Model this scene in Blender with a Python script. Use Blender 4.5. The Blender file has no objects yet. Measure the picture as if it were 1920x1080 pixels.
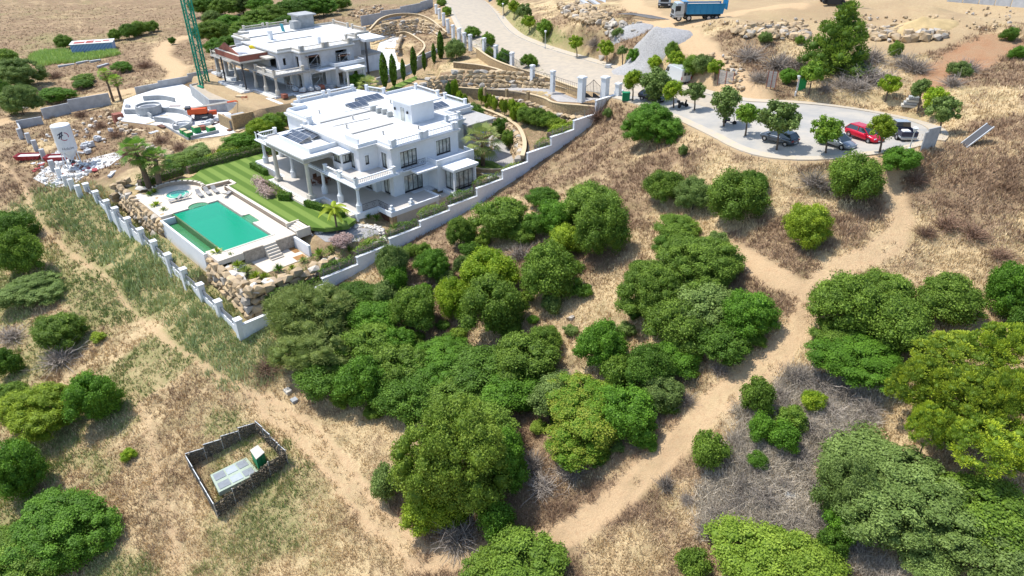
import bpy, bmesh, math, random
import numpy as np
from mathutils import Vector, Matrix
random.seed(7); RNG = np.random.default_rng(11)
SC = bpy.context.scene; COL = SC.collection
PI = math.pi; R = math.radians
# ---------------------------------------------------------------- camera, sky, sun, exposure
CAMZ = 50.0; F = 1280.0; PIT = math.atan(760/1280.0)
cam = bpy.data.cameras.new('camera'); camo = bpy.data.objects.new('camera', cam); COL.objects.link(camo)
cam.lens = 24; cam.sensor_width = 36; cam.clip_end = 6000; cam.clip_start = .5
HEAD = math.asin(.7108)
camo.location = (0, 0, CAMZ); camo.rotation_euler = (PI/2-PIT, 0, HEAD); SC.camera = camo
W = bpy.data.worlds.new('World'); SC.world = W; W.use_nodes = True
SUNV = Vector((-.917*math.cos(R(62)), -.401*math.cos(R(62)), math.sin(R(62))))
nt = W.node_tree; bg = nt.nodes['Background']; sk = nt.nodes.new('ShaderNodeTexSky')
sk.sky_type = 'NISHITA'; sk.sun_disc = False; sk.sun_elevation = R(62); sk.sun_rotation = math.atan2(SUNV.x, SUNV.y)
nt.links.new(sk.outputs[0], bg.inputs[0]); bg.inputs[1].default_value = .15
sl = bpy.data.lights.new('sun', 'SUN'); sl.energy = 3.3; sl.angle = R(.5); sl.color = (1, .965, .9)
so = bpy.data.objects.new('sun', sl); COL.objects.link(so)
so.rotation_euler = (-SUNV).to_track_quat('-Z', 'Y').to_euler()
SC.view_settings.view_transform = 'Standard'; SC.view_settings.look = 'None'
SC.view_settings.exposure = .82; SC.view_settings.gamma = 1; SC.view_settings.use_curve_mapping = False
SC.cycles.max_bounces = 5; SC.cycles.diffuse_bounces = 3
# ---------------------------------------------------------------- picking points of the photograph on the ground
cp, sp = math.cos(PIT), math.sin(PIT); AX, AY, BX, BY = .7034, -.7108, .7108, .7034
def ray(px, py):
    dx = (px-960)/F; dy = (py-540)/F
    x, y, z = dx, cp-dy*sp, -sp-dy*cp
    return np.array((x*AX+y*AY, x*BX+y*BY, z))
def P(px, py, h):
    r = ray(px, py); t = h/-r[2]
    return (r*t)[:2]
def toz(h): return CAMZ-h
def depth(v):
    v = np.array(v, float)-np.array((0, 0, CAMZ))
    xr = v[0]*AX+v[1]*BX; yf = v[0]*AY+v[1]*BY
    return yf*cp-v[2]*sp
# ---------------------------------------------------------------- terrain
CT = [(870,0,32),(900,40,31.5),(960,80,30.5),(1050,125,29.6),(1150,160,28.7),(1230,190,27.5),(1330,220,26.3),(1440,250,25.3),
 (1560,240,25),(1690,250,24.8),(1500,195,25),(1850,150,22),(1900,300,24),(1750,130,22.6),(1560,130,23.3),(1600,100,21.7),(1650,60,20.6),
 (1800,60,20),(1900,20,19.5),(1400,20,21),(1300,50,21.6),(1150,20,22.8),(1100,50,24.2),(1200,100,24.6),(1080,90,27.6),(1000,30,28),(1130,120,27.8),
 (1350,110,23.6),(1430,170,25),(1250,250,28.7),(1180,215,29.6),(1050,300,34.2),(1400,310,27),(1600,305,26),(1700,295,25.2),(1900,400,27),
 (1690,430,28.7),(1350,370,30),(1200,400,32.5),(1000,380,36),(900,405,37.9),(820,480,39),(640,535,41.1),(1500,500,31),(1500,620,33),(1250,620,35.7),
 (1000,620,39.5),(800,660,42.7),(1800,560,31),(1900,700,32),(1650,750,34.3),(1350,800,37.2),(1050,820,41),(700,800,44.7),(480,880,47),(250,760,47.2),
 (100,600,46.2),(300,560,44.6),(200,440,43.4),(100,360,42.2),(60,300,41),(20,240,40.5),(0,900,50),(0,1080,51.5),(400,1080,49.5),(800,1060,46),
 (1100,1000,42.3),(1500,1000,38.5),(1900,1060,36.5),(100,50,42),(300,20,42),(280,120,40),(180,100,41),(400,20,39.5),(520,0,38.5),(600,10,37),
 (700,10,35.5),(450,60,38.5),(30,180,41.5),(0,100,43),(800,3,33.5),(380,160,37),(150,200,41),(400,110,38.2),(-600,400,44),(-300,900,54),(2300,300,23),(2300,900,32),(-300,-60,42),(960,-60,31),(2000,-80,17)]
pts = []
for px, py, h in CT:
    q = P(px, py, h); pts.append((q[0], q[1], toz(h)))
for x, y, h in [(-110,22.3,40.8),(-90,22.3,41.5),(-75,22.3,42.3),(-64.3,22.3,43),(-64.3,30,42),(-64.3,35,41.1),(-64.3,45,39.4),(-64.3,55,37.9),(-64.3,66.2,35.8),(-64.3,73,34.2),(-64.3,82,31.4),(-64.3,87,29.6),
    (-70,30,40.2),(-85,60,37),(-95,75,35),(-110,70,35),(-130,30,39.5),(-150,30,39.8),(-120,45,38),(-140,75,35),(-130,85,34.5),(-110,28,39.2),(-115,85,33.6)]:
    pts.append((x, y, toz(h)))
for a in range(0, 360, 30):
    pts.append((-60+1200*math.cos(R(a)), 60+1200*math.sin(R(a)), 12+14*math.cos(R(a))))
PT = np.array(pts)
def _u(r2): return np.where(r2 > 1e-9, r2*np.log(np.maximum(r2, 1e-9))*.5, 0.)
_s = 100.0
def _solve():
    n = len(PT); xy = PT[:, :2]/_s
    d = ((xy[:, None]-xy[None])**2).sum(-1); K = _u(d)+np.eye(n)*2e-4
    Q = np.c_[np.ones(n), xy]; A = np.zeros((n+3, n+3)); A[:n, :n] = K; A[:n, n:] = Q; A[n:, :n] = Q.T
    return np.linalg.solve(A, np.r_[PT[:, 2], np.zeros(3)])
TW = _solve()
def tps(X, Y):
    xy = PT[:, :2]/_s; x = np.asarray(X, float)/_s; y = np.asarray(Y, float)/_s
    out = TW[-3]+TW[-2]*x+TW[-1]*y
    for i in range(len(xy)): out = out+TW[i]*_u((x-xy[i, 0])**2+(y-xy[i, 1])**2)
    return out
def sdist(poly, X, Y):
    """signed distance to polygon, negative inside"""
    X = np.asarray(X, float); Y = np.asarray(Y, float)
    best = np.full(X.shape, 1e9); ins = np.zeros(X.shape, bool); n = len(poly)
    for i in range(n):
        x0, y0 = poly[i][:2]; x1, y1 = poly[(i+1) % n][:2]; dx, dy = x1-x0, y1-y0; L = dx*dx+dy*dy+1e-9
        t = np.clip(((X-x0)*dx+(Y-y0)*dy)/L, 0, 1); best = np.minimum(best, (X-x0-t*dx)**2+(Y-y0-t*dy)**2)
        c = ((y0 > Y) != (y1 > Y)); xi = x0+(Y-y0)*dx/(dy if abs(dy) > 1e-9 else 1e-9); ins ^= c & (X < xi)
    d = np.sqrt(best); return np.where(ins, -d, d)
def ldist(line, X, Y):
    best = np.full(np.shape(X), 1e9)
    for (x0, y0), (x1, y1) in zip(line[:-1], line[1:]):
        dx, dy = x1-x0, y1-y0; L = dx*dx+dy*dy+1e-9
        t = np.clip(((X-x0)*dx+(Y-y0)*dy)/L, 0, 1); best = np.minimum(best, (X-x0-t*dx)**2+(Y-y0-t*dy)**2)
    return np.sqrt(best)
def noise2(X, Y, s, seed=0):
    """cheap value noise, numpy"""
    x = np.asarray(X, float)/s+seed*17.3; y = np.asarray(Y, float)/s+seed*9.1
    xi = np.floor(x); yi = np.floor(y); fx = x-xi; fy = y-yi; fx = fx*fx*(3-2*fx); fy = fy*fy*(3-2*fy)
    def hsh(a, b): v = np.sin(a*127.1+b*311.7+seed*3.7)*43758.5453; return v-np.floor(v)
    a = hsh(xi, yi); b = hsh(xi+1, yi); c = hsh(xi, yi+1); d = hsh(xi+1, yi+1)
    return a+(b-a)*fx+(c-a)*fy+(a-b-c+d)*fx*fy
def fbm(X, Y, s, seed=0, o=4):
    v = 0; a = 1; t = 0
    for i in range(o): v = v+a*noise2(X, Y, s, seed+i*5); t += a; a *= .55; s *= .47
    return v/t
# level pads cut into the slope: polygon, height (number or (z,gx,gy,x0,y0) plane), falloff
def ipoly(L, h): return [tuple(P(x, y, h)) for x, y in L]
ROAD_N = [(-182,150),(-157.1,128),(-124,109),(-97,95.9),(-84.5,90.5),(-75.7,87.6),(-66.5,86.9),(-61,85.4),(-54,83.0),(-42.5,77.1),(-33.4,71.5),(-27.3,71.5),(-22.9,74.5),(-19.8,79.2)]
ROAD_F = [(-19.6,84.6),(-22.4,91.4),(-28.6,94.7),(-34.5,94),(-39.2,92),(-43.5,90),(-48.2,90),(-60.4,95.4),(-71.8,100.2),(-87.1,107.1),(-110.5,119),(-140.3,136),(-170,158)]
ROAD_N[:4] = [tuple(map(float, P(x, y, h))) for x, y, h in [(770,-70,34),(838,0,32.4),(868,60,31.5),(915,92,30.8)]]
ROAD_F = ROAD_F[:5]+[tuple(map(float, P(x, y, h))) for x, y, h in [(1400,186,25.6),(1330,176,26.4),(1240,154,27.5),(1170,139,28.5),(1120,124,29.2),(1060,105,29.8),(1003,86,30.4),(951,60,30.9),(922,8,31.8),(860,-70,33.4)]]
def chaikin(L, n=2):
    for _ in range(n):
        o = [L[0]]
        for a, b in zip(L[:-1], L[1:]): o += [tuple(.75*x+.25*y for x, y in zip(a, b)), tuple(.25*x+.75*y for x, y in zip(a, b))]
        L = o+[L[-1]]
    return L
_full = chaikin(ROAD_N+ROAD_F); _k = min(range(len(_full)), key=lambda i: (_full[i][0]+19.7)**2+(_full[i][1]-82)**2)
ROAD_N = _full[:_k]; ROAD_F = _full[_k:]
ROAD = ROAD_N+ROAD_F
PADS = [
 ([(-108,25.5),(-67.2,25.5),(-67.2,37),(-68.9,46),(-68.9,55),(-68,62),(-70,66),(-100,66),(-108,50)], 11.3, .5),
 ([(-80,25.4),(-67.0,25.4),(-67.0,37),(-72,37.4),(-74,36),(-76,36)], 10.7, .6),
 ([(-92.2,24.7),(-76.1,24.7),(-76.1,33.4),(-92.2,33.4)], 9.6, .3),
 ([(-74.6,28.6),(-70.0,28.6),(-70.0,34.4),(-71.6,35.2),(-74.6,35.2)], 10.4, .5),
 ([(-73,36.8),(-67.5,37.2),(-67.5,45.2),(-71,44),(-73,41)], 11.5, .8),
 ([(-99.5,43),(-72,43),(-70.8,62),(-76,66),(-96,71),(-101,63)], 12.6, .4),
 ([(-68.8,46),(-65,40),(-64.8,60),(-68.8,60)], 10.7, .8),
 ([(-64.8,60),(-68.0,60.6),(-70.5,63),(-76.5,64.5),(-80.5,70.5),(-96,71.5),(-95,77),(-84,76.5),(-77.8,75),(-73.8,72.6),(-70.2,70.0),(-66,66.0),(-65,66)], 13.4, .6),
 ([(-64.9,67.5),(-66.6,69.3),(-68.6,71.9),(-71.6,74.2),(-77.6,77.0),(-85,78.6),(-96,80.2),(-95,82),(-88,82.6),(-80,83),(-70,82),(-64.9,81)], (16.6,0.03,.12,-78,78), .5),
 ([(-99,72.5),(-96,78),(-90.7,81.6),(-83.5,84.6),(-78.5,85.5),(-72,81.6),(-66,83),(-65.5,87),(-69,86.6),(-71,85),(-75.4,86.4),(-82,88.5),(-93.6,83.6),(-97.6,79),(-103,74)], (18.2,.08,.12,-90,82), .5),
 ([(-118,52),(-150,52),(-152,62),(-160,90),(-140,100),(-118,94),(-108,86),(-104,80),(-110,72),(-117.5,72)], 15.1, .8),
 ([(-153.6,42),(-155.8,45),(-162,56),(-150,54),(-140,53),(-119,52.5),(-117,46),(-119.5,40.6),(-130,40.2),(-139,35.8),(-143,37)], 12.1, .6),
]
PADS.append(([(-91,22.9),(-77,22.9),(-77,23.9),(-91,23.9)], 9.9, 1.2))
_rq = [(870,0,32),(900,40,31.4),(960,85,30.6),(1050,125,29.6),(1150,160,28.7),(1230,185,27.6),(1330,210,26.4),(1440,235,25.4),(1560,240,25),(1690,250,24.8),(1500,200,25.1),(1620,215,24.9),(1560,280,25.1),(1420,262,25.5),(800,-50,33.6),(1165,150,28.6),(1000,95,30.3)]
_m = np.array([(*P(x, y, h), toz(h)) for x, y, h in _rq]); _q = lambda x, y: np.stack([x*0+1, x, y, x*x, x*y, y*y], -1)
_rc = np.linalg.lstsq(_q(_m[:, 0], _m[:, 1]), _m[:, 2], rcond=None)[0]
def road_z(X, Y): return _q(np.asarray(X, float), np.asarray(Y, float)) @ _rc
GX = np.unique(np.round(np.r_[-1500,-1100,-800,-620,-480,-400,np.arange(-350,-180,3.),np.arange(-180,8,.5),np.arange(8,60,2.),60,90,140,220,400,700,1200], 3))
GY = np.unique(np.round(np.r_[-900,-500,-250,-120,np.arange(-80,-12,2.),np.arange(-12,140,.5),np.arange(140,330,3.),340,380,440,520,640,800,1000,1300,1600], 3))
XX, YY = np.meshgrid(GX, GY, indexing='ij')
ZZ = tps(XX, YY)
ZZ = ZZ+(fbm(XX, YY, 9, 3)-.5)*.5*np.clip(1, 0, 1)
def smooth01(t): t = np.clip(t, 0, 1); return t*t*(3-2*t)
def apply_pads():
    global ZZ
    for (mx, my, mr, mh) in MOUNDS: ZZ = ZZ+mh*np.exp(-((XX-mx)**2+(YY-my)**2)/mr**2)
    base = road_z(XX, YY); sdr = sdist(ROAD, XX, YY)
    w = smooth01(1-(sdr-1.5)/3.0); ZZ = ZZ*(1-w)+(base-.02)*w
    for poly, z, fo in PADS:
        s = sdist(poly, XX, YY); w = smooth01(1-s/fo)
        zp = z if not isinstance(z, tuple) else z[0]+z[1]*(XX-z[3])+z[2]*(YY-z[4])
        ZZ = ZZ*(1-w)+zp*w
MOUNDS = [(*P(px, py, h), r, a) for px, py, h, r, a in [(1560,30,21,7,2.2),(1650,20,20.5,6,-1.8),(1720,40,20.5,6,1.8),(1830,60,20,8,1.6),(1460,30,21,6,1.2),(1400,80,22.5,5,1.4),(1620,90,22,6,-1.0),(1100,20,24,6,1.8),(1360,70,22.8,4,1.2),(1800,15,19.5,7,-1.5),(1500,60,21.5,5,-1.2)]]
apply_pads()
def gz(x, y):
    x = np.asarray(x, float); y = np.asarray(y, float)
    i = np.clip(np.searchsorted(GX, x)-1, 0, len(GX)-2); j = np.clip(np.searchsorted(GY, y)-1, 0, len(GY)-2)
    fx = np.clip((x-GX[i])/(GX[i+1]-GX[i]), 0, 1); fy = np.clip((y-GY[j])/(GY[j+1]-GY[j]), 0, 1)
    return (ZZ[i, j]*(1-fx)+ZZ[i+1, j]*fx)*(1-fy)+(ZZ[i, j+1]*(1-fx)+ZZ[i+1, j+1]*fx)*fy
def at(px, py, up=0.0):
    """ground point under a pixel of the photograph (or `up` metres above the ground)"""
    r = ray(px, py); t = np.linspace(15, 900, 6000); X = r[0]*t; Y = r[1]*t; Z = CAMZ+r[2]*t
    d = Z-gz(X, Y)-up; k = np.argmax(d < 0)
    if k == 0: k = len(t)-1
    a = d[k-1]/(d[k-1]-d[k]+1e-9); tt = t[k-1]+(t[k]-t[k-1])*a
    return Vector((r[0]*tt, r[1]*tt, CAMZ+r[2]*tt-up))
# ---------------------------------------------------------------- materials
MATS = {}
def mat(name, col, rough=.8, metal=0., var=.0, vs=3., bump=0., bs=20., col2=None, objvar=0., attr=None, spec=.3, alpha=1, trans=0., emit=None, wear=None):
    if name in MATS: return MATS[name]
    m = bpy.data.materials.new(name); m.use_nodes = True; n = m.node_tree.nodes; l = m.node_tree.links
    b = n['Principled BSDF']; b.inputs['Roughness'].default_value = rough; b.inputs['Metallic'].default_value = metal
    b.inputs['Specular IOR Level'].default_value = spec
    c = (*col, 1); b.inputs['Base Color'].default_value = c; out = None
    def mixn(fac, A, B):
        mx = n.new('ShaderNodeMix'); mx.data_type = 'RGBA'
        for s, v in ((0, fac), (6, A), (7, B)):
            if isinstance(v, (tuple, float, int)): mx.inputs[s].default_value = v
            else: l.new(v, mx.inputs[s])
        return mx.outputs[2]
    cur = c
    geo = n.new('ShaderNodeNewGeometry')
    if col2 is not None or var:
        t = n.new('ShaderNodeTexNoise'); t.inputs['Scale'].default_value = vs; t.inputs['Detail'].default_value = 6; t.inputs['Roughness'].default_value = .65
        l.new(geo.outputs['Position'], t.inputs['Vector'])
        rp = n.new('ShaderNodeValToRGB'); rp.color_ramp.elements[0].position = .38; rp.color_ramp.elements[1].position = .62
        l.new(t.outputs[0], rp.inputs[0])
        c2 = (*col2, 1) if col2 is not None else tuple(v*(1-var) for v in col)+(1,)
        cur = mixn(rp.outputs[0], cur, c2)
    if attr:
        a = n.new('ShaderNodeAttribute'); a.attribute_name = 'tint'
        cur = mixn(a.outputs['Fac'], cur, (*attr, 1))
    if objvar:
        oi = n.new('ShaderNodeObjectInfo'); hs = n.new('ShaderNodeHueSaturation')
        mr = n.new('ShaderNodeMapRange'); mr.inputs[3].default_value = 1-objvar; mr.inputs[4].default_value = 1+objvar
        l.new(oi.outputs['Random'], mr.inputs[0]); l.new(mr.outputs[0], hs.inputs['Value'])
        if isinstance(cur, tuple): hs.inputs['Color'].default_value = cur
        else: l.new(cur, hs.inputs['Color'])
        cur = hs.outputs[0]
    if not isinstance(cur, tuple): l.new(cur, b.inputs['Base Color'])
    if bump:
        t2 = n.new('ShaderNodeTexNoise'); t2.inputs['Scale'].default_value = bs; t2.inputs['Detail'].default_value = 5
        l.new(geo.outputs['Position'], t2.inputs['Vector'])
        bp = n.new('ShaderNodeBump'); bp.inputs['Strength'].default_value = bump; bp.inputs['Distance'].default_value = .05
        l.new(t2.outputs[0], bp.inputs['Height']); l.new(bp.outputs[0], b.inputs['Normal'])
    if alpha < 1: b.inputs['Alpha'].default_value = alpha
    if trans: b.inputs['Transmission Weight'].default_value = trans
    MATS[name] = m; return m
# ---------------------------------------------------------------- object helpers
def link(o, parent=None):
    COL.objects.link(o)
    if parent is not None: o.parent = parent
    return o
def tag(o, label, cat, group=None):
    o['label'] = label; o['category'] = cat
    if group: o['group'] = group
    return o
def empty(name, loc, label, cat, group=None, rz=0):
    o = bpy.data.objects.new(name, None); COL.objects.link(o); o.location = loc; o.rotation_euler = (0, 0, rz); o.empty_display_size = .3
    return tag(o, label, cat, group)
class MB:
    """collects verts/faces"""
    def __init__(s): s.v = []; s.f = []; s.mi = []; s.cur = 0
    def add(s, vs, fs, M=None):
        k = len(s.v)
        if M is not None: vs = [tuple(M @ Vector(v)) for v in vs]
        s.v += [tuple(v) for v in vs]; s.f += [tuple(i+k for i in f) for f in fs]; s.mi += [s.cur]*len(fs)
        return s
    def box(s, x0, x1, y0, y1, z0, z1, M=None):
        if x0 > x1: x0, x1 = x1, x0
        if y0 > y1: y0, y1 = y1, y0
        return s.add([(x0,y0,z0),(x1,y0,z0),(x1,y1,z0),(x0,y1,z0),(x0,y0,z1),(x1,y0,z1),(x1,y1,z1),(x0,y1,z1)],
                     [(0,3,2,1),(4,5,6,7),(0,1,5,4),(1,2,6,5),(2,3,7,6),(3,0,4,7)], M)
    def prism(s, poly, z0, z1, M=None):
        n = len(poly)
        a = sum(poly[i][0]*poly[(i+1) % n][1]-poly[(i+1) % n][0]*poly[i][1] for i in range(n))
        if a < 0: poly = poly[::-1]
        f0 = z0 if callable(z0) else (lambda x, y: z0); f1 = z1 if callable(z1) else (lambda x, y: z1)
        vs = [(x, y, f0(x, y)) for x, y in poly]+[(x, y, f1(x, y)) for x, y in poly]
        fs = [tuple(range(n))[::-1], tuple(range(n, 2*n))]+[(i, (i+1) % n, n+(i+1) % n, n+i) for i in range(n)]
        return s.add(vs, fs, M)
    def cyl(s, c, r, z0, z1, n=12, r1=None, M=None):
        r1 = r if r1 is None else r1
        return s.lathe(c, [(r, z0), (r1, z1)], n, M)
    def lathe(s, c, prof, n=12, M=None, caps=True):
        vs = []; fs = []; m = len(prof)
        for r, z in prof:
            for i in range(n):
                a = 2*PI*i/n; vs.append((c[0]+r*math.cos(a), c[1]+r*math.sin(a), z))
        for j in range(m-1):
            for i in range(n): fs.append((j*n+i, j*n+(i+1) % n, (j+1)*n+(i+1) % n, (j+1)*n+i))
        if caps: fs.append(tuple(range(n))[::-1]); fs.append(tuple(range((m-1)*n, m*n)))
        return s.add(vs, fs, M)
    def tube(s, p, r, n=6):
        """p list of points, r radius or list"""
        p = [Vector(q) for q in p]; rr = r if isinstance(r, (list, tuple)) else [r]*len(p); k = len(s.v); vs = []; fs = []
        for i, q in enumerate(p):
            d = (p[min(i+1, len(p)-1)]-p[max(i-1, 0)]); d = d.normalized() if d.length > 1e-6 else Vector((0, 0, 1))
            u = d.orthogonal().normalized() if abs(d.z) > .95 else d.cross(Vector((0, 0, 1))).normalized(); w = d.cross(u)
            for j in range(n):
                a = 2*PI*j/n; vs.append(tuple(q+(u*math.cos(a)+w*math.sin(a))*rr[i]))
        for i in range(len(p)-1):
            for j in range(n): fs.append((i*n+j, i*n+(j+1) % n, (i+1)*n+(j+1) % n, (i+1)*n+j))
        fs.append(tuple(range(n))); fs.append(tuple(range((len(p)-1)*n, len(p)*n))[::-1])
        return s.add(vs, fs)
    def mesh(s, name, mats):
        me = bpy.data.meshes.new(name); me.from_pydata(s.v, [], s.f)
        for m in (mats if isinstance(mats, (list, tuple)) else [mats]): me.materials.append(m)
        if any(s.mi): me.polygons.foreach_set('material_index', s.mi)
        me.update(); return me
    def build(s, name, m, parent=None, smooth=False, kind=None, bevel=0):
        me = s.mesh(name, m); o = bpy.data.objects.new(name, me); link(o, parent)
        if smooth: me.polygons.foreach_set('use_smooth', [True]*len(me.polygons))
        if kind: o['kind'] = kind
        if bevel:
            b = o.modifiers.new('bevel', 'BEVEL'); b.width = bevel; b.segments = 2; b.limit_method = 'ANGLE'
        return o
def box(name, m, parent, *a, **k):
    return MB().box(*a).build(name, m, parent, **k)
def npmesh(name, V, Fa, mats, tint=None, smooth=False, nsides=3):
    me = bpy.data.meshes.new(name); nv = len(V); nf = len(Fa)
    me.vertices.add(nv); me.vertices.foreach_set('co', np.asarray(V, np.float32).ravel())
    me.loops.add(nf*nsides); me.loops.foreach_set('vertex_index', np.asarray(Fa, np.int32).ravel())
    me.polygons.add(nf); me.polygons.foreach_set('loop_start', np.arange(0, nf*nsides, nsides, dtype=np.int32))
    me.polygons.foreach_set('loop_total', np.full(nf, nsides, np.int32))
    for m in (mats if isinstance(mats, (list, tuple)) else [mats]): me.materials.append(m)
    if smooth: me.polygons.foreach_set('use_smooth', np.ones(nf, bool))
    me.update(calc_edges=True)
    if tint is not None:
        a = me.attributes.new('tint', 'FLOAT', 'FACE'); a.data.foreach_set('value', np.asarray(tint, np.float32))
    return me
# ---------------------------------------------------------------- ground sheet, split into ground / tracks / bare earth
def wl(L): return [tuple(at(x, y)[:2]) for x, y in L]
T_MAIN = wl([(1650,300),(1662,335),(1674,375),(1688,415),(1674,452),(1630,478),(1560,503),(1518,560),(1500,612),(1440,680),(1330,762),(1250,850),(1150,940),(1040,1012),(900,1048),(780,1045),(690,960),(640,890),(570,810),(490,755)])
T_PATH = wl([(520,770),(400,700),(330,655),(250,590),(170,500),(80,430),(40,345),(0,305)])
T_LEFT = wl([(250,740),(285,820),(300,930),(335,1075)])
T_BR = wl([(1350,470),(1450,520),(1540,575)])
T_SITE = wl([(1430,196),(1385,150),(1330,112),(1275,62),(1235,42),(1190,15),(1180,-20)])
T_SITE2 = wl([(1275,55),(1400,20),(1500,10)])
T_BACK = wl([(-20,235),(60,215),(180,180),(260,168),(320,150),(335,130),(300,105),(310,82),(350,68),(420,50)])
T_TL = wl([(20,115),(110,92),(150,82)])
def track(L, w, wob=0):
    d = ldist(L, XX, YY); return smooth01((w-d)/(w*.6)+.5+(fbm(XX, YY, 2.2, 31)-.5)*1.6)
dM = ldist(T_MAIN, XX, YY)
wheel = smooth01(1.0-np.abs(dM-.85)/.45)
A_tr = np.maximum.reduce([wheel*.95, np.where(XX > -30, .74, .46)*track(T_MAIN, 1.3)*(.5+fbm(XX,YY,1.2,91)), track(T_PATH, .35)*.75, track(T_LEFT, .5)*.5, track(T_BR, 1.4)*.8, track(T_TL, .7)*.7])
A_tr = A_tr*(.6+.75*fbm(XX, YY, 4, 8))*np.where((XX < -50) & (YY < 22), .95, 1); A_tr = np.maximum(A_tr, smooth01(1.25-np.abs(dM+(fbm(XX,YY,5,92)-.5)*.5-.85)/.42)*(.85+.25*fbm(XX,YY,2,93)))
A_tr = np.clip(np.maximum(A_tr, np.maximum(np.maximum(track(T_SITE, 2.3), track(T_BACK, 2.2)), track(T_SITE2, 1.8))*.95), 0, 1)
cam_xy = lambda L, h: [tuple(P(x, y, h)) for x, y in L]
E_POLY = wl([(1180,-30),(1175,20),(1240,42),(1400,45),(1500,75),(1650,110),(1760,90),(1900,40),(2100,20),(2100,-60)])
E_POLY2 = wl([(1700,330),(1790,330),(1850,420),(1790,470),(1720,440),(1700,380)])
E_POLY3 = wl([(1690,300),(1750,230),(1850,250),(1860,300),(1780,330)])
RED = wl([(1715,150),(1780,95),(1880,60),(1925,80),(1850,130),(1780,160),(1730,175)])
nz = (fbm(XX, YY, 6, 5)-.5)*5
earth = np.maximum.reduce([(.55+.6*fbm(XX,YY,9,61))*smooth01(.5-(sdist(E_POLY, XX, YY)+nz)/2), track(T_SITE, 2.6), track(T_SITE2, 2.2), track(T_BACK, 2.6), .35*smooth01(.5-(sdist(E_POLY3, XX, YY)+nz)/2), .12*smooth01(.5-(sdist(E_POLY2, XX, YY)+nz)/3),
    smooth01(.5-(sdist(PADS[10][0], XX, YY)+nz*.1)/1.5), smooth01(.5-(sdist(ROAD, XX, YY)-1.8+nz*.3)/1.5)*.8,
    .8*smooth01(.5-(sdist(wl([(1290,150),(1340,130),(1400,180),(1330,192),(1290,175)]), XX, YY)+nz*.3)/2)])
A_red = smooth01(.5-(sdist(RED, XX, YY)+nz)/2)
FENCE_G = wl([(75,375),(200,400),(300,480),(400,570),(470,660)])
nearf = np.clip(1-ldist(FENCE_G, XX, YY)/7, 0, 1)
strip = smooth01(.5-(ldist([(-113,24),(-64,24)], XX, YY)-1.5)/1)
A_gr = np.clip(nearf*1.1+(fbm(XX, YY, 14, 12)-.5)*1.2-.1, 0, 1)
leftness = np.clip((sdist(wl([(-300,800),(-300,380),(60,380),(480,600),(640,760),(640,1100),(-300,1300)]), XX, YY)*-1)/8+.3, 0, 1)
A_gr = np.clip(A_gr+leftness*.85*smooth01((fbm(XX, YY, 7, 77)-.36)/.2)+.4*np.clip((-XX-150)/40,0,1)*smooth01((fbm(XX,YY,16,78)-.56)/.1), 0, 1)
verge = smooth01(.5-(ldist(wl([(935,0),(975,50),(1040,90),(1110,118)]), XX, YY)-1.7)/.8); A_gr = np.maximum(A_gr*.8, verge)
SHR = wl([(1380,760),(1480,690),(1640,700),(1640,800),(1540,880),(1640,1080),(1450,1000),(1330,990),(1330,880),(1400,840)])
A_br = np.clip(smooth01((fbm(XX, YY, 11, 40, 5)-.44)/.14)*.8+.35*smooth01((fbm(XX, YY, 3.2, 44, 3)-.5)/.15), 0, 1)
topleft = np.clip((-XX-150)/40, 0, 1)*np.clip((YY-30)/20, 0, 1)
A_br = np.clip(A_br*(1-.65*leftness)+topleft*(.45+.8*fbm(XX,YY,12,79)), 0, 1)
A_gy = smooth01(.5-(sdist(SHR, XX, YY)+nz)/3)
def gmask(A):
    i = (A[:-1, :-1]+A[1:, :-1]+A[:-1, 1:]+A[1:, 1:])/4; return i > .5
M = bpy.data.materials.new('soil and dry grass'); M.use_nodes = True; n = M.node_tree.nodes; l = M.node_tree.links; b = n['Principled BSDF']
b.inputs['Roughness'].default_value = .95; b.inputs['Specular IOR Level'].default_value = .1
geo = n.new('ShaderNodeNewGeometry')
def NT(sc, det=8, ro=.7, lo=.35, hi=.65, wrp=0):
    t = n.new('ShaderNodeTexNoise'); t.inputs['Scale'].default_value = sc; t.inputs['Detail'].default_value = det; t.inputs['Roughness'].default_value = ro; t.inputs['Distortion'].default_value = wrp
    l.new(geo.outputs['Position'], t.inputs['Vector']); r = n.new('ShaderNodeMapRange'); r.inputs[1].default_value = lo; r.inputs[2].default_value = hi
    l.new(t.outputs[0], r.inputs[0]); return r.outputs[0]
def AT(nm): a = n.new('ShaderNodeAttribute'); a.attribute_name = nm; return a.outputs['Fac']
def MX(f, A, B, bt='MIX'):
    m = n.new('ShaderNodeMix'); m.data_type = 'RGBA'; m.blend_type = bt
    for s, v in ((0, f), (6, A), (7, B)):
        if isinstance(v, tuple): m.inputs[s].default_value = (*v, 1)
        elif isinstance(v, float): m.inputs[s].default_value = v
        else: l.new(v, m.inputs[s])
    return m.outputs[2]
def MUL(a, bb, add=0):
    m = n.new('ShaderNodeMath'); m.operation = 'MULTIPLY_ADD'; m.use_clamp = True; l.new(a, m.inputs[0])
    if isinstance(bb, float): m.inputs[1].default_value = bb
    else: l.new(bb, m.inputs[1])
    m.inputs[2].default_value = add; return m.outputs[0]
def ADDN(a, k, off):   # attribute plus signed noise
    m = n.new('ShaderNodeMath'); m.operation = 'MULTIPLY_ADD'; l.new(k, m.inputs[0]); m.inputs[1].default_value = off
    l.new(a, m.inputs[2]); mm = n.new('ShaderNodeMath'); mm.operation = 'SUBTRACT'; mm.use_clamp = True; l.new(m.outputs[0], mm.inputs[0]); mm.inputs[1].default_value = off/2; return mm.outputs[0]
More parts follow.
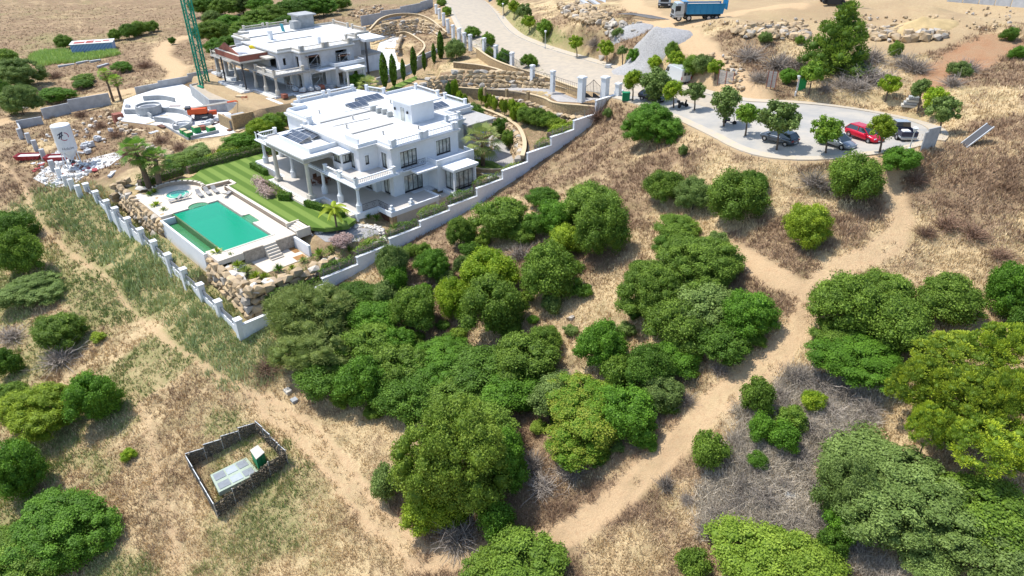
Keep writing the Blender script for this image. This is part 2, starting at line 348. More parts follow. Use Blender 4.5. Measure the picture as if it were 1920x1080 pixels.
big = NT(.13, 6, .6, .4, .6); fine = NT(2.2, 12, .8, .36, .64); fine2 = NT(11, 8, .8, .36, .64); mid = NT(.35, 8, .7, .38, .62)
straw = MX(fine, (.56, .425, .235), (.34, .245, .13)); straw = MX(MUL(fine2, .5), straw, (.68, .54, .32))
brown = MX(fine, (.29, .195, .12), (.14, .095, .06)); c = MX(ADDN(AT('brown'), mid, .7), straw, brown)
green = MX(fine, (.24, .24, .09), (.34, .28, .14)); green = MX(MUL(fine2, .6), green, (.13, .17, .05)); c = MX(ADDN(AT('green'), mid, .5), c, green)
grey = MX(fine2, (.36, .30, .23), (.22, .18, .14)); c = MX(MUL(AT('grey'), .75), c, grey)
ea = MX(fine, (.42, .31, .18), (.31, .22, .125)); ea = MX(MUL(mid, .8), ea, (.36, .26, .16)); ea = MX(MUL(fine2, .4), ea, (.56, .44, .27)); ea = MX(MUL(big, .7), ea, (.33, .235, .14)); ea = MX(MUL(mid, .35), ea, (.50, .38, .20)); c = MX(ADDN(AT('earth'), fine, .3), c, ea)
tr = MX(fine2, (.59, .425, .25), (.44, .30, .17)); c = MX(ADDN(AT('track'), fine, .35), c, tr)
rd = MX(fine2, (.40, .20, .10), (.27, .15, .085)); rd = MX(MUL(mid, .6), rd, (.36, .25, .15)); c = MX(ADDN(AT('red'), fine, .8), c, rd)
l.new(c, b.inputs['Base Color'])
t2 = n.new('ShaderNodeTexNoise'); t2.inputs['Scale'].default_value = 5; t2.inputs['Detail'].default_value = 8; t2.inputs['Roughness'].default_value = .7
l.new(geo.outputs['Position'], t2.inputs['Vector'])
bp = n.new('ShaderNodeBump'); bp.inputs['Strength'].default_value = .8; bp.inputs['Distance'].default_value = .25; l.new(t2.outputs[0], bp.inputs['Height']); l.new(bp.outputs[0], b.inputs['Normal'])
GROUND = M
ATT = {'track': A_tr, 'earth': earth, 'red': A_red, 'green': A_gr, 'brown': A_br, 'grey': A_gy}
nx, ny = len(GX), len(GY)
idx = np.arange(nx*ny).reshape(nx, ny)
quads = np.stack([idx[:-1, :-1], idx[1:, :-1], idx[1:, 1:], idx[:-1, 1:]], -1)
V = np.stack([XX, YY, ZZ], -1).reshape(-1, 3)
def ground_part(name, mask):
    q = quads[mask]
    if len(q) == 0: return
    u, inv = np.unique(q.ravel(), return_inverse=True)
    me = npmesh(name, V[u], inv.reshape(-1, 4), GROUND, nsides=4, smooth=True)
    for k, A in ATT.items():
        a = me.attributes.new(k, 'FLOAT', 'POINT'); a.data.foreach_set('value', A.ravel()[u].astype(np.float32))
    o = bpy.data.objects.new(name, me); COL.objects.link(o); o['kind'] = 'structure'; return o
def trackmask(Ls, w):
    d = np.full(XX.shape, 99.)
    for L in Ls: d = np.minimum(d, ldist(L, XX, YY))
    return gmask((d < w).astype(float))
mt = trackmask([T_MAIN, T_BR], 1.6) | trackmask([T_PATH, T_LEFT], .8); mr = (trackmask([T_SITE, T_SITE2, T_BACK], 2.6)) & ~mt
me_ = gmask((earth > .5).astype(float)) & ~mt & ~mr
ground_part('dirt_track', mt); ground_part('dirt_road', mr); ground_part('bare_earth', me_); ground_part('ground', ~(mt | mr | me_))
def drape(name, poly, m, up, step=1.0, kind='structure', parent=None, zf=None, edge=None):
    """sheet laid on the terrain (or at height zf) inside a polygon, with a short skirt"""
    bm = bmesh.new()
    vs = [bm.verts.new((x, y, 0)) for x, y in poly]; f = bm.faces.new(vs)
    bmesh.ops.triangulate(bm, faces=[f])
    if zf is None or callable(zf):
        for it in range(9):
            long = [e for e in bm.edges if e.calc_length() > step]
            if not long: break
            bmesh.ops.subdivide_edges(bm, edges=long, cuts=1); bmesh.ops.triangulate(bm, faces=[f for f in bm.faces if len(f.verts) > 3])
    be = [e for e in bm.edges if e.is_boundary]
    for v in bm.verts:
        v.co.z = (float(gz(v.co.x, v.co.y)) if zf is None else (zf(v.co.x, v.co.y) if callable(zf) else zf))+up
    bmesh.ops.recalc_face_normals(bm, faces=bm.faces)
    if sum(f.normal.z for f in bm.faces) < 0: bmesh.ops.reverse_faces(bm, faces=bm.faces)
    r = bmesh.ops.extrude_edge_only(bm, edges=be)
    for v in [g for g in r['geom'] if isinstance(g, bmesh.types.BMVert)]: v.co.z -= (edge or .3)
    me = bpy.data.meshes.new(name); bm.to_mesh(me); bm.free(); me.materials.append(m)
    o = bpy.data.objects.new(name, me); link(o, parent)
    if kind: o['kind'] = kind
    return o
def tz(x, y): return float(road_z(x, y))
asphalt = mat('asphalt', (.30,.29,.27), .9, var=.18, vs=.25, col2=(.40,.365,.31), bump=.2, bs=30)
pavem = mat('pavement', (.40,.36,.30), .9, col2=(.46,.38,.27), vs=.8, bump=.2)
drape('road', ROAD, asphalt, .06, 2.0, zf=tz, edge=.5)
def offset_strip(L, o0, o1):
    a = []; b_ = []
    for i, p in enumerate(L):
        p0 = Vector(L[max(i-1, 0)]); p1 = Vector(L[min(i+1, len(L)-1)]); d = (p1-p0).normalized(); nn = Vector((-d.y, d.x))
        a.append(tuple(Vector(p)+nn*o0)); b_.append(tuple(Vector(p)+nn*o1))
    return a+b_[::-1]
loop = ROAD_N[6:]+ROAD_F
# kerb stones and pavement round the turning circle and up the road
drape('pavement', offset_strip(ROAD_N[26:], -.05, -1.1), pavem, .13, 2.0, zf=tz, edge=.5)
drape('pavement', offset_strip(ROAD_F, -.05, -1.9), pavem, .13, 2.0, zf=tz, edge=.5)
drape('pavement', offset_strip(ROAD_N[:14], -.05, -1.2), pavem, .13, 2.0, zf=tz, edge=.5)
def inset0(poly):
    c = np.mean(np.array(poly), 0); n_ = len(poly); out = []
    a = sum(poly[i][0]*poly[(i+1) % n_][1]-poly[(i+1) % n_][0]*poly[i][1] for i in range(n_)); sg = 1 if a > 0 else -1
    for i in range(n_):
        d = (Vector(poly[(i+1) % n_])-Vector(poly[i-1])).normalized(); out.append((poly[i][0]-d.y*.25*sg, poly[i][1]+d.x*.25*sg))
    return out
_vf = [q for q in ROAD_F if q[0] < -60]
VERGE = mat('verge turf', (.16,.21,.05), .95, col2=(.36,.31,.15), vs=.6, bump=.5)
drape('grass_verge', offset_strip(_vf, -1.15, -3.6), VERGE, .1, 1.5, zf=tz, edge=.5)
SANDY = mat('sand on the asphalt', (.41,.345,.26), .95, col2=(.34,.295,.235), vs=.9)
TOPR = [q for q in ROAD if q[0] < -64]; k_ = [q for q in ROAD_N if q[0] < -64]+[(-52,86),(-46,84),(-43,88)]+[q for q in ROAD_F if q[0] < -48]
drape('dusty_road', inset0(k_), SANDY, .075, 2.5, zf=tz, edge=.01)
# ---------------------------------------------------------------- architecture materials
WHITE = mat('white render', (.67,.685,.70), .7, var=.05, vs=1.2, bump=.1, bs=12)
WHITE2 = mat('white roof coating', (.62,.62,.61), .8, col2=(.53,.525,.505), vs=.45, bump=.1, bs=9)
PAINTW = mat('white painted blockwork', (.76,.785,.82), .75, var=.08, vs=2.5, bump=.5, bs=5)
CREAM = mat('cream plaster', (.52,.48,.41), .8, var=.1, vs=2)
STONEG = mat('grey cast stone', (.40,.385,.36), .85, var=.15, vs=3)
BLACKF = mat('black window frame', (.03,.03,.032), .4)
GLASS = mat('window glass', (.50,.51,.47), .08, spec=.8, col2=(.16,.18,.17), vs=.6)
IRON = mat('black wrought iron', (.03,.03,.035), .5)
DECKM = mat('travertine paving', (.56,.50,.42), .8, var=.08, vs=1.5, col2=(.60,.53,.43), bump=.1)
TILEF = mat('porch floor tile', (.50,.46,.41), .5, var=.05, vs=1)
CLAD = mat('ochre stone cladding', (.42,.30,.155), .9, col2=(.24,.17,.10), vs=3.5, bump=.9, bs=5)
CLADT = mat('sand coping', (.55,.43,.27), .9, var=.1)
CONC = mat('raw concrete', (.36,.37,.37), .9, var=.22, vs=1.2, bump=.3, bs=6)
BLOCK = mat('bare grey blockwork', (.42,.43,.44), .9, col2=(.34,.35,.36), vs=1, bump=.4, bs=4)
BRICKM = mat('red brick facing', (.30,.11,.075), .9, var=.3, vs=6, bump=.5, bs=14)
STEEL = mat('dark steel post', (.06,.06,.065), .5)
ALU = mat('galvanised tube', (.55,.57,.58), .45, metal=.4)
WOOD = mat('brown wicker', (.13,.06,.035), .7)
PANELM = mat('solar cell', (.045,.055,.075), .25, spec=.6, var=.2, vs=1)
PFRAME = mat('panel frame', (.45,.47,.5), .4, metal=.5)
def prot(p0, p1):
    d = Vector((p1[0]-p0[0], p1[1]-p0[1])); L = d.length; return math.atan2(d.y, d.x), L
def LM(p0, p1, z=0):
    a, L = prot(p0, p1); return Matrix.Translation((p0[0], p0[1], z)) @ Matrix.Rotation(a, 4, 'Z'), L
def wall(parent, p0, p1, z0, z1, ops, m, t=.3, name='wall'):
    """ops: (u0,u1,zb,zt); wall body lies to the LEFT of p0->p1 (inside)"""
    Mx, L = LM(p0, p1); mb = MB(); us = sorted({0, L, *[o[0] for o in ops], *[o[1] for o in ops]})
    for a, b_ in zip(us[:-1], us[1:]):
        if a == 0: a = .004
        if b_ == L: b_ = L-.004
        o = [q for q in ops if q[0] <= a+5e-3 and q[1] >= b_-5e-3]
        if not o: mb.box(a, b_, 0, t, z0, z1, Mx)
        else:
            if o[0][2] > z0+.01: mb.box(a, b_, 0, t, z0, o[0][2], Mx)
            if o[0][3] < z1-.01: mb.box(a, b_, 0, t, o[0][3], z1, Mx)
    return mb.build(name, m, parent)
def window(parent, p0, p1, u0, u1, zb, zt, n=4, arch=False, surround=True, name='window', curtain=True):
    Mx, L = LM(p0, p1); mb = MB(); fw = .12
    for i in range(n+1):
        u = u0+(u1-u0)*i/n; mb.box(max(u-fw/2, u0), min(u+fw/2, u1), .08, .15, zb, zt, Mx)
    for z in (zb, zt-fw): mb.box(u0, u1, .079, .151, z, z+fw*(2 if z == zb else 1), Mx)
    w = mb.build(name, BLACKF, parent)
    if surround:
        s = MB(); e = .16
        s.box(u0-e, u0, -.05, .05, zb, zt+e, Mx).box(u1, u1+e, -.05, .05, zb, zt+e, Mx).box(u0, u1, -.05, .05, zt, zt+e, Mx)
        s.build('frame', WHITE, w)
    for i in range(n):
        a = u0+(u1-u0)*i/n+fw/2; b_ = u0+(u1-u0)*(i+1)/n-fw/2
        MB().box(a, b_, .105, .125, zb+fw, zt-fw, Mx).build('pane', GLASS, w)
    return w
def balustrade(parent, a, b_, z, m=WHITE, h=.8, pier=True, sp=.27, rough=False):
    Mx, L = LM(a, b_, z); mb = MB(); mb.box(0, L, -.11, .11, 0, .12, Mx).box(0, L, -.12, .12, h-.12, h, Mx)
    o = mb.build('balustrade', m, parent); s = MB(); nn = max(2, int(L/sp))
    for i in range(nn):
        u = (i+.5)*L/nn; s.lathe((u, 0), [(.03, .12), (.055, .3), (.025, h-.25), (.045, h-.12)], 5, Mx, caps=False)
    s.build('balusters', m, o, kind='stuff')
    if pier:
        for u in (0, L): MB().box(u-.2, u+.2, -.2, .2, 0, h+.1, Mx).box(u-.25, u+.25, -.25, .25, h+.1, h+.2, Mx).build('pier', m, o)
    return o
def railing(parent, a, b_, z, h=.9, name='iron_railing', scroll=True):
    Mx, L = LM(a, b_, z); mb = MB(); mb.box(0, L, -.02, .02, h-.04, h, Mx).box(0, L, -.02, .02, .06, .1, Mx)
    nn = max(2, int(L/.14))
    for i in range(nn+1): mb.box(i*L/nn-.01, i*L/nn+.01, -.01, .01, 0 if i % 6 == 0 else .1, h, Mx)
    if scroll:
        for k in range(max(1, int(L/.8))):
            c = (k+.5)*L/max(1, int(L/.8)); pp = [Mx @ Vector((c+.25*math.cos(t)*(1-t/12), -.03, h*.5+.3*math.sin(t)*(1-t/12))) for t in np.linspace(0, 7, 14)]
            mb.tube(pp, .018, 4)
    return mb.build(name, IRON, parent)
def inset(poly, d):
    n_ = len(poly); a = sum(poly[i][0]*poly[(i+1) % n_][1]-poly[(i+1) % n_][0]*poly[i][1] for i in range(n_)); sg = 1 if a > 0 else -1; out = []
    for i in range(n_):
        p0, p1, p2 = Vector(poly[i-1]), Vector(poly[i]), Vector(poly[(i+1) % n_]); d1 = (p1-p0).normalized(); d2 = (p2-p1).normalized()
        n1 = Vector((-d1.y, d1.x))*sg; n2 = Vector((-d2.y, d2.x))*sg; k = (n1+n2); kk = 1+n1.dot(n2); out.append(tuple(p1+k*(d/max(kk, .2))))
    return out
def ringwall(poly, w, z0, z1, name, m, parent, edges=None):
    inn = inset(poly, w); n_ = len(poly); o = None
    for i in range(n_):
        if edges is not None and i not in edges: continue
        j = (i+1) % n_; o = MB().prism([poly[i], poly[j], inn[j], inn[i]], z0, z1).build(name, m, parent)
    return o
def solar(x, y, z, w, d, rz, nx_, ny_, label, tilt=.2, group='solar panel arrays on the villa roof'):
    t = empty('solar_array', (x, y, z), label, 'solar panels', group, rz)
    Mx = Matrix.Rotation(tilt, 4, 'X')
    MB().box(-w/2, w/2, -d/2, -d/2+.06, -.0, .1).box(-w/2, w/2, d/2-.06, d/2, 0, .1+d*tilt).build('rack', ALU, t)
    for i in range(nx_):
        for j in range(ny_):
            x0 = -w/2+w*i/nx_; y0 = -d/2+d*j/ny_; mz = .12+d/2*tilt
            p = MB().box(x0+.02, x0+w/nx_-.02, y0+.02, y0+d/ny_-.02, mz, mz+.03, Mx).build('panel', PFRAME, t)
            MB().box(x0+.05, x0+w/nx_-.05, y0+.05, y0+d/ny_-.05, mz+.031, mz+.037, Mx).build('cell_sheet', PANELM, p)
    return t
# villa footprint, local to its front corner (x back into the slope is negative, y to the right)
UP = [(-3.9,3.4),(-3.9,6.4),(-.8,6.4),(-.8,18.1),(-4.1,18.1),(-4.1,22),(-8,22),(-8,27),(-23,27.4),(-23,21.6),(-29,19.8),(-29,8.1),(-25.2,8.1),(-25.2,4.8),(-18,4.8),(-18,3.4)]
def villa(X0, Y0, Z0, done, label):
    name = 'villa' if done else 'unfinished_villa'
    H = empty(name, (X0, Y0, Z0), label, 'house')
    Wm = WHITE if done else mat('grey primer render', (.50,.52,.55), .85, col2=(.62,.64,.66), vs=.6, bump=.2)
    Wg = WHITE if done else mat('grey stone blocks', (.42,.42,.43), .9, col2=(.50,.51,.53), vs=.8, bump=.3)
    Rf = WHITE2; floor = TILEF if done else CONC
    # plinth and porch floors
    def part(nm, mb, m, par=H, **k): return mb.build(nm, m, par, **k)
    part('plinth', MB().box(-27.5,.3,-.5,5.2,-1.1,-.02).box(-18.9,-7.6,-2.9,-.5,-1.1,-.02).box(.3,3.3,3.0,10.9,-.32,-.02).box(-22,.3,5.2,17,-1.1,-.03), WHITE)
    part('porch_floor', MB().box(-27.2,.1,-.3,5.2,-.02,.0).box(-18.6,-7.9,-2.6,-.3,-.02,.0).box(.1,3.1,3.2,10.7,-.02,.0).box(-5,.1,5.2,9,-.02,.0), floor)
    part('step', MB().box(-14.5,-7.6,-3.5,-2.9,-1.1,-.2).box(-7.6,-.2,-1.1,-.5,-1.1,-.2), DECKM)
    # ground storey walls
    G = [(-3.9,5.2),(-3.9,6.4),(-.8,6.4),(-.8,12.3)]
    dw = .12
    front = [(-27,5.6),(-18,5.6),(-12,5.2),(-3.9,5.2)]
    def seg(p0, p1, z0, z1, ops, wins=True, m=Wm, n=4):
        wall(H, p0, p1, z0, z1, [(o[0], o[1], o[2], o[3]) for o in ops], m)
        if done and wins:
            for o in ops: window(H, p0, p1, o[0], o[1], o[2], o[3], o[4] if len(o) > 4 else n)
    seg((-26.5,5.6), (-12,5.6), 0, 3.2, [(1.5,4,0,2.4),(6,9,0,2.4),(10.5,13,0,2.4)])
    seg((-12,5.6), (-3.9,5.6), 0, 3.2, [(1,3,.9,2.3,2),(4.5,7.2,0,2.4)])
    seg((-3.9,5.6), (-3.9,6.4), 0, 3.2, [])
    seg((-3.9,6.4), (-.8,6.4), 0, 3.2, [(.8,2.2,0,2.4,2)])
    seg((-.8,6.4), (-.8,12.3), 0, 3.2, [(1.7,4.9,0,2.5,4)])
    seg((-.8,12.3), (1.4,12.3), 0, 3.2, [])
    seg((1.4,12.3), (1.4,19.1), -.3, 3.2, [(.5,1.6,.0,2.4,2)] if not done else [])
    seg((-.8,10.2), (-.8,12.3), 0, 3.2, []) if False else None
    seg((1.4,19.1), (-4,19.1), 0, 3.2, [])
    seg((-4,19.1), (-4,27), 0, 3.2, [])
    # upper storey
    U = UP; n_ = len(U); zo = 3.6; zt = 6.7
    ops = {0: [(.9,1.5,4.3,5.6,1)], 1: [(.9,2.1,3.7,5.9,2)], 2: [(1.4,4.2,3.65,6.0,4),(7.6,10.2,3.9,6.1,4)], 15: [(10,13,3.7,5.9,3)], 14: [(1,3,4,5.8,2)]}
    for i in range(n_):
        p0, p1 = U[i], U[(i+1) % n_]
        seg(p0, p1, zo, zt, ops.get(i, []), m=Wg)
    # bay window over the balcony
    (part('bay_wall', MB().box(-8.1,-5.9,1.9,3.4,zo,zo+.9), WHITE), part('bay_lintel', MB().box(-8.1,-5.9,1.9,3.4,zo+2.1,zo+2.3), WHITE)) if done else part('awning_slab', MB().box(-9.5,-5,1.6,3.4,zo+2.0,zo+2.25), CREAM)
    if done:
        part('bay_roof', MB().box(-8.5,-5.6,1.5,3.4,zo+2.3,zo+2.45), WHITE)
        window(H, (-8.1,1.9), (-5.9,1.9), .15, 2.05, zo+.9, zo+2.1, 3, surround=False); window(H, (-5.9,1.9), (-5.9,3.4), .15, 1.3, zo+.9, zo+2.1, 2, surround=False)
        for q in ((-8.0,2.0),(-6.0,2.0)): part('mullion', MB().box(q[0]-.1,q[0]+.1,q[1]-.1,q[1]+.1,zo+.9,zo+2.1), WHITE)
    # first floor slab with balcony
    S = [(0,0),(0,6.9),(-.2,6.9),(-.2,12.3),(1.4,12.3),(1.4,19.1),(-4,19.1),(-4,27),(-27,27),(-27,0)]
    part('floor_slab', MB().prism(S, 3.22, 3.6), WHITE if done else STONEG)
    part('slab_cornice', MB().box(-27.15,.15,-.15,0,3.3,3.45).box(0,.15,0,6.9,3.3,3.45), WHITE if done else STONEG)
    part('balcony_floor', MB().box(-26.8,-.3,.3,3.3,3.6,3.63).box(-3.7,-.3,3.3,6.2,3.6,3.63), TILEF if done else WHITE2)
    for a, b_ in (((-7.5,.25),(-4.2,.25)),((-3.8,.25),(-.3,.25)),((-.25,.3),(-.25,6.2)),((-26.8,.25),(-24,.25)),((-26.8,.3),(-26.8,3.2))): balustrade(H, a, b_, 3.6, WHITE if done else CREAM)
    # side room terrace and glazed porch box
    ringwall([(1.4,12.3),(1.4,19.1),(-.8,19.1),(-.8,12.3)], .2, 3.6, 4.2, 'terrace_parapet', WHITE, H, edges=(0, 1, 3))
    part('terrace_ledge', MB().box(-.8,1.6,8.8,12.3,3.22,3.45), WHITE)
    PB = [(1.4,13.2),(3.9,13.2),(3.9,17.2),(1.4,17.2)]
    part('porch_roof', MB().box(1.2,4.15,12.9,17.5,3.15,3.4).box(1.2,4.0,13.05,17.35,2.9,3.15), WHITE)
    part('porch_base', MB().box(1.4,4.1,13.0,17.4,-.5,0), WHITE)
    for q in ((3.75,13.35),(3.75,17.05)): part('porch_pillar', MB().box(q[0]-.15,q[0]+.15,q[1]-.15,q[1]+.15,0,2.9), WHITE)
    if done:
        window(H, (3.6,13.5), (3.6,16.9), 0, 3.4, 0, 2.7, 4, surround=False); window(H, (1.5,13.5), (3.6,13.5), .1, 2.0, 0, 2.7, 2, surround=False)
        railing(H, (3.95,13.3), (3.95,17.1), 0, .8); railing(H, (.0,7.6), (.0,11.4), 3.62, .95); part('window_ledge', MB().box(-.8,.15,7.5,11.5,3.5,3.62), WHITE)
    # porch columns
    for x, y in ((-.25,.35),(-4.7,.35),(-8.7,.35),(-17.2,.35),(-25.6,.35),(-26.6,3.5)):
        part('column', MB().lathe((x, y), [(.42,0),(.42,.9),(.34,1.0),(.23,1.3),(.2,2.9),(.33,3.1),(.33,3.22)], 10), WHITE if done else CREAM)
    # tall portico
    PX0, PX1, PY0 = -18.3, -7.9, -2.45
    if done:
        for x in (-8.6,-17.6): part('portico_column', MB().box(x-.45,x+.45,-2.3,-1.4,0,.5).lathe((x,-1.85), [(.38,.5),(.30,.8),(.26,4.7),(.42,5.0),(.42,5.2)], 12), CREAM)
        part('portico_entablature', MB().prism([(PX0,PY0),(PX1,PY0),(PX1,3.4),(PX0,3.4)], 5.2, 5.75), STONEG)
        part('portico_roof', MB().box(PX0-.25,PX1+.25,PY0-.25,4.6,5.75,5.95), WHITE2)
        ringwall([(PX0+1.2,PY0+1.5),(PX1-1.0,PY0+1.5),(PX1-1.0,4.8),(PX0+1.2,4.8)], .2, 5.95, 6.6, 'portico_parapet', WHITE, H, edges=(0, 1, 3))
        part('portico_ceiling_beam', MB().box(PX1-.3,PX1-.02,3.0,3.4,3.6,5.2), WHITE)
    else:
        for x in (-8.6,-17.6): part('steel_post', MB().box(x-.13,x+.13,-2.0,-1.75,-1.0,5.0), STEEL)
        for x in (-25.6,-21.5): part('concrete_post', MB().box(x-.3,x+.3,.1,.7,0,3.2), CONC)
        part('portico_slab', MB().prism([(PX0,PY0),(PX1,PY0),(PX1,3.4),(PX0,3.4)], 5.0, 5.35), CREAM)
        ringwall([(PX0,PY0),(PX1,PY0),(PX1,5),(PX0,5)], .25, 5.35, 6.35, 'brick_parapet', BRICKM, H, edges=(0, 1, 3))
        ringwall([(PX0,PY0),(PX1,PY0),(PX1,5),(PX0,5)], .45, 6.35, 6.42, 'parapet_capping', CREAM, H, edges=(0, 1, 3))
        part('brick_gable', MB().prism([(PX0+.5,PY0+.55),(PX1-2.5,PY0+.55),(PX1-2.5,PY0+.8),((PX0+PX1-2)/2,PY0+.8),(PX0+.5,PY0+.8)], 5.4, 6.5).add([(PX0+.5,PY0+.54,6.4),(PX1-1.5,PY0+.54,6.4),((PX0*1.3+PX1*.7)/2,PY0+.54,7.9),(PX0+.5,PY0+.8,6.4),(PX1-1.5,PY0+.8,6.4),((PX0*1.3+PX1*.7)/2,PY0+.8,7.9)],[(0,1,2),(5,4,3),(0,2,5,3),(1,4,5,2)]), BRICKM)
        part('portico_roof', MB().prism([(PX0+.3,PY0+.3),(PX1-.3,PY0+.3),(PX1-.3,5),(PX0+.3,5)], 5.35, lambda x, y: 5.7+.12*(y+2)), WHITE2)
    # roof
    RO = inset(UP, -.3)
    part('roof', MB().prism(RO, 6.7, 6.95), Rf)
    part('cornice', MB().prism(inset(UP, -.14), 6.45, 6.7), WHITE if done else STONEG)
    ringwall(inset(UP, .02), .2, 6.95, 7.35, 'parapet', WHITE if done else CREAM, H, edges=(0, 1, 3, 5, 6, 8, 10, 12, 13, 14))
    for a, b_ in (((-1.0,7.2),(-1.0,11.6)),((-1.0,12.6),(-1.0,17.4)),((-28.8,9),(-28.8,13.5)),((-28.8,14.5),(-28.8,19)),((-23.5,21.6),(-27,20.6)),((-9,26.7),(-14,26.8)),((-16,26.9),(-22,27.1)),((-4.4,19),(-4.4,21.4))):
        balustrade(H, a, b_, 6.95, WHITE if done else CREAM, .85)
    for x, y in ((-1,6.8),(-1,12.1),(-1,17.8)): part('roof_pier', MB().box(x-.35,x+.35,y-.3,y+.3,6.95,7.95), WHITE if done else CONC)
    if done:
        part('roof_step', MB().box(-25,-17.5,5,13,6.95,7.0), WHITE); part('roof_kerb', MB().box(-16.8,-16.6,5.5,15,6.95,7.12), STONEG); part('roof_kerb', MB().box(-9.4,-9.1,6,13,6.95,7.1), STONEG)
        part('roof_wall', MB().box(-7.6,-4.6,3.9,4.15,6.95,7.8), WHITE); part('roof_wall', MB().box(-25,-24.8,5,8,6.95,7.6).box(-25,-20,4.9,5.1,6.95,7.5), WHITE)
        for L_ in ([(-20,14,7.05),(-16,14.4,7.05),(-12.6,16,7.05)],[(-24,9,7.03),(-19,11,7.03),(-18.5,17,7.03)],[(-14,6,7.03),(-13.5,12,7.03)]): part('roof_pipe', MB().tube(L_, .05, 5), STONEG)
        for q in ((-21,8),(-15,10),(-12,7),(-18,19),(-6,9),(-4.5,14)): part('roof_vent', MB().cyl(q, .11, 6.95, 7.45, 8).cyl(q, .17, 7.45, 7.52, 8), STONEG)
        for q in ((-3,8.5),(-3.2,15),(-22,12)): part('roof_drain', MB().box(q[0]-.2,q[0]+.2,q[1]-.2,q[1]+.2,6.95,6.965), STEEL)
        st = part('stair_tower', MB().box(-11.4,-7,14.8,18.9,6.95,9.6), WHITE)
        part('tower_roof', MB().box(-12.6,-6.7,14.5,20.2,9.6,9.82), WHITE, st)
        part('tower_door', MB().box(-9.6,-8.8,14.74,14.8,6.95,8.9), GLASS, st)
        for x in (-10.9,-7.9): part('wall_lamp', MB().box(x-.12,x+.12,14.6,14.8,8.3,8.65), BLACKF, st)
        part('rear_portico', MB().box(-8.6,-3.2,22.0,27.3,5.3,5.9).box(-8.9,-2.9,21.8,27.6,5.9,6.1), STONEG)
        part('rear_portico_column', MB().lathe((-3.9,26.3), [(.45,-.8),(.45,0),(.3,.3),(.26,4.7),(.42,5.3)], 10), STONEG)
        part('garage_wall', MB().box(.3,3.1,3.4,10.8,-2.6,-.33), CREAM); part('garage_wall', MB().box(1.6,3.0,10.8,19,-2.6,-.5), CREAM)
        part('terrace_fascia', MB().box(3.1,3.35,2.9,11,-.55,.12).box(.3,3.35,2.75,2.9,-.55,.12).box(.1,3.35,10.85,11.1,-.5,.12), WHITE)
        part('garage_pier', MB().box(2.9,3.2,10.4,10.8,-2.5,-.55), WHITE)
        part('stone_corner', MB().box(2.6,3.3,2.9,3.6,-2.8,-.56), CLAD); part('basement_wall', MB().box(-.3,.25,.2,3.4,-1.9,-.35).box(.25,2.6,3.1,3.3,-2.2,-.35), WOOD)
        for q in ((3.0,3.2),(3.0,6.4)): part('garden_pedestal', MB().box(q[0]-.4,q[0]+.2,q[1]-.3,q[1]+.3,.12,.5).box(q[0]-.25,q[0]+.05,q[1]-.15,q[1]+.15,.5,.9), WHITE)
        railing(H, (.1,.6), (.1,2.9), 0, .95); railing(H, (.15,3.0), (2.4,3.0), .0, .95)
        part('chimney', MB().box(-17.8,-17.2,4,4.6,6.6,8.0).box(-17.9,-17.1,3.9,4.7,8.0,8.15), WHITE)
    else:
        part('stair_tower', MB().box(-26,-22.5,19,22.5,6.95,9.4).box(-23.8,-22,17.2,19,6.95,8.6), CONC); part('tower_roof', MB().box(-26.5,-22,18.5,23,9.4,9.7), CONC)
        part('gable_parapet', MB().prism([(-17,23),(-7,23),(-7,23.4),(-17,23.4)], 6.95, lambda x, y: 6.95+max(0, 1.8-abs(x+12)*.33)), WHITE)
        part('chimney', MB().box(-16,-15,8,8.6,6.95,8.6).box(-16.1,-14.9,7.9,8.7,8.6,8.75), WHITE); part('chimney', MB().box(-5.6,-5,13,13.6,6.95,8.2), WHITE)
        part('roof_curb', MB().box(-20.2,-20,4.5,21,6.95,7.15).box(-12.8,-12.6,6,16,6.95,7.1), CONC)
        part('rear_post', MB().box(-2.2,-1.9,21.8,22.1,0,6.5), STEEL); part('rear_canopy', MB().box(-10,-2,22,26.8,6.4,6.95), WHITE)
    return H
V1 = (-72.1, 43.2, 13.0); villa(*V1, True, 'white finished two storey villa with balustraded roof terraces behind the green pool')
V2 = (-122.6, 59.2, 15.5); villa(*V2, False, 'grey unfinished villa with red brick portico parapet beside the green crane mast')
def vone(x, y, z): return (V1[0]+x, V1[1]+y, V1[2]+z)
def v2(x, y, z): return (V2[0]+x, V2[1]+y, V2[2]+z)
solar(-88.6, 44.2, 18.97, 3.4, 2.0, PI/2, 4, 1, 'front left half of the two solar arrays on the low portico roof') if False else None
solar(-87.5, 43.9, 18.98, 4.6, 2.3, 0, 4, 2, 'solar array nearest the pool on the portico roof', .28)
solar(-88.0, 46.6, 19.1, 5.0, 2.3, 0, 4, 2, 'solar array on the portico roof just behind the front array', .28)
solar(-92.6, 57.6, 19.98, 3.2, 1.8, PI/2, 3, 1, 'small solar array tilted on the main roof beside the rooftop coolers')
solar(-94.2, 61.0, 19.98, 4.4, 1.9, PI/2, 4, 1, 'small solar array nearest the rear roof balustrade')
solar(-83.2, 65.6, 19.98, 4.2, 1.9, PI/2, 4, 1, 'solar array half hidden behind the rooftop stair tower')
cool = mat('grey cooler casing', (.4,.41,.4), .5, metal=.3)
for i, (px, py) in enumerate([(700, 207), (711, 211), (721, 213), (731, 218)]):
    q = P(px, py, 30.0); o = MB().box(-.45,.45,-.2,.2,0,.7).cyl((-.0, 0), .28, .7, .74, 10).build('rooftop_cooler', cool); o.location = (q[0], q[1], 19.98); o.rotation_euler.z = PI/2
    tag(o, ['leftmost rooftop cooler beside the small solar array', 'second rooftop cooler from the solar array', 'third rooftop cooler from the solar array', 'rooftop cooler nearest the stair tower'][i], 'cooler unit', 'rooftop cooler units')
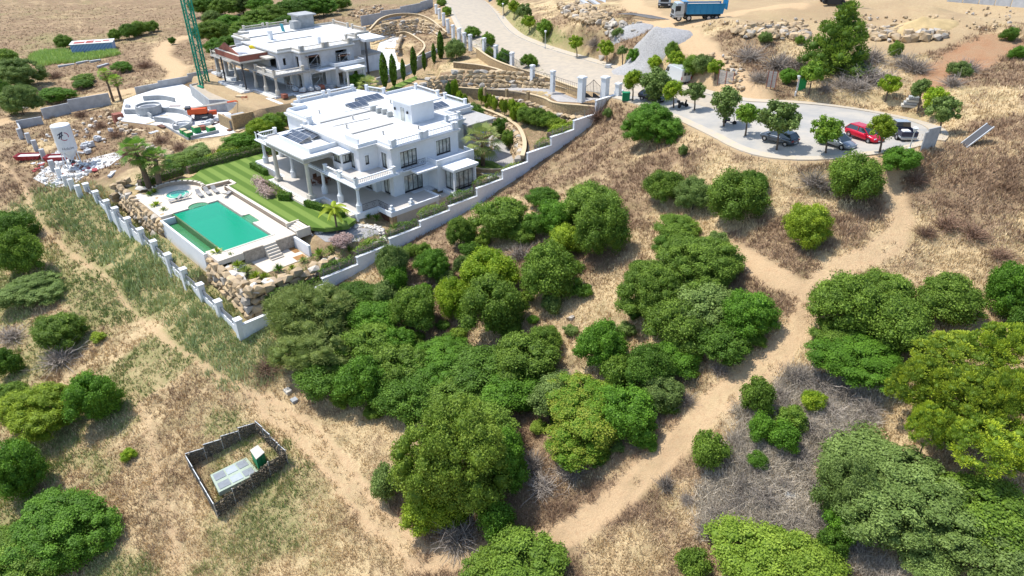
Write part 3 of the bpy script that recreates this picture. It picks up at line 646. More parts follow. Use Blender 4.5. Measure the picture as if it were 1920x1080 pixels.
# ---------------------------------------------------------------- boundary wall and pillared fence
BW = empty('boundary_wall', (-64.5, 22.3, 7), 'long stepped white wall between the villa garden and the dry field', 'wall')
SEG = [(22.5,27.9,41.2),(27.9,32.75,40.4),(32.75,37.6,39.55),(37.6,42.45,38.6),(42.45,47.3,37.8),(47.3,52.2,37.05),(52.2,57.1,36.5),(57.1,61.95,35.4),(61.95,66.9,34.2),(66.9,71.8,32.9),(71.8,76.75,31.7),(76.75,81.7,30.35),(81.7,86.7,28.3)]
for y0, y1, h in SEG:
    z1 = toz(h); zb = min(float(gz(-63.9, y0)), float(gz(-63.9, y1)))-1.5
    s = MB().box(-64.66,-64.36,y0,y1,zb,z1-.12).build('wall_section', PAINTW, BW); s.parent = BW; s.matrix_parent_inverse = BW.matrix_world.inverted()
    c_ = MB().box(-64.72,-64.30,y0-.06,y1+.002,z1-.12,z1).build('coping', WHITE, s)
MB().box(-65.0,-64.2,86.7,88.2,18,22.1).build('end_pillar', WHITE, BW)
BW.location = (0, 0, 0)
mesh_w = mat('wire fence', (.25,.27,.26), .5)
wf = empty('wire_fence', (0, 0, 0), 'thin grey wire fence posts standing on the white stepped wall', 'fence')
for y0, y1, h in SEG[2:12]:
    z1 = toz(h)
    for y in (y0+.3, (y0+y1)/2, y1-.3): MB().cyl((-64.52, y), .03, z1, z1+1.1, 5).build('post', mesh_w, wf)
    mb = MB()
    for k in range(6): mb.box(-64.525,-64.515,y0,y1,z1+.15+k*.17,z1+.158+k*.17)
    mb.build('wire', mesh_w, wf, kind='stuff')
LF = empty('pillared_fence', (0, 0, 0), 'white pillared fence dropping past the pool side of the villa plot', 'fence')
PXs = [-114.6,-110.0,-105.3,-101.7,-96.9,-92.2,-87.8,-83.3,-78.8,-74.1,-69.5,-64.75]; PHs = [40.1,40.0,40,40,40,40,40.2,40.4,40.7,40.9,41.15,41.4]
slatg = mat('grey mesh screen', (.22,.23,.25), .6)
for i, (x, h) in enumerate(zip(PXs, PHs)):
    zt = toz(h)+.75; zb = float(gz(x, 22.0))-.4
    p_ = MB().box(x-.36,x+.36,21.95,22.65,zb,zt).build('pillar', WHITE, LF)
    MB().box(x-.42,x+.42,21.89,22.71,zt,zt+.14).build('pillar_cap', WHITE, p_)
    if i:
        xa, xb = PXs[i-1]+.36, x-.36; zt2 = toz((h+PHs[i-1])/2)
        sec = MB()
        for k in range(3):
            x0 = xa+(xb-xa)*k/3; sec.box(x0, xa+(xb-xa)*(k+1)/3, 22.2, 22.4, zb-.4, zt2-.35-k*.12)
        w_ = sec.build('panel', WHITE, LF); MB().box(xa, xb, 22.28, 22.32, zt2-.5, zt2+.35).build('screen', slatg, w_)
# ---------------------------------------------------------------- pool terrace
PT_ = empty('pool_terrace', (0, 0, 0), 'pale stone terrace round the green pool with curved low wall', 'terrace')
arc = [(-97.6+3.7*math.cos(a), 29.4+3.7*math.sin(a)) for a in np.linspace(R(205), R(68), 12)]
DP = [(-91.2,24.9)]+[(-91.2-1.35*math.cos(a), 30.0+1.35*math.sin(a)) for a in np.linspace(-PI/2, PI/2, 11)]+[(-91.2,35.1)]+[(-94.5,35.1),(-94.5,36.6),(-95.9,36.6),(-96.2,33.2)]+arc[::-1]+[(-100,24.9)]
ZD = 12.0
MB().prism(DP, ZD-.6, ZD).build('paving', DECKM, PT_)
MB().prism([(-91.2,32.75),(-84.0,32.75),(-84.0,33.75),(-81.0,33.75),(-81.0,32.75),(-76.0,32.75),(-76.0,35.1),(-91.2,35.1)],ZD-.6,ZD).box(-76.0,-73.9,26.5,35.1,ZD-.9,ZD-.0).box(-77.4,-73.9,24.9,26.5,ZD-.6,ZD).build('paving', DECKM, PT_)
MB().box(-91.35,-91.2,26.6,28.65,ZD,ZD+.05).box(-91.35,-91.2,31.35,32.8,ZD,ZD+.05).box(-91.2,-84.0,32.75,33.1,ZD,ZD+.05).box(-81.0,-76,32.75,33.1,ZD,ZD+.05).box(-76,-75.7,26.5,33.1,ZD,ZD+.05).build('coping', CREAM, PT_)
cw = [(-101.3,27.8)]+arc+[(-96.2,33.2),(-95.9,36.6),(-94.4,36.6),(-94.4,35.25),(-76.6,35.25)]
mbw = MB(); mbc = MB()
for a, b_ in zip(cw[:-1], cw[1:]):
    Mx, L = LM(a, b_, 0); mbw.box(-.1, L+.1, 0, .3, ZD-.3, ZD+.5, Mx); mbc.box(-.14, L+.14, -.05, .4, ZD+.5, ZD+.56, Mx)
ws_ = mbw.build('low_wall', mat('beige stone facing', (.42,.33,.25), .9, var=.2, vs=4, bump=.4), PT_); mbc.build('wall_capping', DECKM, ws_)
mb = MB()
for k in range(4): mb.box(-76.4,-73.9,35.25+k*.38,35.25+(k+1)*.38+.02,ZD-.3,ZD+.13*(k+1))
mb.build('steps', DECKM, PT_); MB().box(-76.6,-76.4,35.1,36.9,ZD,ZD+.6).build('step_cheek', DECKM, PT_); MB().box(-73.9,-73.6,35.0,36.9,ZD-.5,ZD+.6).build('step_cheek', DECKM, PT_)
# lower terrace
MB().box(-73.9,-70.1,28.7,34.3,10.3,10.5).build('lower_paving', DECKM, PT_)
mb = MB()
for k in range(5): mb.box(-73.9+k*.32,-73.9+(k+1)*.32,30.6,32.2,10.3,ZD-.27*(k+1))
mb.build('steps', DECKM, PT_)
RUB = mat('dry rubble stone', (.42,.36,.29), .9, var=.35, vs=3, bump=.6, bs=5)
MB().box(-74.05,-73.85,28.0,30.55,10.2,ZD+.1).build('retaining_wall', RUB, PT_); MB().box(-74.05,-73.85,32.25,35.0,10.2,ZD+.1).build('retaining_wall', RUB, PT_)
MB().box(-73.8,-70.2,34.5,34.8,10.2,11.9).build('retaining_wall', WHITE, PT_)
MB().box(-71.4,-70.2,32.8,34.2,10.5,10.52).box(-73.8,-72.2,33.6,34.3,10.5,10.53).build('rust_paving', mat('rust brown paving', (.33,.17,.06), .9, var=.3, vs=1), PT_)
# pool
POOL = empty('swimming_pool', (0, 0, 0), 'rectangular infinity pool of turquoise green water with a lower catch basin', 'pool')
TEAL = mat('pool tiles', (.01,.34,.20), .4); PALEG = mat('pale green pool floor', (.20,.34,.13), .5, var=.2, vs=1)
def water_mat(name, col, a):
    m = mat(name, col, .06, spec=.5, alpha=a); nn = m.node_tree.nodes; ll = m.node_tree.links
    t = nn.new('ShaderNodeTexNoise'); t.inputs['Scale'].default_value = 3.5; t.inputs['Detail'].default_value = 3
    g = nn.new('ShaderNodeNewGeometry'); ll.new(g.outputs['Position'], t.inputs['Vector']); bb = nn.new('ShaderNodeBump'); bb.inputs['Strength'].default_value = .5; bb.inputs['Distance'].default_value = .03
    ll.new(t.outputs[0], bb.inputs['Height']); ll.new(bb.outputs[0], nn['Principled BSDF'].inputs['Normal']); return m
WATER = water_mat('turquoise pool water', (.0,.33,.17), .66); WATER2 = water_mat('shallow green water', (.07,.30,.12), .45)
MB().box(-91.2,-76,26.6,32.75,9.9,10.0).box(-91.2,-91.0,26.6,32.75,10.0,ZD-.6).box(-76.2,-76,26.6,32.75,10.0,ZD-.02).box(-91.0,-76.2,32.55,32.75,10.0,ZD-.6).build('basin', TEAL, POOL)
MB().box(-91.2,-76,26.4,26.6,9.9,ZD-.06).build('infinity_edge', mat('dark green wet tile', (.10,.17,.06), .3, var=.3, vs=2), POOL)
MB().box(-90.99,-76.21,26.61,32.54,ZD-.12,ZD-.08).build('water', WATER, POOL)
STP = mat('pale step tile', (.34,.60,.42), .5)
for k in ():
    r_ = 1.33-k*.3; MB().prism([(-91.2-r_*math.cos(a), 30.0+1.33*math.sin(a)*(1-k*.06)) for a in np.linspace(-PI/2, PI/2, 11)], 11.0, ZD-.26-k*.03-.12*(3-k)+.0 if False else ZD-.20-.14*k).build('step', STP if k % 2 == 0 else TEAL, POOL) if k == 0 else MB().prism([(-91.2-(1.33-(1.33-r_))*math.cos(a), 30.0+1.33*math.sin(a)) for a in np.linspace(-PI/2, PI/2, 11)], 10.9, ZD-.20).build('step', STP, POOL) if False else None
for k in range(4):
    r0, r1 = 1.33-k*.3, 1.33-(k+1)*.3 if k < 3 else .05; aa = np.linspace(-PI/2, PI/2, 11)
    ring_ = [(-91.2-r0*math.cos(a), 30.0+r0*math.sin(a)) for a in aa]+[(-91.2-r1*math.cos(a), 30.0+r1*math.sin(a)) for a in aa[::-1]]
    MB().prism(ring_, 10.8, ZD-.16-.13*k).build('step', STP, POOL)
for k in range(4): MB().box(-84.0,-81.0,33.74-(k+1)*.26,33.75-k*.26,10.8,ZD-.14-.13*k).build('step', STP, POOL)
MB().prism([(-91.2-1.32*math.cos(a), 30.0+1.32*math.sin(a)) for a in np.linspace(-PI/2, PI/2, 15)], ZD-.11, ZD-.085).build('shallow_water', WATER2, POOL)
MB().box(-83.98,-81.02,32.56,33.73,ZD-.11,ZD-.085).build('shallow_water', WATER2, POOL)
MB().box(-90.2,-77.2,24.75,26.4,9.9,10.6).build('catch_basin', PALEG, POOL); MB().box(-90.15,-88.2,24.8,26.38,10.6,10.9).box(-78.3,-77.3,24.8,26.38,10.6,10.8).build('basin_ledge', MATS['dark green wet tile'], POOL)
MB().box(-90.15,-77.25,24.8,26.38,11.02,11.04).build('water', WATER2, POOL)
MB().box(-90.4,-77.0,24.5,24.75,9.2,ZD-.1).box(-90.4,-90.2,24.75,26.4,9.3,ZD-.1).box(-77.2,-77.0,24.75,26.4,9.3,ZD-.1).build('basin_wall', WHITE, POOL)
SPA = empty('spa_pool', (-97.2, 29.6, ZD), 'round green spa pool at the curved end of the terrace', 'spa')
ob = MB(); ob.lathe((0, 0), [(1.85,0),(1.85,.1),(1.5,.1),(1.5,.0)], 28, caps=False); ob.build('coping', DECKM, SPA)
MB().cyl((0, 0), 1.5, .02, .045, 28).build('water', water_mat('spa water', (.03,.36,.22), .9), SPA)
mb = MB()
for r0, r1, z in ((.95,1.12,.05),): mb.lathe((0, 0), [(r1,z-.02),(r1,z+.01),(r0,z+.01),(r0,z-.02)], 28, caps=False)
mb.build('seat_ring', MATS['pale step tile'], SPA)
# loungers
LGM = mat('grey sling fabric', (.30,.29,.28), .8)
def lounger(x, y, rz, label):
    t = empty('sun_lounger', (x, y, ZD), label, 'sun lounger', 'sun loungers on the pool terrace', rz)
    MB().box(-1,.25,-.3,.3,.28,.34).build('seat', LGM, t)
    MB().box(0,.75,-.3,.3,0,.06, Matrix.Translation((.25,0,.3)) @ Matrix.Rotation(-.6, 4, 'Y')).build('backrest', LGM, t)
    for sx in (-.85, .6):
        for sy in (-.26, .22): MB().box(sx, sx+.05, sy, sy+.05, 0, .29).build('leg', ALU, t)
LAB = ['lounger closest to the spa steps, left of the pair', 'lounger of the pair by the spa, right hand one', 'leftmost of the three loungers beside the low wall', 'middle one of the three loungers beside the low wall', 'rightmost of the three loungers beside the low wall', 'single lounger lying sideways in the corner of the low wall']
for (px, py, rz), lb in zip([(331,377,PI*.5),(344,374,PI*.5),(375,367,PI*.98),(390,363,PI*.98),(404,360,PI*.98),(426,367,-PI*.30)], LAB):
    q = P(px, py, 38); lounger(q[0], q[1], rz, lb)
# lawn
LW = [(-101.6,31.5)]+[(x-.25*0, y+.0) for x, y in [(-101.0,33.2),(-103.6,36),(-103.4,46.0),(-99.8,44.6),(-99.3,42.2),(-92,42.0),(-91.6,40.2),(-79.4,40.2),(-79,41.9),(-71.5,42.3),(-70.6,40.5),(-71.9,38.0),(-73.4,37.0),(-76.6,37.0),(-76.6,35.6),(-94.05,35.6),(-94.05,36.95),(-96.3,36.95),(-96.6,33.5)]]+[(-97.6+4.05*math.cos(a), 29.4+4.05*math.sin(a)) for a in np.linspace(R(80), R(150), 8)]
LM_ = bpy.data.materials.new('mown lawn'); LM_.use_nodes = True; n = LM_.node_tree.nodes; l = LM_.node_tree.links; b = n['Principled BSDF']; b.inputs['Roughness'].default_value = .9; b.inputs['Specular IOR Level'].default_value = .15
g = n.new('ShaderNodeNewGeometry'); sx = n.new('ShaderNodeSeparateXYZ'); l.new(g.outputs['Position'], sx.inputs[0])
m1 = n.new('ShaderNodeMath'); m1.operation = 'MULTIPLY'; l.new(sx.outputs[1], m1.inputs[0]); m1.inputs[1].default_value = PI/.95
m2 = n.new('ShaderNodeMath'); m2.operation = 'SINE'; l.new(m1.outputs[0], m2.inputs[0]); mr_ = n.new('ShaderNodeMapRange'); mr_.inputs[1].default_value = -.35; mr_.inputs[2].default_value = .35; l.new(m2.outputs[0], mr_.inputs[0])
mx = n.new('ShaderNodeMix'); mx.data_type = 'RGBA'; l.new(mr_.outputs[0], mx.inputs[0]); mx.inputs[6].default_value = (.085,.15,.025,1); mx.inputs[7].default_value = (.155,.23,.05,1)
t = n.new('ShaderNodeTexNoise'); t.inputs['Scale'].default_value = 6; t.inputs['Detail'].default_value = 8; l.new(g.outputs['Position'], t.inputs['Vector'])
mx2 = n.new('ShaderNodeMix'); mx2.data_type = 'RGBA'; mx2.blend_type = 'MULTIPLY'; mx2.inputs[0].default_value = .6; l.new(mx.outputs[2], mx2.inputs[6]); cr = n.new('ShaderNodeValToRGB'); cr.color_ramp.elements[0].color = (.55,.55,.5,1); cr.color_ramp.elements[1].color = (1.3,1.25,1.2,1); l.new(t.outputs[0], cr.inputs[0]); l.new(cr.outputs[0], mx2.inputs[7])
l.new(mx2.outputs[2], b.inputs['Base Color']); bb = n.new('ShaderNodeBump'); bb.inputs['Strength'].default_value = .5; l.new(t.outputs[0], bb.inputs['Height']); l.new(bb.outputs[0], b.inputs['Normal'])
lw = MB().prism(LW, 12.0, 12.5).build('lawn', LM_); lw['kind'] = 'structure'
GREYG = mat('grey gravel', (.33,.32,.32), .95, var=.25, vs=8, bump=.5, bs=30)
drape('gravel_bed', [(-73.3,37.2),(-73.0,39.6),(-71.9,41),(-70.6,42.5),(-68.6,43.6),(-67.2,42.9),(-66.9,41),(-68.2,39.0),(-70.4,37.0)], GREYG, .05, 1)
# driveway, ramp
DRV = mat('grey driveway paving', (.36,.34,.32), .85, var=.12, vs=1)
drape('driveway', [(-68.8,60.5),(-64.9,60.5),(-64.9,65.5),(-70.2,70.0),(-73.8,72.6),(-77.8,75),(-84,76.5),(-95,77),(-96,71.5),(-80.5,70.7),(-76.5,64.8),(-70.5,63.4)], DRV, .05, 2)
drape('ramp', [(-99,73),(-96,78.4),(-90.7,81.8),(-83.5,84.5),(-78.5,85.4),(-73,82.6),(-69,83.5),(-66.6,87.6),(-69,86.2),(-71,84.7),(-75.4,86.2),(-82,87.6),(-93.6,83.3),(-97.6,79.4),(-102,74)], DRV, .05, 1)
# ---------------------------------------------------------------- vegetation meshes
def samp(A, x, y):
    i = np.clip(np.searchsorted(GX, x)-1, 0, len(GX)-2); j = np.clip(np.searchsorted(GY, y)-1, 0, len(GY)-2); return A[i, j]
def unit(v): return v/np.maximum(np.linalg.norm(v, axis=-1, keepdims=True), 1e-9)
_c = []
def cube_sphere():
    bm = bmesh.new(); bmesh.ops.create_cube(bm, size=2); bmesh.ops.subdivide_edges(bm, edges=bm.edges[:], cuts=1, use_grid_fill=True)
    V_ = np.array([v.co.normalized()[:] for v in bm.verts]); F_ = np.array([[v.index for v in f.verts] for f in bm.faces]); bm.free(); return V_, F_
CSV, CSF = cube_sphere()
def quads_at(pos, nrm, su, sv, rng, thin=1.):
    """rhombic leaves at pos facing nrm"""
    n_ = len(pos); a = unit(np.cross(nrm, rng.normal(size=(n_, 3)))); b_ = np.cross(nrm, a)
    su = su[:, None]; sv = sv[:, None]
    V_ = np.stack([pos-a*su, pos-b_*sv*thin+nrm*su*.15, pos+a*su, pos+b_*sv*thin+nrm*su*.15], 1).reshape(-1, 3)
    return V_, np.arange(n_*4).reshape(-1, 4)
def crown_mesh(name, seed, nl, nleaf, ls, lr=(.26, .42), style='leaf', flat=0., cone=False):
    rng = np.random.default_rng(seed); C_ = []; Rr = []
    g = (1+5**.5)/2; outer = int(nl*.85)
    for i in range(nl):
        if i < outer:
            z = 1-1.45*(i+.5)/outer; th = 2*PI*i/g; d = np.array([math.sqrt(max(0, 1-z*z))*math.cos(th), math.sqrt(max(0, 1-z*z))*math.sin(th), z])+rng.normal(size=3)*.10
            d /= np.linalg.norm(d); r_ = rng.uniform(lr[0]*.75, lr[1]); k = 1-r_*rng.uniform(.55, 1.5)
        else:
            d = unit(rng.normal(size=3)); r_ = lr[1]*rng.uniform(1, 1.4); k = rng.uniform(.2, .6)
        k *= 1+.20*math.sin(3*math.atan2(d[1], d[0])+seed)*(1-abs(d[2]))-.05
        C_.append(d*k); Rr.append(r_)
    if cone:
        C_ = []; Rr = []
        for i in range(nl):
            u = (i+.5)/nl; z = -1+2*u; R0 = .92*(1-u)**.75+.06; a = i*2.399+rng.normal()*.3; k = R0*rng.uniform(.45, 1.0) if i % 3 else R0*.25
            C_.append(np.array([k*math.cos(a), k*math.sin(a), z+rng.normal()*.03])); Rr.append(rng.uniform(.13, .24)*(1-.45*u))
    C_ = np.array(C_); Rr = np.array(Rr); lt = np.clip(rng.normal(.42, .30, nl)+.25*C_[:, 2]*0, 0, 1)
    w = Rr**2; li = rng.choice(nl, nleaf, p=w/w.sum()); nrm = unit(rng.normal(size=(nleaf, 3))+unit(C_)[li]*.9+np.array([0, 0, .25]))
    pos = C_[li]+nrm*Rr[li][:, None]*(1-.18*rng.uniform(0,1,(nleaf,1))+.45*rng.uniform(0,1,(nleaf,1))**3)
    # drop leaves buried in other lobes
    keep = np.ones(nleaf, bool)
    for j in range(nl): keep &= (np.linalg.norm(pos-C_[j], axis=1) > Rr[j]*.72) | (li == j)
    pos = pos[keep]; nrm = nrm[keep]; li = li[keep]; m = len(pos)
    ln = unit(nrm+rng.normal(size=(m, 3))*(.55 if style != 'needle' else 1.1)*1.5)
    s_ = ls*rng.uniform(.6, 1.35, m)
    if style == 'needle':
        up = unit(nrm+np.array([0, 0, .8])+rng.normal(size=(m, 3))*.35); side = unit(np.cross(up, rng.normal(size=(m, 3)))); L_ = (s_*2.0)[:, None]; W_ = (s_*.34)[:, None]
        V_ = np.stack([pos-side*W_*.4, pos+side*W_*.4, pos+up*L_+side*W_, pos+up*L_-side*W_], 1).reshape(-1, 3); F_ = np.arange(m*4).reshape(-1, 4)
    elif style == 'feather':
        up = unit(nrm*.7+np.array([0, 0, .5])+rng.normal(size=(m, 3))*.5); side = unit(np.cross(up, rng.normal(size=(m, 3)))); L_ = (s_*1.9)[:, None]; W_ = (s_*.28)[:, None]
        V_ = np.stack([pos-up*L_*.5-side*W_*.6, pos-up*L_*.5+side*W_*.6, pos+up*L_+side*W_*.6, pos+up*L_-side*W_*.6], 1).reshape(-1, 3); F_ = np.arange(m*4).reshape(-1, 4)
    else: V_, F_ = quads_at(pos, ln, s_, s_*.62, rng)
    tint = np.clip(lt[li]+rng.normal(0, .2, m), 0, 1)
    cv = []; cf = []; k = len(V_)
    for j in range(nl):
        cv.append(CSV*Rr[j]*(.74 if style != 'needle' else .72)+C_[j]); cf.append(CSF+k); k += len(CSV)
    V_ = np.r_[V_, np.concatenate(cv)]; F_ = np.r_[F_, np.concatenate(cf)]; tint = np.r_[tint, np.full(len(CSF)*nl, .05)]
    return npmesh(name, V_, F_, [LEAF['olive']], tint, nsides=4)
def leafmat(name, a, b_, var=.14, sp_=.25):
    m = mat(name, a, .6, attr=b_, objvar=var, spec=sp_); bs_ = m.node_tree.nodes['Principled BSDF']
    bs_.inputs['Subsurface Weight'].default_value = 0
    # some light passes through the leaves
    nn = m.node_tree.nodes; ll = m.node_tree.links; tl = nn.new('ShaderNodeBsdfTranslucent'); mxs = nn.new('ShaderNodeMixShader'); mxs.inputs[0].default_value = .28
    src = bs_.inputs['Base Color'].links[0].from_socket; ll.new(src, tl.inputs[0]); o_ = nn['Material Output']; ll.new(bs_.outputs[0], mxs.inputs[1]); ll.new(tl.outputs[0], mxs.inputs[2]); ll.new(mxs.outputs[0], o_.inputs['Surface']); return m
LEAF = {}
LEAF['olive'] = leafmat('olive green leaves', (.10,.175,.018), (.22,.33,.04))
LEAF['bright'] = leafmat('bright green leaves', (.075,.17,.012), (.15,.30,.025))
LEAF['grey'] = leafmat('grey green leaves', (.11,.17,.035), (.24,.33,.085))
LEAF['yellow'] = leafmat('yellow green leaves', (.16,.24,.015), (.34,.43,.03))
LEAF['pine'] = leafmat('pine needles', (.12,.20,.02), (.44,.52,.04))
LEAF['giant'] = leafmat('pale olive leaves', (.14,.225,.02), (.30,.40,.05))
LEAF['pine2'] = leafmat('dark pine needles', (.08,.15,.02), (.25,.36,.04))
LEAF['dark'] = leafmat('deep green leaves', (.06,.13,.010), (.14,.25,.03))
LEAF['feather'] = leafmat('soft grey green foliage', (.165,.225,.045), (.33,.39,.11))
LEAF['street'] = leafmat('street tree leaves', (.10,.20,.015), (.24,.36,.035))
LEAF['lime'] = leafmat('lime green leaves', (.16,.27,.012), (.38,.48,.03))
LEAF['scrub'] = leafmat('reddish tipped scrub leaves', (.12,.24,.015), (.36,.38,.05))
TWIG = mat('grey dead twigs', (.21,.18,.155), .9, objvar=.2, attr=(.34,.29,.24)); TWIGB = mat('brown dead twigs', (.17,.10,.065), .9, objvar=.2, attr=(.28,.18,.12))
BARK = mat('bark', (.16,.12,.09), .9, var=.4, vs=6, bump=.6); BARKP = mat('palm bark', (.17,.12,.085), .95, var=.4, vs=9, bump=.8)
CM = {}
for sd in range(3):
    CM['S', sd] = crown_mesh('foliage', 10+sd, 16, 5200, .052, (.30,.46))
    CM['M', sd] = crown_mesh('foliage', 20+sd, 46, 15000, .031, (.19,.34))
    CM['L', sd] = crown_mesh('foliage', 30+sd, 120, 36000, .0195, (.12,.22))
CM['P', 0] = crown_mesh('foliage', 41, 80, 15000, .034, (.10,.18), 'needle'); CM['P', 1] = crown_mesh('foliage', 42, 80, 15000, .034, (.10,.18), 'needle'); CM['P', 2] = CM['P', 0]
CM['C', 0] = crown_mesh('foliage', 47, 95, 15000, .034, (.10,.18), 'needle', cone=True)
CM['F', 0] = crown_mesh('foliage', 51, 70, 16000, .030, (.15,.28), 'feather'); CM['F', 1] = crown_mesh('foliage', 52, 70, 16000, .030, (.15,.28), 'feather'); CM['F', 2] = CM['F', 0]
CM['B', 0] = crown_mesh('foliage', 61, 30, 3400, .062, (.22,.36)); CM['B', 1] = crown_mesh('foliage', 62, 30, 3400, .062, (.22,.36)); CM['B', 2] = CM['B', 0]
CM['T', 0] = crown_mesh('foliage', 71, 22, 2600, .075, (.22,.36)); CM['T', 1] = crown_mesh('foliage', 72, 24, 2600, .075, (.20,.34)); CM['T', 2] = crown_mesh('foliage', 73, 20, 2600, .075, (.24,.38))
def twig_mesh(name, seed, n_=520):
    rng = np.random.default_rng(seed); Vs = []; Fs = []; T = []
    for i in range(n_):
        a = rng.uniform(0, 2*PI); e = rng.uniform(.1, 1.4); d = np.array([math.cos(a)*math.cos(e), math.sin(a)*math.cos(e), math.sin(e)]); L_ = rng.uniform(.35, 1.)
        p = d*rng.uniform(.0, .55)*np.array([1, 1, .8])+rng.normal(size=3)*.08; p[2] = abs(p[2]); q = p+(d+rng.normal(size=3)*.6)*L_*.5; q2 = q+(d+rng.normal(size=3)*.9)*L_*.3
        s_ = unit(np.cross(d, rng.normal(size=3)))*.014; k = len(Vs)*1
        Vs += [p-s_, p+s_, q+s_*.7, q-s_*.7, q2+s_*.3, q2-s_*.3]; Fs += [(k, k+1, k+2, k+3), (k+3, k+2, k+4, k+5)]; t_ = rng.uniform(); T += [t_, t_]
    return npmesh(name, np.array(Vs), np.array(Fs), [TWIG], T, nsides=4)
TW_ = [twig_mesh('branches', 80+i) for i in range(3)]
trunks = []
for i in range(3):
    mb = MB(); rng_ = random.Random(i); x = y = 0; p = [(0,0,-.25)]
    for k in range(4): x += rng_.uniform(-.05,.05); y += rng_.uniform(-.05,.05); p.append((x, y, .25*(k+1)))
    mb.tube(p, [.075,.06,.05,.045,.03], 7)
    for k in range(4):
        a = k*1.6+i; mb.tube([p[3], (p[3][0]+.18*math.cos(a), p[3][1]+.18*math.sin(a), .95), (p[3][0]+.34*math.cos(a), p[3][1]+.34*math.sin(a), 1.25)], [.035,.025,.012], 5)
    trunks.append(mb.mesh('trunk', BARK))
def inst(name, me, parent, m=None, scale=(1,1,1), loc=(0,0,0), rz=0):
    o = bpy.data.objects.new(name, me); link(o, parent); o.scale = scale; o.location = loc; o.rotation_euler.z = rz
    if m is not None and me.materials and me.materials[0] is not m:
        o.material_slots[0].link = 'OBJECT'; o.material_slots[0].material = m
    return o
def blob(cx, cy, rx, ry, trunk=0.0):
    th = PIT+math.atan((cy-540)/F); hc = 1.0
    for _ in range(6):
        g_ = at(cx, cy, hc); D = depth((g_[0], g_[1], g_[2]+hc)); r_ = rx*D/F; k = ry*D/F
        rv = math.sqrt(max(k*k-(r_*math.sin(th))**2, (.3*r_)**2))/math.cos(th); rv = min(rv, 1.25*r_); hc = rv*.78+trunk
    return g_, r_, rv, hc
VN = {'olive':'bush','bright':'bush'}
def plant(cx, cy, rx, ry, kind, label, name='bush', cat='bush', trunk=0., group=None, lod=None, seed=None):
    g_, r_, rv, hc = blob(cx, cy, rx, ry, trunk)
    t = empty(name, (g_[0], g_[1], g_[2]), label, cat, group)
    if lod is None: lod = 'S' if r_ < 1.7 else ('M' if r_ < 3.6 else 'L')
    if kind == 'pine': lod = 'P'
    if kind == 'feather': lod = 'F'
    s_ = int(cx*7+cy*3) % 3 if seed is None else seed
    inst('crown', CM[lod, s_], t, LEAF[kind], (r_*(.93+.12*((cx*13) % 7)/7), r_*(.93+.12*((cy*11) % 7)/7), rv), (0, 0, hc), cx*1.7).rotation_euler.x = ((cx*3) % 11-5)*.03
    inst('trunk', trunks[s_], t, None, (max(.8, r_*.55),)*2+(max(.3, hc),), (0, 0, 0), cx)
    return t
def deadbush(cx, cy, rx, ry, label, brown=False, group=None):
    g_, r_, rv, hc = blob(cx, cy, rx, ry); t = empty('dead_bush', tuple(g_), label, 'dead bush', group)
    inst('branches', TW_[int(cx) % 3], t, TWIGB if brown else TWIG, (r_, r_, max(rv, .6*r_)*1.1), (0, 0, 0), cx); return t
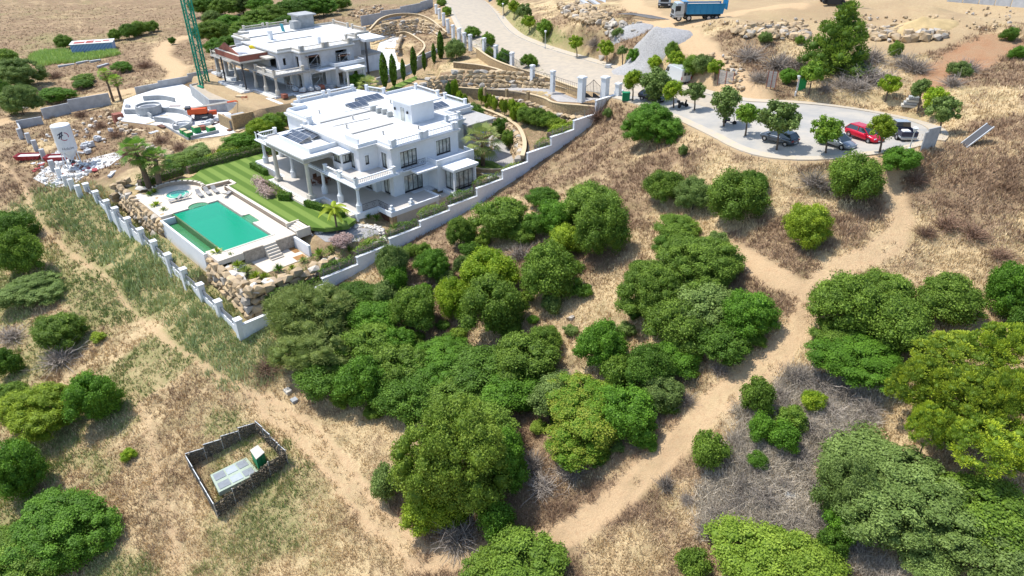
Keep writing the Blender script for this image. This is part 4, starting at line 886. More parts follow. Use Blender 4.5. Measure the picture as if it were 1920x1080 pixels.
# ---------------------------------------------------------------- bushes and trees of the field
def pixof(x, y, z):
    v = np.array((x, y, z-CAMZ)); xr = v[0]*AX+v[1]*BX; yf = v[0]*AY+v[1]*BY; d = yf*cp-v[2]*sp; return 960+F*xr/d, 540-F*(yf*sp+v[2]*cp)/d
B_ = [
(455,262,34,16,'bright','glossy low bush at the far lawn edge left of the villa'),
(485,243,26,20,'lime','large leaved light bush between building site and villa roof'),
(508,232,24,18,'street','leafy bush touching the far corner of the villa'),
(530,222,18,12,'olive','dry olive bush beneath the ochre site wall'),
(432,278,22,12,'olive','low shrub left of the glossy bush at the far lawn edge'),
(340,300,30,14,'olive','low shrubby bush between the thick palms and building site'),
(370,285,26,12,'grey','grey low bush below the green crates'),
# centre clump below the white wall
(940,412,50,40,'olive','olive green bush nearest the white wall at the left end of the middle clump'),
(962,388,20,14,'bright','small dark green top poking above the leftmost bush of the middle clump'),
(863,436,29,30,'olive','lone round bush just below the white wall, left of the middle clump'),
(1017,371,29,19,'bright','small vivid green bush on dry grass behind the middle clump'),
(1108,383,52,38,'olive','tall green bush at the top of the middle clump'),
(1042,408,38,34,'bright','vivid green bush in the heart of the middle clump'),
(1003,425,24,24,'dark','dark low bush wedged between two larger ones in the middle clump'),
(1125,432,48,58,'olive','large olive green bush at the right side of the middle clump'),
(1060,452,34,30,'yellow','yellow green bush in front of the middle clump'),
(1028,512,58,58,'olive','broad round olive bush standing apart right of the yellowish tree'),
(1035,570,20,20,'grey','small grey green bush at the foot of the broad round olive bush'),
(735,497,32,38,'grey','loose grey green bush touching the lower white wall'),
(742,525,24,28,'bright','green bush under the loose grey green bush by the white wall'),
(812,497,36,32,'bright','low vivid green bush on dry ground between wall and yellowish tree'),
(795,470,16,16,'olive','small olive sprig above the low vivid green bush near the wall'),
(918,512,52,44,'lime','large leaved yellow green tree above the dark tree'),
(852,562,38,40,'lime','large leaved yellow green bush left of the dark tree'),
(922,575,58,58,'olive','dark green tree with deep shade in front of the yellowish tree'),
(868,500,18,26,'grey','small grey bush between the vivid low bush and the yellowish tree'),
# right of centre clump
(1272,432,40,26,'olive','small bush crowning the top of the long right clump'),
(1258,455,32,22,'dark','dark bush just beneath the top bush of the right clump'),
(1310,498,76,56,'olive','large rounded tree at the upper end of the right clump'),
(1222,548,68,58,'olive','broad green tree on the left flank of the right clump'),
(1325,575,70,50,'grey','soft grey green tree in the middle of the right clump'),
(1405,592,52,46,'bright','vivid green low bush at the right tip of the clump beside the track'),
(1270,612,58,52,'olive','olive tree in the lower middle of the right clump'),
(1130,650,50,50,'bright','vivid rounded bush at the left corner of the right clump'),
(1355,640,60,42,'dark','dark green bush along the track under the vivid tip'),
(1215,692,46,46,'dark','dark round tree at the lower end of the right clump'),
(1270,668,44,34,'bright','bright low bush between dark round tree and the track'),
(1158,700,34,36,'olive','olive bush squeezed left of the dark round tree'),
# lower left clump
(580,592,82,62,'feather','soft feathery grey green tree at the corner of the white wall'),
(590,660,74,56,'feather','lower feathery grey tree drooping over the clump edge'),
(672,552,42,26,'dark','dark bush just behind the feathery tree near the wall end'),
(722,552,24,26,'grey','grey green bush right of the dark one near the wall end'),
(702,598,46,34,'bright','vivid leaf green bush in the gap right of the feathery tree'),
(775,582,42,44,'olive','upright olive tree with two tops behind the lower clump'),
(700,650,56,44,'olive','green tree right of the lower feathery tree'),
(745,645,34,32,'bright','bright small bush beside two topped olive tree'),
(612,712,56,42,'dark','deep green shady bush on the lower left rim of the clump'),
(683,718,56,52,'bright','bright green bush beneath the lower feathery tree'),
(745,690,58,46,'olive','olive bush in the middle of the lower clump'),
(820,680,72,44,'bright','wide green bush over the middle of the lower clump'),
(765,745,56,44,'dark','darker bush touching the back of the giant tree'),
(905,690,66,46,'dark','flat topped dark bush right of the wide green bush'),
(985,672,66,50,'olive','olive bush at the right rim of the lower clump by bare soil'),
(960,735,62,46,'bright','green bush behind the right shoulder of the giant tree'),
(1020,640,34,30,'olive','small olive bush at the topmost right tip of the lower clump'),
(855,745,60,40,'olive','olive bush directly behind the top of the giant tree'),
(1045,745,50,42,'grey','grey bush between the giant tree and the reddish scrub'),
(940,865,52,72,'bright','leafy green skirt on the right side of the giant tree'),
(722,905,30,44,'grey','small grey green bush leaning on the left foot of the giant tree'),
(805,955,56,52,'yellow','low light green lobe at the front foot of the giant tree'),
(930,975,36,40,'bright','small green lobe right of the dead branches under the giant tree'),
(1110,770,98,58,'scrub','wide low scrub with reddish yellow tips beside the track'),
(1085,835,70,44,'scrub','front part of the low reddish scrub right of the giant tree'),
(1180,775,56,50,'bright','green scrub at the right rim beside the diagonal track'),
(1240,735,40,34,'grey','grey green bush where the scrub meets the dark round tree'),
# front edge
(985,1052,80,48,'olive','dark olive tree cut by the bottom edge in the centre'),
(905,1062,34,26,'olive','small shoot left of the tree cut by the bottom edge'),
(1420,1042,84,50,'giant','yellow green tree cut by the bottom edge right of centre'),
(1505,1060,80,44,'giant','lower yellow green tree spreading right at the bottom edge'),
(1300,1060,32,32,'olive','small olive shrub left of the yellow green bottom tree'),
(1462,1010,30,18,'dark','small dark tuft on top of the yellow green bottom tree'),
# right side
(1592,572,68,58,'olive','large olive tree right of the track junction'),
(1660,548,50,38,'olive','upper lobe tree behind the large olive by the junction'),
(1680,610,66,54,'olive','olive tree between the junction tree and the yellow pines'),
(1778,560,62,48,'olive','separate round olive tree right of the junction tree'),
(1612,672,84,44,'bright','vivid dark green low bush beneath the junction tree'),
(1575,632,50,34,'olive','small olive lobe left above the vivid low bush'),
(1900,545,44,70,'bright','vivid green mass cut by the right edge of the picture'),
(1918,610,30,40,'dark','dark bush under the vivid mass at the right edge'),
(1640,880,92,64,'grey','top crown of the great grey green tree at lower right'),
(1700,940,130,96,'grey','great grey green tree filling the lower right'),
(1590,925,54,60,'grey','left shoulder tree of the great grey green tree'),
(1580,985,34,60,'bright','strip of vivid leaves along the left foot of the great tree'),
(1845,960,96,74,'olive','olive tree below the yellow pines at the right edge'),
(1880,1045,90,60,'grey','grey tree in the bottom right corner'),
(1740,1040,60,40,'grey','low grey tree at the bottom under the great tree'),
(1328,845,32,38,'olive','upright olive bush alone right of the diagonal track'),
(1420,748,32,38,'olive','thin olive bush at the edge of the grey dead scrub'),
(1430,805,26,28,'bright','green bush in the dead scrub below the thin olive bush'),
(1468,822,30,30,'bright','vivid bush in the dead scrub right of its green neighbour'),
(1485,785,28,26,'olive','small olive bush in dead scrub above the vivid one'),
(1525,753,24,22,'lime','yellow green bush alone inside the dead scrub'),
(1420,865,20,18,'bright','tiny vivid bush below the dead scrub bushes'),
(1560,1018,28,30,'dark','dark bush beneath the left shoulder of the great tree'),
# upper right
(1224,236,55,38,'bright','large glossy green dome bush below the row of street trees'),
(1245,352,38,32,'olive','left bush of three in a row on the dry slope'),
(1302,367,35,32,'grey','middle greyish bush of three in a row on the slope'),
(1380,372,52,48,'olive','right and largest bush of three in a row on the slope'),
(1410,345,30,24,'dark','dark top behind the largest bush of the row of three'),
(1602,337,50,46,'olive','dense round bush by itself near the turning circle track'),
(1516,425,40,42,'yellow','upright light green bush by itself in the open slope'),
(1687,299,35,23,'bright','low glossy bush beside the lamp post at the turning circle'),
(1281,282,9,11,'grey','tiny grey green sprig below the glossy dome bush'),
(1140,212,10,10,'grey','small grey bush at the top end of the white wall'),
# left side
(22,430,36,34,'dark','dark tree at the left edge behind the foot path'),
(30,480,44,48,'olive','tall olive tree at the left edge below the dark tree'),
(112,622,46,36,'olive','flat olive bush over dead grey branches on the left'),
(78,770,72,56,'yellow','broad yellow green tree at the left edge'),
(172,748,46,48,'bright','bright dark green tree right of the broad yellow one'),
(20,745,34,30,'olive','small olive tree behind the broad yellow green one'),
(34,880,46,56,'bright','rounded green tree at the left edge below the yellow one'),
(110,1000,96,64,'bright','big leafy green tree in the bottom left corner'),
(50,1045,90,50,'olive','olive lobe of the bottom left corner at the edge'),
(12,680,24,30,'dark','dark bush cut by the left edge near the bare patch'),
(200,845,1,1,'dark','') if False else None,
(240,852,14,12,'lime','tiny bright tuft alone on the dry grass left of the enclosure'),
(35,668,1,1,'dark','') if False else None,
(60,545,60,26,'grey','low grey scrub patch left of the foot path'),
(150,590,1,1,'dark','') if False else None,
(185,632,14,10,'yellow','small yellow green tuft beside the flat olive bush'),
# upper left
(30,140,46,30,'grey','spreading grey green tree at the upper left edge'),
(36,190,34,30,'grey','round grey tree in front of the spreading one, upper left'),
(8,106,22,14,'olive','olive bush at the left edge behind the spreading tree'),
(5,175,20,26,'dark','dark tree at the left edge beside the round grey tree'),
(120,80,16,13,'olive','small dark bush left of the blue and white shed'),
(215,66,12,11,'olive','first bush right of the shed in the row behind'),
(240,60,16,14,'dark','darkest tall bush in the row behind the shed'),
(262,54,18,14,'olive','widest bush in the row behind the shed'),
(285,50,12,10,'olive','last small bush at the right end of the row behind the shed'),
(105,178,30,14,'bright','low green bush among dry grass above the grey wall'),
(155,158,18,9,'dark','low dark bush above the low green one near the grey wall'),
(158,148,20,9,'olive','flat olive scrub between broken walls and the grey wall'),
(228,126,18,10,'bright','low bright bush beside the fallen concrete slabs'),
(322,77,7,7,'dark','tiny dark bush at the bend of the sand road'),
]
for q in B_:
    if q: plant(q[0], q[1], q[2]*1.05, q[3]*1.06, *q[4:6], name='tree' if ' tree' in q[5] else 'bush', cat='tree' if ' tree' in q[5] else 'bush', trunk=.1)
plant(852,858,112,116,'giant','giant rounded olive tree with yellow green crown in the foreground centre', 'tree', 'tree', 1.0)
plant(895,800,78,60,'olive','grey green upper shoulder tree behind the giant foreground tree', 'tree', 'tree', 1.6)
for q in [(1800,672,74,52,'topmost yellow tipped pine of the right edge group'),(1885,655,58,54,'yellow tipped pine at the right edge beside the topmost one'),(1735,722,62,56,'left pine of the yellow tipped group above the great grey tree'),
          (1812,745,74,64,'central pine of the yellow tipped group'),(1895,760,58,70,'right edge pine below the topmost one'),(1850,830,80,66,'lowest large pine of the yellow tipped group'),(1745,800,44,46,'small pine touching the great grey tree')]:
    plant(q[0],q[1],q[2],q[3],'pine',q[4],'pine_tree','pine tree',2.0)
random.seed(5)
GAPS = [(770,470),(795,545),(835,520),(880,470),(905,450),(985,445),(1005,470),(1080,500),(1090,545),(985,560),(960,620),(1000,600),(1070,620),(830,610),(860,625),(780,635),(650,610),(655,655),(560,650),(640,750),(700,775),(770,790),(1015,720),(1040,790),(1010,800),(1065,745),(1100,715),(1175,620),(1190,590),(1300,700),(1250,760),(1215,830),(1160,840),(1120,860),(1440,600),(1420,640),(1380,670),(1345,450),(1200,500),(1280,560),(1570,680),(1540,640),(1735,600),(1700,650),(1640,690)]
for i, (x, y) in enumerate(GAPS):
    r_ = random.uniform(11, 22); plant(x, y, r_, r_*.8, ['olive','bright','grey','dark','giant'][i % 5], 'small low shrub filling a gap between the larger bushes of the field', 'bush', 'bush', 0, 'small shrubs between the larger field bushes')
# wood behind the unfinished house
bk = [(400,60,26,'olive'),(430,48,24,'bright'),(462,62,26,'olive'),(440,85,24,'dark'),(408,88,18,'bright'),(480,40,26,'olive'),(512,30,26,'olive'),(545,22,26,'dark'),(575,14,24,'bright'),(500,60,24,'bright'),(535,50,24,'dark'),(565,42,20,'bright'),(385,12,24,'dark'),(420,14,22,'olive'),(455,8,22,'grey'),(490,10,20,'bright'),(605,12,20,'bright'),(640,6,14,'olive'),(395,32,14,'grey')]
wh = ['nearest the crane mast','above the left roof corner','behind the red brick parapet','touching the left roof edge','low beside the crane','in the middle left of the wood','behind the yellow tarpaulin','in the middle of the wood','behind the rooftop tower','hugging the long roof edge','right behind the roof balustrade','just left of the rooftop tower','dark, top left by the crane','second from the crane at the top edge','third from the crane at the top edge','at the top edge above the roof','right of the tower at the top edge','last of the wood beside the grey wall','small, by the sand road and mast']
for (x, y, r_, k), w_ in zip(bk, wh): plant(x, y, r_*1.35, r_*.85, k, 'wild tree '+w_+', behind the unfinished house', 'tree', 'tree', .6, group='trees behind the unfinished house')
# clipped street trees: crown centre, radius, trunk foot, kind
ST = [(1187,150,19,1186,190,'lime','clipped yellow green street tree next to the green bin'),(1226,158,30,1228,192,'grey','large grey green street tree shading the black car'),(1262,170,20,1263,203,'lime','bright round street tree between black car and scooter'),
(1303,173,20,1302,208,'grey','small grey street tree just right of the scooter'),(1358,192,29,1357,238,'grey','grey street tree shading the second motorcycle'),(1402,215,22,1397,256,'street','bright green street tree left of the dark grey hatchback'),
(1462,224,37,1456,282,'grey','biggest grey street tree over the dark grey hatchback'),(1551,246,29,1548,288,'street','bright street tree over the silver sedan'),(1655,240,25,1649,288,'yellow','pale street tree in front of the pickup'),
(1137,91,16,1138,120,'lime','lime street tree left of the gravel heap'),(1080,80,14,1082,108,'lime','lime street tree third from the top on the verge'),(1019,53,16,1018,78,'street','round street tree beside the lower verge lamp'),(991,41,13,993,62,'lime','lime street tree above the lower verge lamp'),(965,14,13,963,38,'lime','street tree at the upper end of the green verge'),(943,4,12,945,28,'street','street tree at the top edge on the verge'),
(984,22,15,985,38,'grey','grey street tree behind the verge row'),(1167,96,10,1167,124,'grey','thin grey street sapling right of the lime tree'),(1188,105,15,1187,128,'bright','bushy green street tree below the gravel heap'),(1226,118,14,1226,138,'lime','small lime street tree behind the white van'),(1269,112,17,1268,130,'lime','lime street tree by the foot of the gravel heap'),(1341,128,16,1340,150,'lime','lime street tree beside the left metal hoarding'),
(1524,138,23,1516,177,'street','upright street tree next to the far street lamp'),(1669,159,20,1659,190,'lime','leaning lime street tree behind the turning circle'),(1727,166,18,1720,212,'grey','thin grey street tree beside the rubble bin'),(1768,207,29,1761,250,'grey','wide grey street tree at the far end of the turning circle'),(1757,188,24,1757,222,'lime','yellow green tree behind the wide grey one at the circle end')]
def tree_at(cx, cy, rx, bx, by, kind, label, grp='clipped trees along the street'):
    g_ = at(bx, by); D = depth((g_.x, g_.y, g_.z+2)); r_ = rx*D/F
    # height of the crown centre above the foot along the upright through the foot
    best = min(np.linspace(.8, 7, 80), key=lambda h: abs(pixof(g_.x, g_.y, g_.z+h)[1]-cy)); t = empty('street_tree', tuple(g_), label, 'tree', grp)
    s_ = int(cx) % 3; dx = (cx-pixof(g_.x, g_.y, g_.z+best)[0])*D/F
    inst('crown', CM['T', s_], t, LEAF[kind], (r_, r_, r_*.92), (dx*AX, dx*BX, best), cx)
    mb = MB(); x1, y1 = dx*AX, dx*BX; top = max(.6, best-r_*.5)
    mb.tube([(0,0,-.2),(x1*.35+.05,y1*.35,top*.5),(x1*.7,y1*.7,top)], [.13,.10,.08], 7)
    for a in (0.5, 2.6, 4.4): mb.tube([(x1*.7,y1*.7,top-.1),(x1+math.cos(a)*r_*.35,y1+math.sin(a)*r_*.35,best)], [.06,.03], 5)
    mb.build('trunk', BARK, t); return t
for q in ST: tree_at(*q)
BB = [(1160,62,12,10,'grey','small grey green bush on the boulders left of the gravel heap',1),(1260,95,16,18,'olive','upright olive bush on the right flank of the gravel heap',0),(1300,125,22,22,'olive','leafy bush behind the white van on the right',0),(1318,122,20,20,'grey','greyish bush right of the leafy one behind the van',0),(1262,118,1,1,'x','',0),
 (1435,72,14,12,'grey','grey green bush under the long row of boulders',0),(1500,75,10,9,'olive','little olive bush left of the tall pine',0),(1680,92,14,16,'olive','olive bush under the boulders right of the tall pine',0),(1895,65,16,14,'dark','dark bush alone near the upper right corner',0),(1910,100,16,14,'bright','green bush cut by the right edge near the upper corner',0),(1800,130,22,16,'grey','grey bush on the dry slope right of the red soil',0),(1480,145,16,16,'bright','bush behind the right metal hoarding',0),(1445,160,1,1,'x','',0)]
for q in BB:
    if q[5]: plant(*q[:6])
g_ = at(1564,136); t = empty('pine_tree', tuple(g_), 'tall conical pine standing in front of the boulder rows', 'pine tree')
D_ = depth((g_.x, g_.y, g_.z+4)); H_ = min(np.linspace(4, 16, 200), key=lambda h: abs(pixof(g_.x, g_.y, g_.z+h)[1]-16)); r_ = 68*D_/F
inst('crown', CM['C', 0], t, LEAF['pine2'], (r_, r_, H_*.52), (0, 0, H_*.53), 1); MB().tube([(0,0,-.3),(0,0,H_*.9)], [.28,.06], 8).build('trunk', BARK, t)
# dead scrub
DB = [(1500,700,34,24),(1545,712,36,24),(1590,735,36,22),(1630,760,30,24),(1465,735,26,22),(1560,770,34,24),(1520,795,30,22),(1575,810,28,22),(1500,850,28,20),(1470,765,20,18),(1385,820,26,20),(1370,850,22,18),(1400,905,34,28),(1440,930,36,28),(1385,940,30,24),(1475,905,22,18),(1490,975,30,20),(1440,975,28,20),(1350,960,28,24),(1325,985,24,22),(1250,900,21,24),(1600,780,26,20),(1540,745,26,18),(1555,860,24,16),(1540,980,20,20),(1610,1030,26,22),(1660,1060,26,18),(1400,870,22,14),(1530,905,18,16),(1290,935,18,14),(1480,820,22,18),(1425,880,26,18)]
for i, q in enumerate(DB): deadbush(*q, 'bare grey dead bush, one of many in the scrub right of the track', group='grey dead bushes right of the track')
DL = [(110,668,42,26,'heap of bleached dead branches under the flat olive bush',False),(20,625,34,24,'grey dead bush at the left edge above the bare patch',False),(1000,860,26,34,'dead brush between giant tree and reddish scrub',False),(1020,905,34,28,'grey dead bush at the right foot of the giant tree',False),(1075,880,36,18,'dead bush at the foot of the reddish scrub',False),(1195,830,16,14,'small grey dead bush at the track rim of the scrub',False),(860,1000,50,24,'dark tangle of dead branches under the front of the giant tree',False),
 (975,470,26,20,'grey dead branches in front of the middle clump',False),(1530,330,30,26,'grey thorn bush left of the dense round bush',False),(1555,345,22,18,'pale thorn bush touching the dense round bush',False),(1120,205,24,26,'brown dry bush at the upper end of the white wall',True),(1690,640,1,1,'',False),(790,545,24,16,'grey dead bush in the gap behind the two topped olive',False),(690,665,20,14,'bleached dead branches inside the lower clump',False),
 (500,690,34,22,'reddish brown dry bush at the left rim of the lower clump',True),(1290,745,20,20,'grey dead bush beside the diagonal track near the dark tree',False),(1350,690,20,16,'grey dead bush on the track rim under the dark bush',False),(990,520,1,1,'',False),(1060,705,20,16,'dead bush on bare soil above the reddish scrub',False),(770,780,1,1,'',False),(1110,20,1,1,'',False),(1115,75,18,14,'grey dry bush left of the lime street tree',False),(1780,410,30,26,'brown dry bush right of the track on the slope',True),(1830,430,34,24,'wide brown dry scrub on the right slope',True),(1740,430,24,20,'brown dry bush close to the right of the track',True),(1880,470,30,24,'brown dry bush at the right edge of the slope',True),(1720,330,24,18,'brown bush below the low glossy bush',True),(150,212,16,10,'brown bush by the inner corner of the long grey wall',True),(215,248,18,12,'tawny dry bush between silo and white slab',True),(240,282,20,12,'tawny dry bush in front of the thick palms',True),
 (188,232,16,11,'dry brown bush above the block pallets',True),(88,210,14,8,'dry brown bush behind the top corner of the grey wall',True),(300,262,18,9,'dry brown bush under the green crates',True),(335,276,20,9,'dry brown bush on the bank behind the lawn hedge',True),(70,180,20,10,'dry brown thicket on the slope beyond the grey wall',True),(210,140,20,9,'dry brown thicket below the fallen slab',True),(100,140,18,9,'dry brown thicket under the reeds',True),(270,120,18,9,'dry brown thicket at the inner bend of the sand road',True)]
for q in DL:
    if q[4]: deadbush(*q[:6])
DG = [(1405,95,20,14),(1460,110,24,16),(1500,115,18,12),(1600,120,20,14),(1630,135,28,18),(1660,140,20,14),(1620,105,18,12),(1640,100,20,12),(1700,110,20,14),(1580,150,18,12),(1720,120,22,14),(1610,155,22,14),(1820,120,20,14),(1790,148,18,12),(1550,160,14,10),(1425,140,18,12)]
for q in DG: deadbush(q[0], q[1], q[2]*1.5, q[3]*1.4, 'dry grey bush on the bank behind the turning circle', group='dry bushes on the bank behind the turning circle')
# ---------------------------------------------------------------- palms, cypresses, hedges, garden plants
def fan_leaf_mesh(seed, feather=False):
    rng = np.random.default_rng(seed); Vs = []; Fs = []; T = []
    nfr = 32 if not feather else 16
    for i in range(nfr):
        a = i*2.399+rng.normal()*.1; e = 1.25-2.0*(i/nfr) if not feather else 1.0-1.2*(i/nfr); d = np.array([math.cos(a)*math.cos(e), math.sin(a)*math.cos(e), math.sin(e)]); side = unit(np.cross(d, np.array([0, 0, 1.]))); upv = np.cross(side, d); t_ = np.clip(rng.normal(.5+.35*(e > 0), .2), 0, 1)
        if not feather:
            base = d*.12; hub = d*.55; s_ = side*.012; k = len(Vs); Vs += [base-s_, base+s_, hub+s_, hub-s_]; Fs.append((k, k+1, k+2, k+3)); T.append(t_)
            for j in range(11):
                b_ = (j-5)*.24; dd = d*math.cos(b_)+side*math.sin(b_); tip = hub+dd*.52*(1-.1*abs(b_))-np.array([0, 0, .10+.08*rng.uniform()]); mid = hub+dd*.26; w = np.cross(dd, upv)*.027; k = len(Vs)
                Vs += [hub, mid-w, tip, mid+w]; Fs.append((k, k+1, k+2, k+3)); T.append(t_+rng.normal()*.1)
        else:
            for j in range(11):
                u = .1+j*.085; p = d*u-np.array([0, 0, .5*u*u]); p2 = d*(u+.09)-np.array([0, 0, .5*(u+.09)**2])
                for sgn in (-1, 1):
                    tip = p2+side*sgn*.22*(1-u*.5)-np.array([0, 0, .12]); k = len(Vs); Vs += [p, p2, tip+d*.05, tip]; Fs.append((k, k+1, k+2, k+3)); T.append(t_)
    return npmesh('fronds', np.array(Vs), np.array(Fs), [LEAF['olive']], np.clip(T, 0, 1), nsides=4)
FAN = [fan_leaf_mesh(1), fan_leaf_mesh(2)]; FEA = fan_leaf_mesh(3, True)
def palm(x, y, z, H_, r_, label, lean=(0, 0), tr=.28, kind='olive', feather=False, skirt=True):
    t = empty('palm_tree', (x, y, z), label, 'palm tree')
    mb = MB(); mb.tube([(0,0,-.3),(lean[0]*.3,lean[1]*.3,H_*.5),(lean[0],lean[1],H_)], [tr*1.25,tr,tr*.9], 9); mb.build('trunk', BARKP, t)
    inst('fronds', FEA if feather else FAN[int(x) % 2], t, LEAF[kind], (r_, r_, r_), (lean[0], lean[1], H_-.05), x)
    if skirt: inst('dead_fronds', FAN[0], t, mat('dry palm skirt', (.20,.15,.08), .9, attr=(.30,.22,.12)), (r_*.62, r_*.62, -r_*.8), (lean[0], lean[1], H_-.35), 1)
    return t
palm(-103.0, 27.8, 11.9, 5.3, 2.7, 'thick fan palm with the left trunk behind the spa corner', (-.6, -.3), .36, 'bright')
palm(-101.9, 28.9, 11.9, 4.2, 2.4, 'shorter fan palm of the pair behind the spa corner', (.4, .3), .36, 'dark')
palm(-72.1, 65.2, 13.5, 3.9, 3.3, 'large fan palm in the round lawn bed beside the garage drive', (.1, 0), .3, 'feather')
q = P(633, 437, 38.4); palm(q[0], q[1], 11.6, 3.5, 1.9, 'small palm with yellow fronds in the white stone bed', (-.1, 0), .12, 'pine', True, False)
g_ = at(213, 191); palm(g_.x, g_.y, g_.z, 5.6, 1.7, 'taller thin palm by the grey wall, left of the pair', (-1.0, .1), .22, 'street')
g_ = at(228, 190); palm(g_.x, g_.y, g_.z, 4.3, 1.6, 'shorter thin palm by the grey wall, right of the pair', (-.5, .1), .22, 'street')
q = P(692, 172, 35.2); palm(q[0], q[1], 14.6, 1.2, 2.6, 'squat fan palm between the two houses', (0, 0), .3, 'feather', False, False)
CYP = npmesh('foliage', *(lambda V_, F_: (V_, F_))(*(lambda rng: quads_at(np.c_[(lambda z, a, r_: (r_*np.cos(a), r_*np.sin(a), z))(*(lambda z: (z, rng.uniform(0, 6.28, 1500), .16*np.sin(np.clip(z*1.05, 0, 1)*PI)**.6*rng.uniform(.6, 1.1, 1500)+.02))(rng.uniform(.02, .98, 1500)))], unit(rng.normal(size=(1500, 3))), rng.uniform(.02, .045, 1500), rng.uniform(.03, .07, 1500), rng))(np.random.default_rng(5))), [LEAF['dark']], np.random.default_rng(6).uniform(0, 1, 1500), nsides=4)
def ord_(i): return ['first', 'second', 'third', 'fourth', 'fifth', 'sixth', 'seventh', 'eighth', 'ninth', 'tenth', 'eleventh', 'twelfth'][i]
for i, (bx, by, tx, ty, h) in enumerate([(670,160,668,128,35),(722,163,716,99,34.5),(739,160,735,101,34.4),(757,150,752,110,34.3),(777,140,768,88,34.1),(796,130,791,95,33.9),(814,118,813,81,33.7),(827,112,823,58,33.5)]):
    q = P(bx, by, h); best = min(np.linspace(1.5, 9, 90), key=lambda hh: abs(pixof(q[0], q[1], toz(h)+hh)[1]-ty)); t = empty('cypress', (q[0], q[1], toz(h)), ord_(i)+' slender cypress, counted from the palm end of the row beside the pale drive', 'cypress', 'cypresses between the two houses')
    inst('crown', CYP, t, LEAF['dark'], (best*.62, best*.62, best)); MB().cyl((0, 0), .07, -.4, best*.7, 6, .03).build('trunk', BARK, t)
def hedge(x0, y0, x1, y1, w, h, z, label, kind='dark', name='hedge', clip=True, dens=70, par=None, zf=None, ls=.09):
    L_ = math.hypot(x1-x0, y1-y0); a = math.atan2(y1-y0, x1-x0); rng = np.random.default_rng(int(abs(x0*13+y0*7))); n_ = int(L_*(w+2*h)*dens)
    t = empty(name, (x0, y0, z), label, 'hedge', rz=a) if par is None else par
    if clip:
        u = rng.uniform(0, L_, n_); s_ = rng.uniform(0, w+2*h, n_); yy = np.where(s_ < h, -w/2, np.where(s_ < h+w, s_-h-w/2, w/2)); zz = np.where(s_ < h, s_, np.where(s_ < h+w, h, s_-h-w)); nn = np.where((s_ < h)[:, None], [0, -1, 0], np.where((s_ < h+w)[:, None], [0, 0, 1], [0, 1, 0])).astype(float)
        pos = np.c_[u, yy, zz]+rng.normal(size=(n_, 3))*.03
    else:
        u = rng.uniform(0, L_, n_); al = rng.uniform(0, PI, n_); bump = .75+.5*noise2(u, u*0+x0, .9, 3); pos = np.c_[u, np.cos(al)*w/2*bump, np.sin(al)*h*bump]+rng.normal(size=(n_, 3))*.09; nn = np.c_[u*0, np.cos(al), np.sin(al)]
    V_, F_ = quads_at(pos, unit(nn+rng.normal(size=(n_, 3))*.5), rng.uniform(.6, 1.3, n_)*ls, rng.uniform(.5, 1, n_)*ls, rng); tint = np.clip(rng.normal(.45, .25, n_), 0, 1)
    if zf is not None: V_[:, 2] += np.interp(V_[:, 0], [0, L_], [0, zf])
    o = bpy.data.objects.new('foliage', npmesh('foliage', V_, F_, [LEAF[kind]], tint, nsides=4)); link(o, t)
    c_ = MB(); k = .42 if clip else .28; c_.prism([(0, -w*k), (L_, -w*k), (L_, w*k), (0, w*k)], -.2, lambda x, y: h*(.93 if clip else .5)+(zf or 0)*x/L_); c_.build('stems', BARK if not clip else LEAF['dark'], t); return t
hedge(-80.0,40.0,-73.2,41.6,.8,.8,12.5,'clipped low hedge along the front of the porch near the yellow palm')
hedge(-84.5,38.6,-83.2,39.6,1.2,.9,12.5,'clipped cube hedge at the end of the pink flower bed')
hedge(-98.6,41.6,-94,41.6,.8,.8,12.5,'low clipped hedge at the far left end of the porch')
hedge(-104.2,34,-104.4,47,1.8,1.7,12.2,'dense dark hedge along the far side of the lawn','dark','hedge',False)
hedge(-104.5,27,-105.5,33.5,2,1.6,11.9,'dark bushy hedge behind the pair of thick palms','dark','hedge',False)
hedge(-103.8,47,-100.5,51,2.6,2.4,12.2,'tall glossy bushes between the lawn and the villa rear','bright','hedge',False)
hedge(-106,37.5,-107,47,1.2,.9,12.4,'light green shrubs behind the dark lawn hedge','lime','hedge',False,40)
hedge(-102.6,50.5,-103.2,57,3,2.6,12.6,'large leaved bushes against the side of the villa','street','hedge',False,60,ls=.16)
PINK = leafmat('pale pink blossom', (.42,.30,.27), (.58,.44,.38)); LEAF['pink'] = PINK
for (x, y, L_, lb) in [(-92.5,39.2,3.2,'pale pink flowering shrubs at the steps of the portico'),(-89.0,38.2,3.6,'pale pink flowering shrubs in the middle of the lawn bed')]: hedge(x, y, x+L_, y-.2, 1.5, 1.0, 12.5, lb, 'pink', 'flowering_shrub', False, 60)
hedge(-92,40.1,-84.8,39.6,1.0,.7,12.45,'green shrubs behind the pink flowers under the portico','olive','hedge',False,60)
plant(640,452,22,15,'pink','round pink flowering shrub beside the grey gravel','flowering_shrub','shrub')
